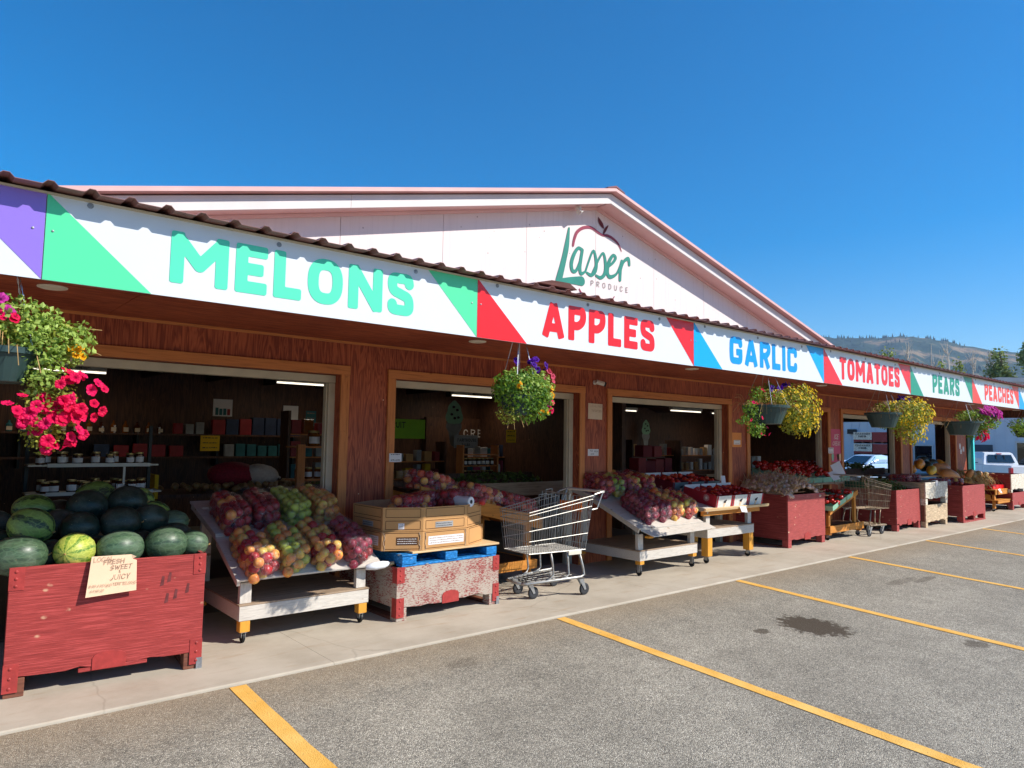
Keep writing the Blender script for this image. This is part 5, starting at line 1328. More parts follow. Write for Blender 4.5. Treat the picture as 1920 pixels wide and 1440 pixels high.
# leafy / bagged produce heaps on the far bins
def leaf_cloud(mb, c, rad, n, size, mi=0, rnd=random, shell=.55, bias=Vector((0, 0, 0)), droop=.0, flat=.6):
    c = Vector(c)
    for _ in range(n):
        d = Vector((rnd.gauss(0, 1), rnd.gauss(0, 1), rnd.gauss(0, 1))).normalized()
        r = shell+(1-shell)*rnd.random()**.7
        p = c+Vector((d.x*rad[0], d.y*rad[1], d.z*rad[2]))*r
        nrm = (d*flat+Vector((rnd.gauss(0, .5), rnd.gauss(0, .5), rnd.gauss(.25, .5)))+bias).normalized()
        a = nrm.orthogonal().normalized(); q = rnd.uniform(0, 6.3); a = (a*math.cos(q)+nrm.cross(a)*math.sin(q)); b = nrm.cross(a)
        s = size*rnd.uniform(.6, 1.25); k = nrm*s*.22
        mb.add([p-a*s*.5, p-b*s*.36-k*.3, p+a*s*.12-b*s*.42, p+a*s*.55+k, p+a*s*.12+b*s*.42, p+b*s*.36-k*.3], [(0, 1, 2, 3), (0, 3, 4, 5)], mi)
def heap(name, label, c, rad, n, size, mat, cat='produce'):
    mb = MB(); leaf_cloud(mb, c, rad, n, size); tag(obj(name, mb.mesh(name, mat)), label, cat, kind='stuff')
heap('salad_greens', 'bagged pale greens heaped on the faded red bin by the rusty trolley', (13.42, 1.98, .72), (.56, .5, .17), 900, .05, 'greens', 'greens')
heap('corn_husks', 'tan dried corn husks on the stepped stand at the right end', (19.2, 2.3, .70), (.85, .5, .25), 1000, .07, 'husk', 'corn husks')
def ovoid(name, label, c, L, R, mat, yaw, tilt, cat, group, neck=0):
    mb = MB(); n, m = 9, 12; vs = []
    for i in range(n+1):
        a = PI*i/n; x = -math.cos(a); r = max(.02, math.sin(a)**.8)*(1-neck*max(0, x)*.6)
        for k in range(m): q = 2*PI*k/m; w = 1+.05*math.cos(5*q); vs.append((x*L, r*R*w*math.cos(q), r*R*w*math.sin(q)))
    mb.add(vs, [(i*m+k, i*m+(k+1) % m, (i+1)*m+(k+1) % m, (i+1)*m+k) for i in range(n) for k in range(m)])
    mb.tube([(L*.97, 0, 0), (L*1.25, .01, .02)], [R*.16, R*.1], 5)
    return one(name, mb, mat, label, cat, group, True, 0, c, (random.uniform(0, 6), tilt, yaw))
GQ = 'squash piled beside the right hand bins'
one('squash_table', MB().box(16.3, 19.0, 2.42, 3.6, .80, .83).box(16.35, 16.43, 2.5, 2.58, 0, .799).box(18.85, 18.93, 2.5, 2.58, 0, .799), 'grey_wood', 'plank table under the squash pile in the last doorway', 'table')
for a in (('large orange marrow squash on top of the pile', (17.3, 2.62, 1.10), .30, .12, 'squash_o', .25, -.15, .3), ('yellow marrow squash lying below the orange one', (17.55, 2.45, .96), .28, .11, 'squash_y', .2, -.1, .2),
          ('dark green squash between the orange and yellow ones', (17.62, 2.6, 1.04), .2, .13, 'squash_g', .8, .1, 0), ('dark green squash at the back of the pile', (18.0, 2.8, 1.14), .24, .14, 'squash_g', .1, 0, 0),
          ('second dark green squash at the right of the pile top', (18.35, 2.75, 1.08), .22, .13, 'squash_g', -.3, 0, 0), ('tan squash sloping down the front of the pile', (18.05, 2.4, .95), .28, .14, 'squash_t', -.5, .35, .3),
          ('tan squash low at the front of the pile', (17.95, 2.2, .85), .24, .13, 'squash_t', -.6, .3, .3), ('small orange pumpkin at the right of the pile', (18.75, 2.7, 1.05), .14, .14, 'squash_o', 0, 0, 0),
          ('tan pumpkin beside the small orange pumpkin', (18.5, 2.5, .98), .15, .13, 'squash_t', 0, 0, 0), ('knobbly yellow gourd at the right end of the pile', (19.0, 2.62, 1.02), .12, .12, 'squash_y', 0, 0, 0),
          ('orange squash at the far left of the pile', (16.75, 2.6, .98), .2, .11, 'squash_o', .5, 0, .2)):
    ovoid('squash', a[0], a[1], a[2], a[3], a[4], a[5], a[6], 'squash', GQ, a[7])
for k in range(9):
    ovoid('corn_bundle', 'brown Indian corn bundle over the stepped stand, %s from the left' % ORD[k], (18.75+.26*k, 2.05+.05*(k % 2), .86-.02*k), .13, .075, 'husk' if k % 3 else 'squash_t', 1.3+.1*k, 1.0, 'corn', 'Indian corn bundles')
mb = MB()
for k in range(150):
    x = random.uniform(18.5, 20.8); y = random.uniform(1.75, 2.1); z = random.uniform(.6, .85)
    mb.tube([(x, y, z), (x+random.uniform(-.1, .1), y-random.uniform(.02, .15), z-random.uniform(.1, .28))], .006, 3)
tag(obj('corn_stalks', mb.mesh('corn_stalks', 'dry_stem')), 'dry stalks hanging off the corn bundles at the right end', 'stalks', kind='stuff')
for k in range(5):
    one('fruit_pack', MB().box(0, .2, 0, .14, 0, .09), 'sign_red', 'bright red fruit pack on the stepped pine stand, %s from the left' % ORD[k], 'fruit pack', 'red fruit packs', False, .008, (19.05+.23*k, 1.66, .516))
one('white_tag', MB().add([(0, 0, 0), (.16, 0, .02), (.14, -.05, -.09), (.02, -.05, -.08)], [(0, 3, 2, 1)]), 'paper', 'crumpled white tag hanging off the stepped pine stand', 'price card', loc=(19.1, 1.58, .52))
for c, keys, lab, sd in (((14.3, 1.9, .9), ['a_dark', 'a_red'], 'bag of dark red apples on the bleached crate', 91), ((14.75, 1.9, .9), ['a_dark'], 'second bag of dark apples on the bleached crate', 92),
                         ((15.9, 1.75, .79), ['a_dark', 'a_plum'], 'bag of dark plums on the railed red bin', 93), ((16.5, 1.7, .80), ['a_peach', 'a_red'], 'bag of peaches on the railed red bin', 94)):
    o = apple_bag(c, .2, 0, .45, .4, .2, keys, lab, 1, seed=sd, rr=.04, gr='bags on the far bins')
place_apples()
# ------------------------------------------------------------------ hanging flower baskets
def petunia(r, lobes=5):
    mb = MB(); n = lobes*4; vs = [(0, 0, -.45*r)]
    for R, z in ((.25*r, -.1*r), (.65*r, .12*r), (r, .10*r)):
        for k in range(n):
            q = 2*PI*k/n; w = 1-(.14*(R/r))*(1-math.cos(lobes*q))*.5; vs.append((R*w*math.cos(q), R*w*math.sin(q), z+.06*r*math.cos(lobes*q*2)*(R/r)))
    fs = [(0, 1+(k+1) % n, 1+k)[::-1] for k in range(n)]
    for j in range(2): fs += [(1+j*n+k, 1+j*n+(k+1) % n, 1+(j+1)*n+(k+1) % n, 1+(j+1)*n+k) for k in range(n)]
    return mb.add(vs, fs)
def smallfl(r):
    mb = MB(); vs = [(0, 0, -.25*r)]; n = 10
    for k in range(n): q = 2*PI*k/n; w = 1 if k % 2 == 0 else .78; vs.append((r*w*math.cos(q), r*w*math.sin(q), .1*r))
    return mb.add(vs, [(0, 1+k, 1+(k+1) % n) for k in range(n)])
FL = {}
for k in ('f_pink', 'f_mag', 'f_pur', 'f_rose'): FL[k] = petunia(.03).mesh('petunia_flower', k)
for k in ('f_yel', 'f_gold'): FL[k] = smallfl(.019).mesh('small_flower', k)
FL['f_gold'] = petunia(.022).mesh('marigold_flower', 'f_gold')
def flower(t, key, p, nrm, s=1.0):
    o = obj({'f_yel': 'yellow_flower', 'f_gold': 'golden_flower'}.get(key, 'petunia_flower'), FL[key], t, p)
    o.rotation_mode = 'QUATERNION'; o.rotation_quaternion = Vector(nrm).to_track_quat('Z', 'Y') ; o.scale = (s, s, s); return o
def basket(label, x, y, ztop, pr, ph, blobs, flowers, seed, twigs=(), hook=2.42):
    """origin at the centre of the pot rim"""
    t = thing('hanging_basket', label, 'hanging basket', (-.375+(x+.375)*.955, .12, 1.52+(ztop-1.52)*.955), 0, 'hanging flower baskets along the awning'); t.scale = (.955,)*3; rnd = random.Random(seed)
    part('pot', MB().lathe([(pr*.62, -ph), (pr*.66, -ph+.004), (pr*.95, -.03), (pr*1.05, -.028), (pr*1.06, 0), (pr*.98, .002), (pr*.93, -.03)], 24), 'pot', t, smooth=False)
    part('soil', MB().lathe([(.0, -.02), (pr*.93, -.03), (pr*.93, -.034), (0, -.034)], 16), 'soil', t)
    hz = (hook-1.52-(ztop-1.52)*.955)/.955
    for k in range(4):
        q = PI/4+k*PI/2; mb = MB(); a = Vector((pr*math.cos(q), pr*math.sin(q), 0)); b = Vector((0, 0, hz)); n = 26
        for i in range(n):
            p, r_ = a.lerp(b, i/n), a.lerp(b, (i+1)/n); e = Vector((.0022, 0, 0) if i % 2 else (0, .0022, 0)); mb.tube([p+e, r_+e], .0014, 3); mb.tube([p-e, r_-e], .0014, 3)
        part('hanger_chain', mb, 'steel', t)
    part('hook', MB().tube([(0, 0, hz), (0, 0, hz+.02), (.012, 0, hz+.03)], .003, 5), 'steel', t)
    for nm, mat, items in blobs:
        mb = MB()
        for c, rad, n, size in items: leaf_cloud(mb, c, rad, n, size, 0, rnd, .35)
        part(nm, mb, mat, t, kind='stuff')
    mb = MB()
    for _ in range(40):
        q = rnd.uniform(0, 6.3); r = rnd.uniform(.4, 1)*pr; p = Vector((r*math.cos(q), r*math.sin(q), 0)); e = Vector((p.x*rnd.uniform(1.2, 1.9), p.y*rnd.uniform(1.2, 1.9), rnd.uniform(-.12, .16)))
        mb.tube([p, p.lerp(e, .5)+Vector((0, 0, .05)), e], .002, 3)
    for a, b in twigs: mb.tube([a, Vector(a).lerp(Vector(b), .5)+Vector((0, 0, .015)), b], .0022, 4)
    part('stems', mb, 'dry_stem', t, kind='stuff')
    for key, c, rad, n, s, face in flowers:
        for _ in range(n):
            d = Vector((rnd.gauss(0, 1), rnd.gauss(0, 1), rnd.gauss(0, 1))).normalized(); d.y = -abs(d.y) if rnd.random() < .8 else d.y
            p = Vector(c)+Vector((d.x*rad[0], d.y*rad[1], d.z*rad[2]))*rnd.uniform(.7, 1.05)
            nrm = (d*.7+Vector(face)*.9+Vector((rnd.gauss(0, .3), rnd.gauss(0, .3), rnd.gauss(0, .3)))).normalized()
            flower(t, key, p, nrm, s*rnd.uniform(.8, 1.15))
    return t
F0 = (.3, -.8, .35)
basket('hanging basket with hot pink petunias trailing far down, cut by the left picture edge', -.10, .30, 1.905, .15, .16,
    [('foliage', 'leaf_a', [((.02, -.04, .13), (.23, .17, .12), 1000, .026), ((.17, -.04, .04), (.2, .15, .13), 1000, .026), ((.16, -.06, -.12), (.1, .09, .14), 420, .024), ((.32, 0, .1), (.06, .05, .07), 90, .02)]),
     ('trailing_foliage', 'leaf_c', [((.2, -.06, -.28), (.14, .1, .16), 420, .022), ((.17, -.06, -.4), (.1, .08, .1), 160, .02), ((.1, -.02, .06), (.25, .15, .12), 240, .022)])],
    [('f_pink', (.29, -.08, -.21), (.15, .09, .12), 34, 1.0, F0), ('f_pink', (.12, -.08, -.28), (.1, .07, .08), 14, 1.0, F0), ('f_pink', (.24, -.08, -.36), (.11, .07, .11), 24, 1.0, F0), ('f_pink', (.2, -.08, -.45), (.03, .03, .05), 6, .9, F0),
     ('f_mag', (-.02, -.12, .19), (.06, .04, .05), 5, 1.15, F0), ('f_pink', (-.02, -.16, .11), (.07, .03, .04), 4, .8, F0), ('f_gold', (.28, -.09, -.01), (.03, .03, .05), 5, 1.0, F0), ('f_pur', (-.13, -.15, .05), (.03, .02, .03), 3, .9, F0)],
    11, [((.26, 0, .1), (.40, 0, .13)), ((.3, 0, .02), (.40, -.02, .0))])
basket('round bushy hanging basket of bright green foliage with purple petunias on top', 3.08, .30, 1.85, .15, .15,
    [('foliage', 'leaf_b', [((.02, -.02, .02), (.25, .2, .17), 1500, .03), ((.08, -.04, -.06), (.2, .17, .15), 900, .03), ((-.1, -.02, .06), (.14, .14, .13), 500, .028)]),
     ('young_leaves', 'leaf_a', [((.04, -.04, .06), (.26, .21, .16), 800, .026), ((.12, -.03, .12), (.15, .12, .12), 300, .024)]),
     ('trailing_foliage', 'leaf_c', [((-.12, -.03, -.15), (.1, .09, .08), 260, .018)])],
    [('f_pur', (.13, -.06, .23), (.1, .05, .06), 12, 1.0, F0), ('f_pur', (-.03, 0, .26), (.02, .02, .03), 2, 1.0, F0), ('f_gold', (.2, -.1, .03), (.1, .06, .06), 9, 1.0, F0), ('f_gold', (.15, -.12, -.13), (.05, .03, .03), 3, 1.0, F0), ('f_gold', (-.12, -.15, .06), (.04, .03, .03), 3, .9, F0),
     ('f_rose', (.28, -.04, .16), (.05, .04, .05), 6, .8, F0), ('f_pink', (.28, -.06, -.07), (.04, .03, .04), 5, 1.0, F0), ('f_mag', (.25, -.06, -.02), (.03, .03, .05), 5, .8, F0)],
    12, [((-.12, -.05, -.15), (-.15, -.06, -.25)), ((-.05, -.06, -.14), (-.01, -.08, -.24)), ((-.1, -.06, -.15), (-.09, -.07, -.26)), ((-.03, -.06, -.13), (.03, -.08, -.23))])
basket('hanging basket with a dense yellow flower cascade and pink trailers in a wide dark pot', 6.62, .30, 1.925, .235, .2,
    [('foliage', 'leaf_c', [((.52, -.06, .02), (.36, .24, .25), 1700, .026), ((.56, -.06, -.16), (.27, .2, .16), 800, .026), ((.05, -.02, .1), (.25, .16, .08), 500, .024)]),
     ('trailing_foliage', 'leaf_b', [((-.33, -.02, -.1), (.12, .09, .15), 300, .024), ((-.22, -.02, -.26), (.15, .08, .09), 260, .024), ((-.2, 0, .12), (.08, .07, .1), 150, .024), ((.12, .02, .2), (.12, .06, .07), 120, .022), ((-.45, 0, -.18), (.09, .06, .05), 70, .022)])],
    [('f_yel', (.55, -.06, .02), (.37, .26, .25), 165, 1.0, F0), ('f_yel', (.6, -.06, -.18), (.28, .22, .16), 95, 1.0, F0), ('f_yel', (.1, -.05, .1), (.2, .14, .08), 25, .9, F0),
     ('f_pink', (-.33, -.05, -.1), (.16, .06, .18), 5, .8, F0), ('f_pink', (-.1, -.05, -.27), (.2, .05, .06), 4, .7, F0), ('f_pink', (-.15, -.1, .1), (.14, .05, .12), 4, .6, F0), ('f_pur', (.12, -.05, .19), (.14, .05, .04), 6, 1.0, F0), ('f_pur', (.38, -.04, .24), (.05, .03, .03), 3, 1.0, F0)],
    13, [((.4, 0, .2), (.42, 0, .36)), ((.5, 0, .2), (.56, 0, .28))])
basket('hanging basket with a heart shaped yellow flower cascade right of its dark pot', 9.62, .30, 1.955, .22, .2,
    [('foliage', 'leaf_c', [((.5, -.16, .0), (.44, .26, .22), 1500, .028), ((.52, -.14, -.24), (.28, .2, .2), 700, .028), ((.1, 0, .08), (.24, .17, .08), 300, .026)]),
     ('trailing_foliage', 'leaf_b', [((.2, 0, -.17), (.3, .12, .06), 200, .024)])],
    [('f_yel', (.53, -.16, .02), (.46, .27, .23), 165, 1.1, F0), ('f_yel', (.55, -.14, -.24), (.3, .21, .2), 85, 1.1, F0), ('f_yel', (.1, -.05, .1), (.2, .14, .08), 20, 1.0, F0), ('f_pur', (.6, -.04, .21), (.18, .05, .05), 8, 1.2, F0)],
    14)
basket('hanging basket with purple and magenta petunias on its right side', 12.68, .30, 1.92, .27, .22,
    [('foliage', 'leaf_b', [((.5, -.12, .04), (.5, .28, .19), 1200, .034), ((.6, -.02, -.14), (.32, .2, .16), 500, .034)]), ('young_leaves', 'leaf_a', [((.2, -.03, .1), (.3, .2, .1), 400, .03)])],
    [('f_mag', (.55, -.2, .14), (.42, .2, .12), 60, 1.6, F0), ('f_pur', (.5, -.2, .1), (.35, .15, .1), 20, 1.5, F0), ('f_pink', (.6, -.05, -.2), (.32, .14, .12), 30, 1.4, F0), ('f_rose', (1.0, -.05, -.05), (.15, .1, .1), 12, 1.4, F0)], 15)
basket('shaded hanging basket half cut by the right picture edge', 16.4, .30, 1.93, .27, .22,
    [('foliage', 'leaf_b', [((.0, -.02, .0), (.75, .3, .2), 900, .036), ((-.35, 0, -.1), (.3, .2, .14), 200, .036)])], [('f_yel', (.3, -.02, -.05), (.5, .25, .22), 70, 1.3, F0)], 16)
# ------------------------------------------------------------------ notices on the front
def notice(label, x0, z0, x1, z1, mat, lines=(), y=WY-.003, name='notice', tilt=0, ink='ink_soft', cat='notice', squig=0):
    t = thing(name, label, cat, ((x0+x1)/2, y, (z0+z1)/2)); t.rotation_euler = (0, tilt, 0); w, h = x1-x0, z1-z0
    part('sheet', MB().box(-w/2, w/2, -.0012, .0012, -h/2, h/2), mat, t)
    mb = MB(); pl = lambda u, v, l: (u, -.0016-l, v)
    for (tx, x, z, sz, th, sl) in lines: ribbon_text(mb, tx, x, z, sz, th, pl, sl, jit=.02)
    for k in range(squig): squiggles(mb, -w*.38, w*.38, h*(.32-.64*k/max(1, squig-1)), h*.5/squig*.45, pl)
    if lines or squig: part('writing', mb, ink, t)
    return t
notice('cream paper notice on the plywood pillar left of the third doorway', 6.045, 1.787, 6.305, 1.985, 'paper_cream', [('LOCAL FRESH', -.09, .055, .028, .04, .1), ('TOMATOES', -.07, -.005, .026, .05, .1)], tilt=.02)
notice('small white card pinned below the cream notice', 6.045, 1.325, 6.24, 1.41, 'paper', [('FUJI', -.06, .012, .02, .06, .1), ('GALA', .015, .005, .02, .06, .1), ('12.99', -.05, -.03, .02, .06, .1)], ink='ink')
notice('orange card on the pillar right of the third doorway', 9.27, 1.45, 9.53, 1.675, 'paper_orange', squig=0)
notice('white slip stuck on the orange card', 9.31, 1.49, 9.49, 1.56, 'paper', squig=2, y=WY-.006)
notice('white tag stuck on the door trim left of the second doorway', 3.19, 1.275, 3.33, 1.36, 'paper', squig=2, y=WY-.028, ink='ink')
notice('white card on the trim left of the pink ice cream poster', 12.36, 1.35, 12.56, 1.455, 'paper', squig=2, y=WY-.03, ink='ink')
p = notice('tall pink ice cream poster on the pillar left of the fifth doorway', 12.53, 1.19, 12.93, 1.80, 'pink_poster', [('ICE', -.09, .12, .09, .06, .35), ('CREAM', -.15, .0, .075, .06, .35)], ink='ink_white', cat='poster', name='poster')
for k, (x, m_) in enumerate(((-.15, 'mint_basket'), (-.04, 'f_rose'), (.06, 'card_print'), (.15, 'paper_peach'))):
    mb = MB(); sdf_mesh([('c', [(x, -.26, .03), (x, -.2, .05)])], .012, mb, lambda u, v, K=k: (u, -.002-.0002*K, max(v, -.3))); part('printed_cone', mb, m_, p)
for k, (x, z) in enumerate(((19.24, 1.46), (19.3, 1.33), (19.47, 1.39))):
    notice('small white sticker by the last doorway, %s of the three' % ('uppermost', 'lowest', 'rightmost')[k], x, z, x+.11, z+.12, 'paper', squig=2)
def note():
    t = thing('price_note', 'peach card with handwriting pinned to the front of the watermelon bin', 'notice', (.588, 1.192, .655)); t.rotation_euler = (math.radians(1.5), math.radians(-1), math.radians(-5))
    part('sheet', MB().add([(-.115, 0, .118), (.098, 0, .112), (.105, -.004, .085), (.128, -.006, .075), (.13, -.018, -.108), (-.142, -.03, -.118)], [(0, 5, 4, 3, 2, 1)]), 'paper_peach', t)
    part('folded_corner', MB().add([(.098, -.0005, .112), (.125, -.012, .098), (.105, -.0045, .085)], [(0, 2, 1)]), 'paper_peach', t)
    yz = lambda u, v: -.0022-max(0, (.11-v))*.14*(.55+.45*(1 if u < 0 else .3))-.003
    pl = lambda u, v, l: (u, yz(u, v)-l, v)
    mb = MB()
    for tx, x, z, sz, th, sl in (('LOCAL', -.105, .085, .026, .04, .1), ('FRESH', -.05, .066, .028, .05, .1), ('SWEET', -.015, .03, .027, .05, .2), ('&', .03, .008, .018, .06, 0), ('JUICY', -.015, -.03, .03, .05, .2), ('WATERMELONS', -.04, -.065, .017, .05, .1),
                                  ('8.99 AVG', -.125, -.062, .014, .055, .1), ('6 FOR 20', -.118, -.09, .013, .06, .1)):
        ribbon_text(mb, tx, x, z, sz, th, pl, sl, jit=.03)
    part('handwriting', mb, 'ink_soft', t)
note()
sc = thing('security_camera', 'small white security camera on the wall above the pillar by the third doorway', 'security camera', (6.16, WY, 2.255))
part('mount', MB().lathe([(.03, 0), (.03, .012), (.012, .02), (.012, .05)], 14, 0, rot4((0, 0, 0), PI/2)), 'white_vinyl', sc)
part('camera_body', MB().tube([(-.02, -.05, .005), (.07, -.1, -.02)], .028, 12), 'white_vinyl', sc)
part('lens_hood', MB().tube([(.0705, -.1003, -.02), (.09, -.11, -.026)], .03, 12), 'black', sc)
fl = thing('spotlight', 'twin white spotlight under the gable peak above the emblem', 'spotlight', (5.72, WY-.12, 4.41))
part('base', MB().lathe([(.04, 0), (.04, .02), (.02, .03)], 12, 0, rot4((0, 0, 0), PI)), 'white_vinyl', fl)
for s in (-1, 1):
    part('lamp_head', MB().lathe([(.012, 0), (.02, .03), (.036, .085), (.034, .087), (.01, .07)], 12, 0, rot4((s*.03, 0, -.02), PI-.4, s*.75)), 'white_vinyl', fl)
# ------------------------------------------------------------------ inside the shop
for k, (x, y, z, L) in enumerate(((1.0, 7.7, 2.36, 1.25), (4.6, 7.3, 2.36, 1.25), (8.2, 7.7, 2.36, 1.0), (12.6, 7.6, 2.25, 1.25), (13.9, 6.6, 2.25, 1.2), (16.8, 7.4, 2.3, 1.2))):
    t = thing('strip_light', 'lit fluorescent strip light on the ceiling inside the %s doorway' % ('first', 'left part of the second', 'second', 'third', 'right part of the third', 'fifth')[k], 'ceiling light', (x, y, z), 0, 'strip lights inside the shop')
    part('housing', MB().box(-L/2, L/2, -.06, .06, .03, .09), 'white_vinyl', t); part('lit_tube', MB().tube([(-L/2, 0, .012), (L/2, 0, .012)], .013, 8), 'tube', t)
    ld = bpy.data.lights.new('tube_light', 'AREA'); ld.shape = 'RECTANGLE'; ld.size = L; ld.size_y = .06; ld.energy = 3; ld.color = (1.0, .86, .66); lo = obj('tube_light', ld, t, (0, 0, -.012))
def jar(x, y, z, r, h, mat, group, lab):
    t = thing('jar', lab, 'jar', (x, y, z), random.uniform(-.4, .4), group)
    part('glass_body', JARM[mat], None, t); o = part('lid', JARM['lid'], None, t); o = part('label', JARM['label'], None, t)
    for c in t.children: c.scale = (r/.04, r/.04, h/.1)
JARM = {}
for k in ('jar_glass', 'jar_honey'): JARM[k] = MB().lathe([(.036, 0), (.04, .006), (.04, .078), (.034, .086)], 12).mesh('glass_body', k, False)
JARM['lid'] = MB().lathe([(.036, .087), (.037, .088), (.037, .1), (.034, .101)], 12).mesh('lid', 'lid')
n = 10; JARM['label'] = MB().add([(.0412*math.sin(-1.2+2.4*k/n), -.0412*math.cos(-1.2+2.4*k/n), z) for z in (.018, .062) for k in range(n+1)], [(k, k+1, n+2+k, n+1+k) for k in range(n)]).mesh('label', 'paper')
sh = thing('jar_shelf', 'metal shelf of labelled jars inside the first doorway behind the watermelons', 'shelf unit', (.40, 4.0, 0))
for k, (z, x1, d) in enumerate(((.95, 1.13, .34), (1.215, 1.09, .28), (.6, 1.15, .4))):
    part('shelf_board', MB().box(0, x1, 0, d, z-.015, z), 'cream', sh); part('price_rail', MB().box(.15, x1-.08, -.012, -.001, z-.022, z+.012), 'white_vinyl', sh)
for x in (.01, 1.07): part('upright', MB().box(x, x+.03, .34, .38, 0, 1.6), 'dark_frame', sh)
part('shelf_bracket', MB().box(.78, .80, .02, .03, .97, 1.19), 'white_vinyl', sh)
for z, n, y0 in ((.95, 9, 4.06), (.95, 8, 4.2), (1.215, 7, 4.06), (1.215, 5, 4.16), (.6, 6, 4.1)):
    for k in range(n):
        jar(.50+.95*(k+.5*random.random())/n, y0, z, random.uniform(.036, .046), random.uniform(.095, .125), random.choice(['jar_glass', 'jar_glass', 'jar_honey']), 'labelled jars on the metal shelf',
            '%s jar from left, %s row, %s board of the metal jar shelf' % (ORD[k], 'front' if y0 < 4.12 else 'back', {.95: 'middle', 1.215: 'top', .6: 'bottom'}[z]))
def lot(name, label, cat, x0, x1, y, z, n, w, d, h, mats, group, jitter=.2, bottle=False):
    for k in range(n):
        x = x0+(x1-x0)*(k+.5)/n; hh = h*random.uniform(1-jitter, 1)
        mb = MB()
        if bottle: mb.lathe([(w*.5, 0), (w*.5, hh*.62), (w*.2, hh*.78), (w*.18, hh)], 8)
        else: mb.box(-w/2, w/2, -d/2, d/2, 0, hh)
        o = one(name, mb, random.choice(mats), label+', %s from the left' % ORD[k], cat, group, False, 0 if bottle else .006, (x, y, z), (0, 0, random.uniform(-.12, .12)))
        if bottle: part('label', MB().box(-w*.42, w*.42, -w*.52, -w*.5, hh*.12, hh*.45), 'paper_cream', o)
bs = thing('wall_shelf', 'long dark shelves of packets on the back wall inside the first doorway', 'shelf unit', (0.2, 8.2, 0))
for z in (1.16, 1.52): part('shelf_board', MB().box(0, 4.7, 0, .38, z-.03, z), 'dark_ply', bs)
for x in (.5, 2.0, 3.2, 4.5): part('bracket', MB().box(x, x+.03, .1, .38, 1.0, 1.6), 'dark_frame', bs)
lot('bottle', 'small corked bottle on the upper wall shelf', 'bottle', .5, 2.6, 8.3, 1.52, 13, .08, .08, .2, ['jar_honey', 'jar_glass', 'teal_pack'], 'bottles on the wall shelf', .25, True)
lot('packet', 'dark blue packet on the upper wall shelf below the posters', 'packet', 3.3, 4.8, 8.3, 1.52, 7, .2, .12, .3, ['blue_pack', 'blue_pack', 'red_label'], 'packets on the wall shelf')
lot('packet', 'pale packet on the upper wall shelf beside the bottles', 'packet', 2.7, 3.2, 8.3, 1.52, 3, .12, .1, .2, ['grey_pack', 'red_label'], 'packets on the wall shelf')
lot('packet', 'speckled packet on the lower wall shelf', 'packet', 3.5, 4.6, 8.3, 1.16, 6, .15, .1, .22, ['grey_pack', 'teal_pack'], 'packets on the wall shelf')
lot('packet', 'dark packet on the lower wall shelf', 'packet', 1.6, 2.9, 8.3, 1.16, 5, .2, .1, .2, ['blue_pack', 'red_label'], 'packets on the wall shelf')
notice('white poster with a row of cans on the back wall inside the first doorway', 3.40, 1.83, 3.72, 2.12, 'paper', squig=0, y=8.59, cat='poster', name='poster')
lot('can_picture', 'printed can picture on the white poster', 'poster', 3.43, 3.69, 8.583, 1.85, 4, .05, .004, .13, ['red_label', 'teal_pack'], 'can pictures on the poster')
notice('white poster of two bottles on the back wall right of the can poster', 4.62, 1.78, 4.9, 2.06, 'paper', squig=0, y=8.59, cat='poster', name='poster')
notice('blue grey poster on the back wall at the right of the first doorway', 5.05, 1.7, 5.25, 1.98, 'teal_pack', squig=3, y=8.59, cat='poster', name='poster')
notice('yellow price card hanging from the wall shelf', 3.1, 1.25, 3.4, 1.5, 'paper_yellow', squig=3, y=8.17, ink='ink')
rk = thing('jar_rack', 'wooden rack with jars at the right inside the first doorway', 'rack', (2.95, 4.0, 0))
for x, zt in ((0, 1.42), (.34, 1.64)): part('post', MB().box(x, x+.09, 0, .05, 0, zt), 'trim_v', rk)
for z in (.75, 1.02, 1.4): part('rack_board', MB().box(-.02, .45, .051, .3, z-.02, z), 'trim_h', rk)
for k in range(6): jar(3.03+.12*(k % 3), 4.15, 1.02 if k < 3 else .75, .045, .13, 'jar_honey', 'jars on the wooden rack', 'squat jar on the wooden rack, %s of six' % ORD[k])
jar(3.2, 4.15, 1.4, .07, .18, 'jar_honey', 'jars on the wooden rack', 'large cloth topped jar on top of the wooden rack')
ot = thing('onion_table', 'dark table of loose onions inside the first doorway', 'table', (1.7, 5.0, 0)); part('table_top', MB().box(0, 2.1, 0, 1.0, .78, .82), 'dark_ply', ot)
for x in (.05, 1.95): part('leg', MB().box(x, x+.08, .05, .13, 0, .779), 'dark_ply', ot)
part('yellow_corner_board', MB().box(0, .04, -.01, .3, .78, 1.05), 'paper_yellow', ot)
OM = tomato_mesh('onion')
for k in range(70):
    s = random.uniform(.035, .045); tag(obj('onion', OM, None, (1.85+1.85*random.random(), 5.08+.6*random.random(), .855+.05*random.random()), (random.uniform(-1, 1), random.uniform(-1, 1), 0), (s, s, s)), 'yellow onion in the dim heap inside the first doorway', 'onion', 'onions on the dark table')
for k, (x, m_, lab) in enumerate(((2.75, 'red_mesh', 'red mesh sack lying on the onion table'), (3.1, 'garlic', 'pale mesh sack of onions on the onion table'))):
    ovoid('mesh_sack', lab, (x, 5.5, 1.0+.0*k), .34-.1*k, .17-.03*k, m_, .2, .1, 'sack', 'mesh sacks on the onion table')
def table(label, x0, x1, y0, y1, z, mat='grey_wood'):
    t = thing('produce_table', label, 'table', (x0, y0, 0), 0, 'produce tables inside the shop'); w, d = x1-x0, y1-y0
    part('table_top', MB().box(0, w, 0, d, z-.03, z), mat, t); part('front_board', MB().box(0, w, -.02, -.001, z-.06, z+.12), mat, t)
    for x in (.03, w-.1): part('leg', MB().box(x, x+.07, .03, .1, 0, z-.031), mat, t)
    return t
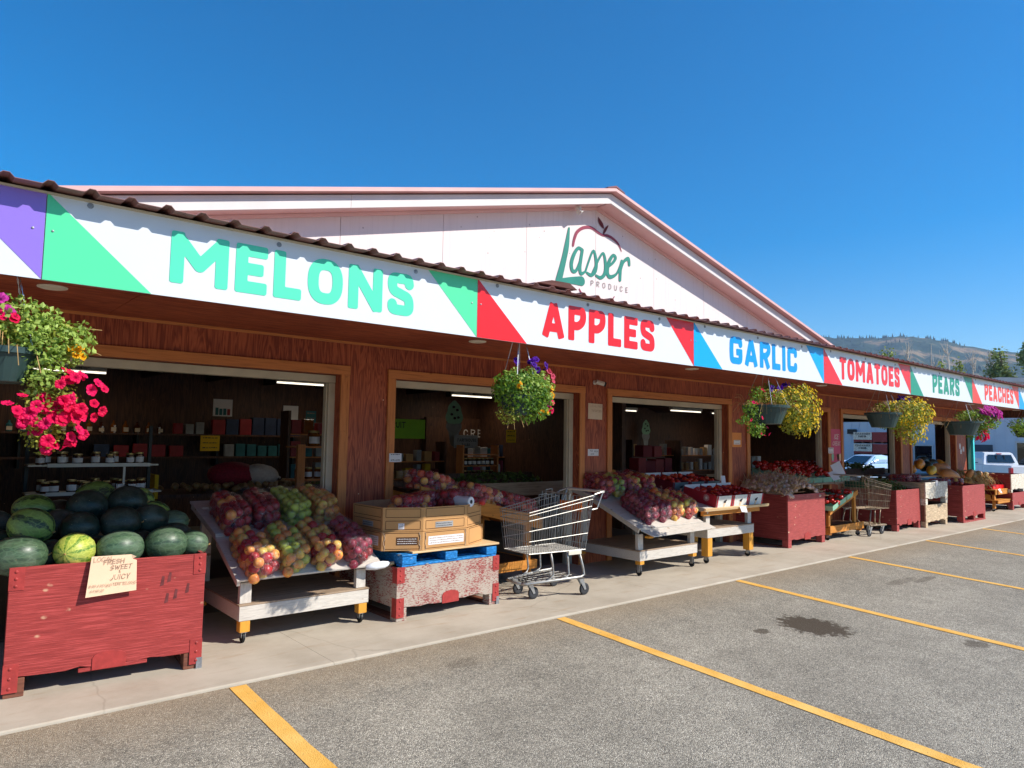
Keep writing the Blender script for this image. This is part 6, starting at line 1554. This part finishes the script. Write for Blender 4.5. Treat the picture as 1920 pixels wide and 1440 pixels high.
table('grey board produce table behind the pine stand in the second doorway', 5.05, 7.0, 3.5, 4.7, .82); heap('leafy_vegetables', 'dim heap of leafy greens on the table inside the second doorway', (5.9, 4.0, .9), (.75, .5, .16), 500, .07, 'greens', 'greens')
table('dim produce table at the left inside the second doorway', 3.4, 5.0, 4.6, 5.6, .8, 'dark_ply'); heap('green_peppers', 'dim heap of yellow green peppers inside the second doorway', (4.0, 4.9, .87), (.6, .3, .1), 250, .07, 'greens', 'peppers')
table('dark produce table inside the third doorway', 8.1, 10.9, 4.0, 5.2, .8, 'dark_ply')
lot('printed_box', 'stacked red and grey printed box inside the third doorway', 'box', 9.3, 10.3, 4.4, .93, 4, .24, .2, .3, ['red_label', 'wine_dark', 'grey_pack'], 'printed boxes inside the third doorway')
lot('printed_box', 'red printed box on the upper row inside the third doorway', 'box', 9.45, 10.0, 4.4, 1.24, 2, .24, .2, .24, ['red_label', 'wine_dark'], 'printed boxes inside the third doorway')
table('long dark table of books and boxes inside the fourth doorway', 12.3, 15.0, 4.6, 5.6, .8, 'dark_ply')
lot('carton', 'pale upright carton on the table inside the fourth doorway', 'carton', 12.5, 14.3, 4.9, .93, 8, .16, .14, .36, ['grey_pack', 'grey_pack', 'paper'], 'pale cartons inside the fourth doorway')
lot('carton', 'pale upright carton on the upper row inside the fourth doorway', 'carton', 12.9, 14.1, 5.05, 1.27, 4, .16, .12, .3, ['grey_pack', 'paper'], 'pale cartons inside the fourth doorway', .4)
table('dark produce table inside the fifth doorway', 15.1, 17.3, 3.4, 4.4, .86, 'dark_ply'); heap('dark_vegetables', 'dark leafy heap along the table inside the fifth doorway', (16.2, 3.7, .96), (1.0, .35, .14), 450, .08, 'leaf_dark', 'greens')
table('dark produce table inside the last doorway', 17.4, 19.0, 3.9, 4.8, .8, 'dark_ply')
def stock(label, place, x, y, w, levels, mats, rnd):
    t = thing('stock_shelf', label, 'shelf unit', (x, y, 0), 0, 'stock shelves inside the shop')
    for s in (0, w-.04): part('shelf_side', MB().box(s, s+.04, 0, .3, 0, levels[-1]+.35), 'dark_ply', t)
    for j, z in enumerate(levels):
        part('shelf_board', MB().box(.041, w-.041, 0, .3, z-.02, z), 'trim_h', t)
        n = int(w/.19)
        for k in range(n):
            ww = .17*rnd.uniform(.5, .95); xx = x+.06+(w-.12)*(k+.5)/n
            one('packet', MB().box(-ww/2, ww/2, -.06, .06, 0, rnd.uniform(.12, .27)), rnd.choice(mats), '%s packet from left, %s board, %s' % (ORD[min(k, 14)], ('lowest', 'middle', 'top')[j], place), 'packet', 'packets on the stock shelves', False, .005, (xx, y+.12, z))
_r = random.Random(5)
stock('tall stock shelf at the right inside the first doorway', 'right shelf in the first doorway', 3.9, 6.6, 1.3, (.85, 1.2, 1.55), ['grey_pack', 'red_label', 'paper', 'jar_honey', 'teal_pack'], _r)
stock('tall stock shelf at the left inside the second doorway', 'left shelf in the second doorway', 5.6, 7.0, 1.5, (.8, 1.1), ['card', 'red_label', 'grey_pack', 'paper_yellow'], _r)
stock('wide stock shelf in the middle of the second doorway', 'middle shelf in the second doorway', 8.0, 7.6, 1.9, (.8, 1.15), ['pink_poster', 'grey_pack', 'teal_pack', 'paper', 'blue_pack'], _r)
stock('stock shelf at the left inside the third doorway', 'left shelf in the third doorway', 9.6, 7.2, 1.6, (.85, 1.2), ['grey_pack', 'mint_basket', 'paper', 'card'], _r)
stock('stock shelf at the right inside the third doorway', 'right shelf in the third doorway', 11.9, 6.6, 1.6, (.85, 1.2), ['red_label', 'grey_pack', 'card', 'wine'], _r)
stock('stock shelf at the back of the fourth doorway', 'shelf in the fourth doorway', 13.4, 6.4, 2.0, (.85, 1.2), ['paper', 'grey_pack', 'card'], _r)
# ice cream cutouts and shop posters
def cone(label, x, y, z, s):
    t = thing('ice_cream_cutout', label, 'sign', (x, y, z), 0, 'ice cream cone cutouts'); pl = lambda e: (lambda u, v: (u*s, e, v*s))
    mb = MB(); sdf_mesh([('c', [(0, .5, .26), (0, .62, .22)]), ('c', [(-.12, .42, .17), (.12, .42, .17)]), ('c', [(0, .78, .1), (0, .7, .15)])], .03, mb, pl(0)); part('scoop', mb, 'mint_basket', t)
    mb = MB(); sdf_mesh([('c', [(-.1, .18, .16), (.1, .18, .16)]), ('c', [(0, .15, .2), (0, -.25, .12)])], .03, mb, pl(.006)); part('wafer', mb, 'grey_pack', t)
    for a, b in ((-.1, .5), (.08, .62), (.12, .42), (-.04, .7), (0, .4)):
        mb = MB(); sdf_mesh([('c', [(a, b, .035), (a+.03, b, .03)])], .015, mb, pl(-.004)); part('chocolate_chip', mb, 'ink', t)
cone('mint ice cream cone cutout hanging inside the second doorway', 7.55, 7.4, 1.62, .72); cone('green ice cream cone cutout on the back wall inside the third doorway', 14.6, 8.4, 1.55, .62)
notice('lime green fruit poster inside the second doorway', 5.9, 1.5, 6.75, 1.85, 'paper_lime', [('FRUIT', -.35, .02, .1, .07, 0)], y=7.2, cat='poster', name='poster', ink='ink')
notice('grey tin nameplate reading FARMHOUSE inside the second doorway', 7.2, 1.34, 7.75, 1.58, 'grey_pack', [('FARMHOUSE', -.2, .0, .055, .09, 0), ('SALSA', -.1, -.08, .045, .09, 0)], y=6.9, cat='sign', name='sign_plate', ink='ink')
notice('yellow card hanging inside the second doorway', 8.2, 1.45, 8.45, 1.7, 'paper_yellow', squig=3, y=6.6, ink='ink')
ct = thing('counter', 'dark counter lettered CREAM at the back of the second doorway', 'counter', (7.6, 8.45, 0)); part('counter_front', MB().box(0, 3.0, 0, .1, 0, 1.95), 'dark_ply', ct)
mb = MB(); ribbon_text(mb, 'CREAM', .95, 1.55, .16, .06, lambda u, v, l: (u, -.002-l, v), gap=.5); part('counter_lettering', mb, 'ink_white', ct)
wb = thing('welcome_board', 'dark board lettered WELCOME on the back wall at the right of the second doorway', 'sign', (10.0, 8.3, 1.95)); part('board', MB().box(0, 1.3, 0, .02, 0, .3), 'grey_panel', wb)
mb = MB(); ribbon_text(mb, 'WELCOME', .06, .08, .14, .1, lambda u, v, l: (u, -.002-l, v), gap=.25); part('board_lettering', mb, 'ink', wb)
fr = thing('picture_frame', 'white framed picture on the back wall inside the second doorway', 'picture', (9.2, 8.40, 1.25)); part('frame', MB().box(0, .8, 0, .03, 0, .07).box(0, .8, 0, .03, .68, .75).box(0, .07, 0, .03, .071, .679).box(.73, .8, 0, .03, .071, .679), 'white_vinyl', fr); part('picture', MB().box(.071, .729, .01, .02, .071, .679), 'leaf_dark', fr)
fr = thing('picture_frame', 'tall white framed board on the back wall inside the third doorway', 'picture', (13.0, 8.3, 1.3)); part('frame', MB().box(0, .5, 0, .03, 0, .05).box(0, .5, 0, .03, .6, .65).box(0, .05, 0, .03, .051, .599).box(.45, .5, 0, .03, .051, .599), 'white_vinyl', fr); part('picture', MB().box(.051, .449, .01, .02, .051, .599), 'teal_pack', fr)
jr = thing('jar_stand', 'small arched wooden rack of jars inside the second doorway', 'rack', (7.0, 6.3, .8)); 
for z in (0, .22, .42): part('rack_board', MB().box(0, .75, 0, .2, z, z+.02), 'trim_h', jr)
for x in (-.03, .75): part('rack_side', MB().box(x, x+.03, 0, .2, 0, .6), 'trim_v', jr)
for k in range(14): jar(7.06+.1*(k % 7), 6.36, .82+.22*(k//7), .04, .13, 'jar_glass', 'jars on the arched rack', 'dark jar on the arched rack, %s of its %s row' % (ORD[k % 7], 'lower' if k < 7 else 'upper'))
table('dark table under the arched jar rack', 6.4, 8.4, 6.1, 7.0, .8, 'dark_ply')
# ------------------------------------------------------------------ the yard beyond: white building, vehicles, bins
GY = -.45
mbld = thing('metal_building', 'white ribbed metal building with a low gable beyond the yard', 'building', (46.0, 8.46, GY))
def mpart(n, mb, m_, **k): return part(n, mb, m_, mbld, **k)
HB = 5.30
ap = 0.0
for k in range(40):
    y0 = -9+k*.5; 
    z = lambda y: HB+.46-.085*abs(y-ap)
    mpart('wall_panel', MB().prism_x([(y0+.002, 0), (y0+.44, 0), (y0+.44, z(y0+.44)-.1), (y0+.002, z(y0)-.1)], -.01, .02), 'metal_wall')
    mpart('wall_rib', MB().prism_x([(y0+.442, 0), (y0+.498, 0), (y0+.498, z(y0+.47)-.1), (y0+.442, z(y0+.47)-.1)], -.035, .02), 'metal_wall')
for sg in (-1, 1):
    e = 11.2 if sg > 0 else 9.2
    pts = [(ap, HB+.40), (ap+sg*e, HB+.40-.085*e), (ap+sg*e, HB+.52-.085*e), (ap, HB+.52)]
    mpart('roof', MB().prism_x(pts if sg > 0 else pts[::-1], -.55, 14), 'metal_wall'); 
    pts = [(ap, HB+.30), (ap+sg*e, HB+.30-.085*e), (ap+sg*e, HB+.53-.085*e), (ap, HB+.53)]
    mpart('roof_trim', MB().prism_x(pts if sg > 0 else pts[::-1], -.6, -.553), 'paint_white')
mpart('wall_core', MB().box(.03, 13, -9, 10.9, 0, 4.4), 'metal_wall')
def mwin(y0, y1, z0, z1, label=None):
    f = mpart('window', MB().box(-.06, -.037, y0-.09, y1+.09, z1, z1+.09).box(-.06, -.037, y0-.09, y1+.09, z0-.09, z0).box(-.06, -.037, y0-.09, y0, z0+.001, z1-.001).box(-.06, -.037, y1, y1+.09, z0+.001, z1-.001), 'paint_white')
    o = part('pane', MB().box(-.05, -.0375, y0+.001, y1-.001, z0+.001, z1-.001), 'win_glass', f)
mwin(3.72, 4.66, .80, 1.95); mwin(-2.0, -.55, .75, 2.2)
mpart('dark_door', MB().box(-.055, -.037, .6, 1.6, .0, 2.07), 'grey_panel')
wl_ = mpart('wall_lamp', MB().box(-.3, -.037, 8.1, 8.6, 2.65, 2.95), 'black')
GB = 'stacked fruit bins in the yard'
for i, (y, mt) in enumerate(((14.5, 'white'), (13.42, 'red'))):
    for j in range(4):
        t = thing('fruit_bin', ('%s fruit bin in the yard stack seen through the fifth doorway, %s one' % ('lettered white fronted' if mt == 'white' else 'plain dark red', ('lowest', 'second', 'third', 'top')[j])), 'bin', (42.0, y, -.45+.68*j), 0, GB)
        part('bin_body', MB().box(0, 1.2, -.525, .525, .1, .66), 'red_side', t)
        for yy in (-.52, -.05, .42): part('skid', MB().box(.0, 1.2, yy, yy+.1, 0, .098), 'skid', t)
        if mt == 'white' and j > 1:
            part('front_print', MB().box(-.012, -.001, -.52, .52, .22, .66), 'white_crate', t)
            mb = MB(); ribbon_text(mb, 'FEARANGER', -.42, .51, .105, .10, lambda u, v, l: (-.014-l, -u, v), gap=.22)
            ribbon_text(mb, 'FARMS' if j == 3 else '& SONS', -.24, .36, .1, .13, lambda u, v, l: (-.014-l, -u, v), gap=.15, jit=.04); part('printed_lettering', mb, 'ink', t)
def box_loft(secs, mb, mi=0):
    """secs: list of (x, [(y,z)...]) rings joined along X"""
    n = len(secs[0][1]); vs = [(x, y, z) for x, ring in secs for y, z in ring]
    mb.add(vs, [(i*n+k, i*n+(k+1) % n, (i+1)*n+(k+1) % n, (i+1)*n+k) for i in range(len(secs)-1) for k in range(n)]+[tuple(range(n-1, -1, -1)), tuple((len(secs)-1)*n+k for k in range(n))], mi); return mb
def wheel(t, x, y, r):
    w = part('wheel', MB().lathe([(.05, -.1), (r*.6, -.09), (r*.62, .09), (.05, .1)], 18, 0, rot4((x, y, r), PI/2)), 'steel', t)
    part('tyre', MB().lathe([(r*.62, -.105), (r*.94, -.11), (r, -.06), (r, .06), (r*.94, .11), (r*.62, .105)], 22, 0, rot4((x, y, r), PI/2)), 'black_rubber', w, smooth=True)
# pickup: local +X is the nose; we see its tail and left (+Y) side
def truck():
    t = thing('pickup_truck', 'white extended cab pickup truck parked in the yard at the right edge', 'truck', (40.5, 7.75, -.45), math.radians(53))
    W = .9; ring = lambda z0, z1, w0, w1: [(-w0, z0), (w0, z0), (w0+.02, (z0+z1)/2), (w1, z1), (-w1, z1), (-w0-.02, (z0+z1)/2)]
    part('cargo_bed', box_loft([(-2.55, ring(.5, 1.08, W-.03, W-.03)), (-2.5, ring(.45, 1.1, W, W-.01)), (-.75, ring(.45, 1.1, W, W-.01))], MB()), 'truck_white', t, bevel=.02)
    part('cab_lower', box_loft([(-.74, ring(.45, 1.1, W, W-.01)), (1.0, ring(.45, 1.08, W, W-.01)), (2.2, ring(.45, 1.0, W-.03, W-.06)), (2.5, ring(.48, .85, W-.1, W-.14))], MB()), 'truck_white', t, bevel=.02)
    part('cab_roof', box_loft([(-.82, ring(1.102, 1.12, W-.03, W-.04)), (-.66, ring(1.102, 1.66, W-.03, W-.19)), (-.5, ring(1.102, 1.70, W-.03, W-.2)), (.5, ring(1.102, 1.70, W-.03, W-.2)), (1.15, ring(1.1, 1.12, W-.05, W-.06))], MB()), 'truck_white', t, bevel=.015)
    def pane(name, q, m_='car_glass'): part(name, MB().add(q, [(0, 1, 2, 3)]), m_, t)
    X = lambda z: -.835+.16*(z-1.12)/.54
    e = .02
    pane('rear_window', [(X(1.19)-e, .70, 1.19), (X(1.19)-e, -.70, 1.19), (X(1.58)-e, -.60, 1.58), (X(1.58)-e, .60, 1.58)])
    for s in (-.2, .2): part('window_bar', MB().box(X(1.4)-.045, X(1.4)-.01, s-.012, s+.012, 1.2, 1.57), 'black', t)
    part('brake_lamp', MB().box(X(1.64)-.03, X(1.64)+.02, -.13, .13, 1.61, 1.65), 'tail', t)
    sy = lambda z: (W-.02)-.17*(z-1.1)/.6+.026
    for a, b, c_, d_ in ((-.42, -.02, -.42, -.08), (.1, .95, .1, .62)):
        pane('side_window', [(a, sy(1.16), 1.16), (b, sy(1.16), 1.16), (d_, sy(1.6), 1.6), (c_, sy(1.6), 1.6)]); pane('side_window', [(b, -sy(1.16), 1.16), (a, -sy(1.16), 1.16), (c_, -sy(1.6), 1.6), (d_, -sy(1.6), 1.6)])
    for s in (-1, 1): part('tail_lamp', MB().box(-2.59, -2.45, s*(W-.03)-.07, s*(W-.03)+.07, .72, 1.0), 'tail', t, bevel=.01)
    part('tailgate_badge', MB().box(-2.575, -2.56, -.5, -.2, .95, .98), 'grey_panel', t)
    part('rear_bumper', MB().box(-2.72, -2.58, -.88, .88, .42, .58), 'chrome', t, bevel=.02)
    for x in (-1.75, 1.6):
        for s in (-1, 1): wheel(t, x, s*.82, .36)
truck()
def sedan():
    t = thing('parked_car', 'pale blue white sedan parked in the yard, seen through the fifth doorway', 'car', (39.6, 13.15, -.45), math.radians(166))
    ring = lambda z0, z1, w0, w1: [(-w0, z0), (w0, z0), (w0+.03, (z0+z1)*.5), (w1, z1), (-w1, z1), (-w0-.03, (z0+z1)*.5)]
    part('body', box_loft([(-2.25, ring(.35, .8, .7, .62)), (-2.0, ring(.25, .92, .82, .76)), (-.9, ring(.22, .97, .86, .8)), (.9, ring(.22, .95, .86, .8)), (1.9, ring(.24, .82, .84, .74)), (2.3, ring(.33, .62, .7, .6))], MB()), 'car_blue', t, bevel=.03)
    part('roof', box_loft([(-1.5, ring(.95, .97, .76, .74)), (-.75, ring(.96, 1.37, .78, .58)), (-.2, ring(.96, 1.43, .79, .6)), (.35, ring(.96, 1.40, .79, .59)), (1.2, ring(.94, .96, .78, .74))], MB()), 'car_blue', t, bevel=.02)
    def pane(name, q, m_='car_glass'): part(name, MB().add(q, [(0, 1, 2, 3)]), m_, t)
    pane('windscreen', [(1.16, -.66, 1.0), (1.16, .66, 1.0), (.46, .54, 1.36), (.46, -.54, 1.36)]); pane('rear_window', [(-1.47, .66, 1.0), (-1.47, -.66, 1.0), (-.83, -.53, 1.35), (-.83, .53, 1.35)])
    sy = lambda z: .80-.19*(z-.96)/.44+.022
    for s in (-1, 1):
        for a, b, c_, d_ in ((-1.05, -.3, -.72, -.3), (-.2, .95, -.2, .42)):
            q = [(a, s*sy(1.0), 1.0), (b, s*sy(1.0), 1.0), (d_, s*sy(1.33), 1.33), (c_, s*sy(1.33), 1.33)]; pane('side_window', q if s > 0 else q[::-1], 'car_glass_teal')
        part('wing_mirror', MB().box(.75, .9, s*.86, s*1.02, .98, 1.1), 'car_blue', t, bevel=.02)
        for x in (-1.35, 1.4): wheel(t, x, s*.78, .31)
        part('headlight', MB().box(2.1, 2.28, s*.55-.14, s*.55+.14, .6, .74), 'carton_white', t, bevel=.02)
sedan()
# ------------------------------------------------------------------ trees beyond
def tree(label, x, y, h, r, n, mat, leaf=.3, crown=.72, seed=1, bare=False, g='trees beyond the yard'):
    z0 = -.45; t = thing('bare_tree' if bare else 'leafy_tree', label, 'tree', (x, y, z0), 0, g); rnd = random.Random(seed)
    mb = MB(); R = h*(.012 if bare else .016)+.03
    mb.tube([(0, 0, 0), (rnd.uniform(-.2, .2), 0, h*.35), (rnd.uniform(-.3, .3), rnd.uniform(-.3, .3), h*.7), (rnd.uniform(-.3, .3), 0, h*.98)], [R, R*.8, R*.5, R*.12], 7)
    tips = []
    for k in range(22 if bare else 16):
        zz = h*rnd.uniform(.3, .92); q = rnd.uniform(0, 6.3); L = r*rnd.uniform(.5, 1)*(1.15-zz/h)*(1.6 if bare else 1.3)
        e = Vector((math.cos(q)*L, math.sin(q)*L, zz+L*(1.3 if bare else .55))); m_ = Vector((e.x*.5, e.y*.5, zz+L*.3))
        mb.tube([(0, 0, zz), m_, e], [R*.32, R*.2, R*.06], 4); tips.append(e)
        if bare:
            for _ in range(3):
                b = m_.lerp(e, rnd.random()); mb.tube([b, b+Vector((rnd.uniform(-.5, .5), rnd.uniform(-.5, .5), rnd.uniform(.3, 1.0)))], [R*.1, R*.04], 3)
    part('trunk', mb, 'bare_bark' if bare else 'bark', t)
    if n:
        mb = MB(); per = n//(len(tips)+8)
        for e in tips: leaf_cloud(mb, e*.9, (r*.36, r*.36, r*.42), per, leaf, 0, rnd, .15)
        for k in range(8):
            q = rnd.uniform(0, 6.3); zz = rnd.uniform(1-crown, .96); w = r*.55*math.sin(PI*min(1, (zz-(1-crown))/crown*.86+.1))
            leaf_cloud(mb, (w*math.cos(q), w*math.sin(q), zz*h), (r*.42, r*.42, h*.09), per, leaf, 0, rnd, .1)
        part('crown', mb, mat, t)
for a in (('broad green tree at the right behind the white building', 62, 12.75, 9.3, 1.55, 2600, 'leaf_dark', .22, .85, 2), ('tallest green tree cut by the right picture edge', 62, 10.75, 11.2, 1.5, 2600, 'leaf_dark', .22, .9, 3),
          ('round green tree above the TOMATOES sign', 62, 20.8, 10.0, 1.55, 1500, 'leaf_tree', .22, .6, 4), ('slim green tree above the PEARS sign, left of a pair', 63, 17.2, 9.1, .85, 900, 'leaf_tree', .2, .8, 5),
          ('slim green tree above the PEARS sign, right of a pair', 63, 15.8, 9.0, 1.0, 1000, 'leaf_tree', .2, .8, 6), ('low green tree between the round one and the slim pair', 64, 18.5, 8.4, 1.1, 800, 'leaf_tree', .22, .6, 7)):
    tree(a[0], a[1], a[2], a[3], a[4], a[5], a[6], a[7], a[8], a[9])
for k, (y, h) in enumerate(((19.3, 10.8), (17.5, 10.4), (16.45, 10.5), (14.5, 9.6), (13.6, 9.5))):
    tree('pale leafless tree against the far hill, %s from the left' % ('first', 'second', 'third', 'fourth', 'fifth')[k], 62, y, h, .8, 0, 'leaf_tree', seed=20+k, bare=True, g='bare trees beyond the yard')
# ------------------------------------------------------------------ the summer haze in front of the far hill
def haze():
    m = bpy.data.materials.new('haze'); m.use_nodes = True; nt = m.node_tree; nt.nodes.clear()
    out = nt.nodes.new('ShaderNodeOutputMaterial'); v = nt.nodes.new('ShaderNodeVolumePrincipled')
    v.inputs['Color'].default_value = (.5, .72, 1.0, 1); v.inputs['Density'].default_value = .00014; v.inputs['Anisotropy'].default_value = .2
    nt.links.new(v.outputs[0], out.inputs['Volume'])
    me = MB().box(-4100, 4100, -4100, 4100, -2.0, 480).mesh('haze', m); tag(obj('haze', me), kind='stuff')
haze()
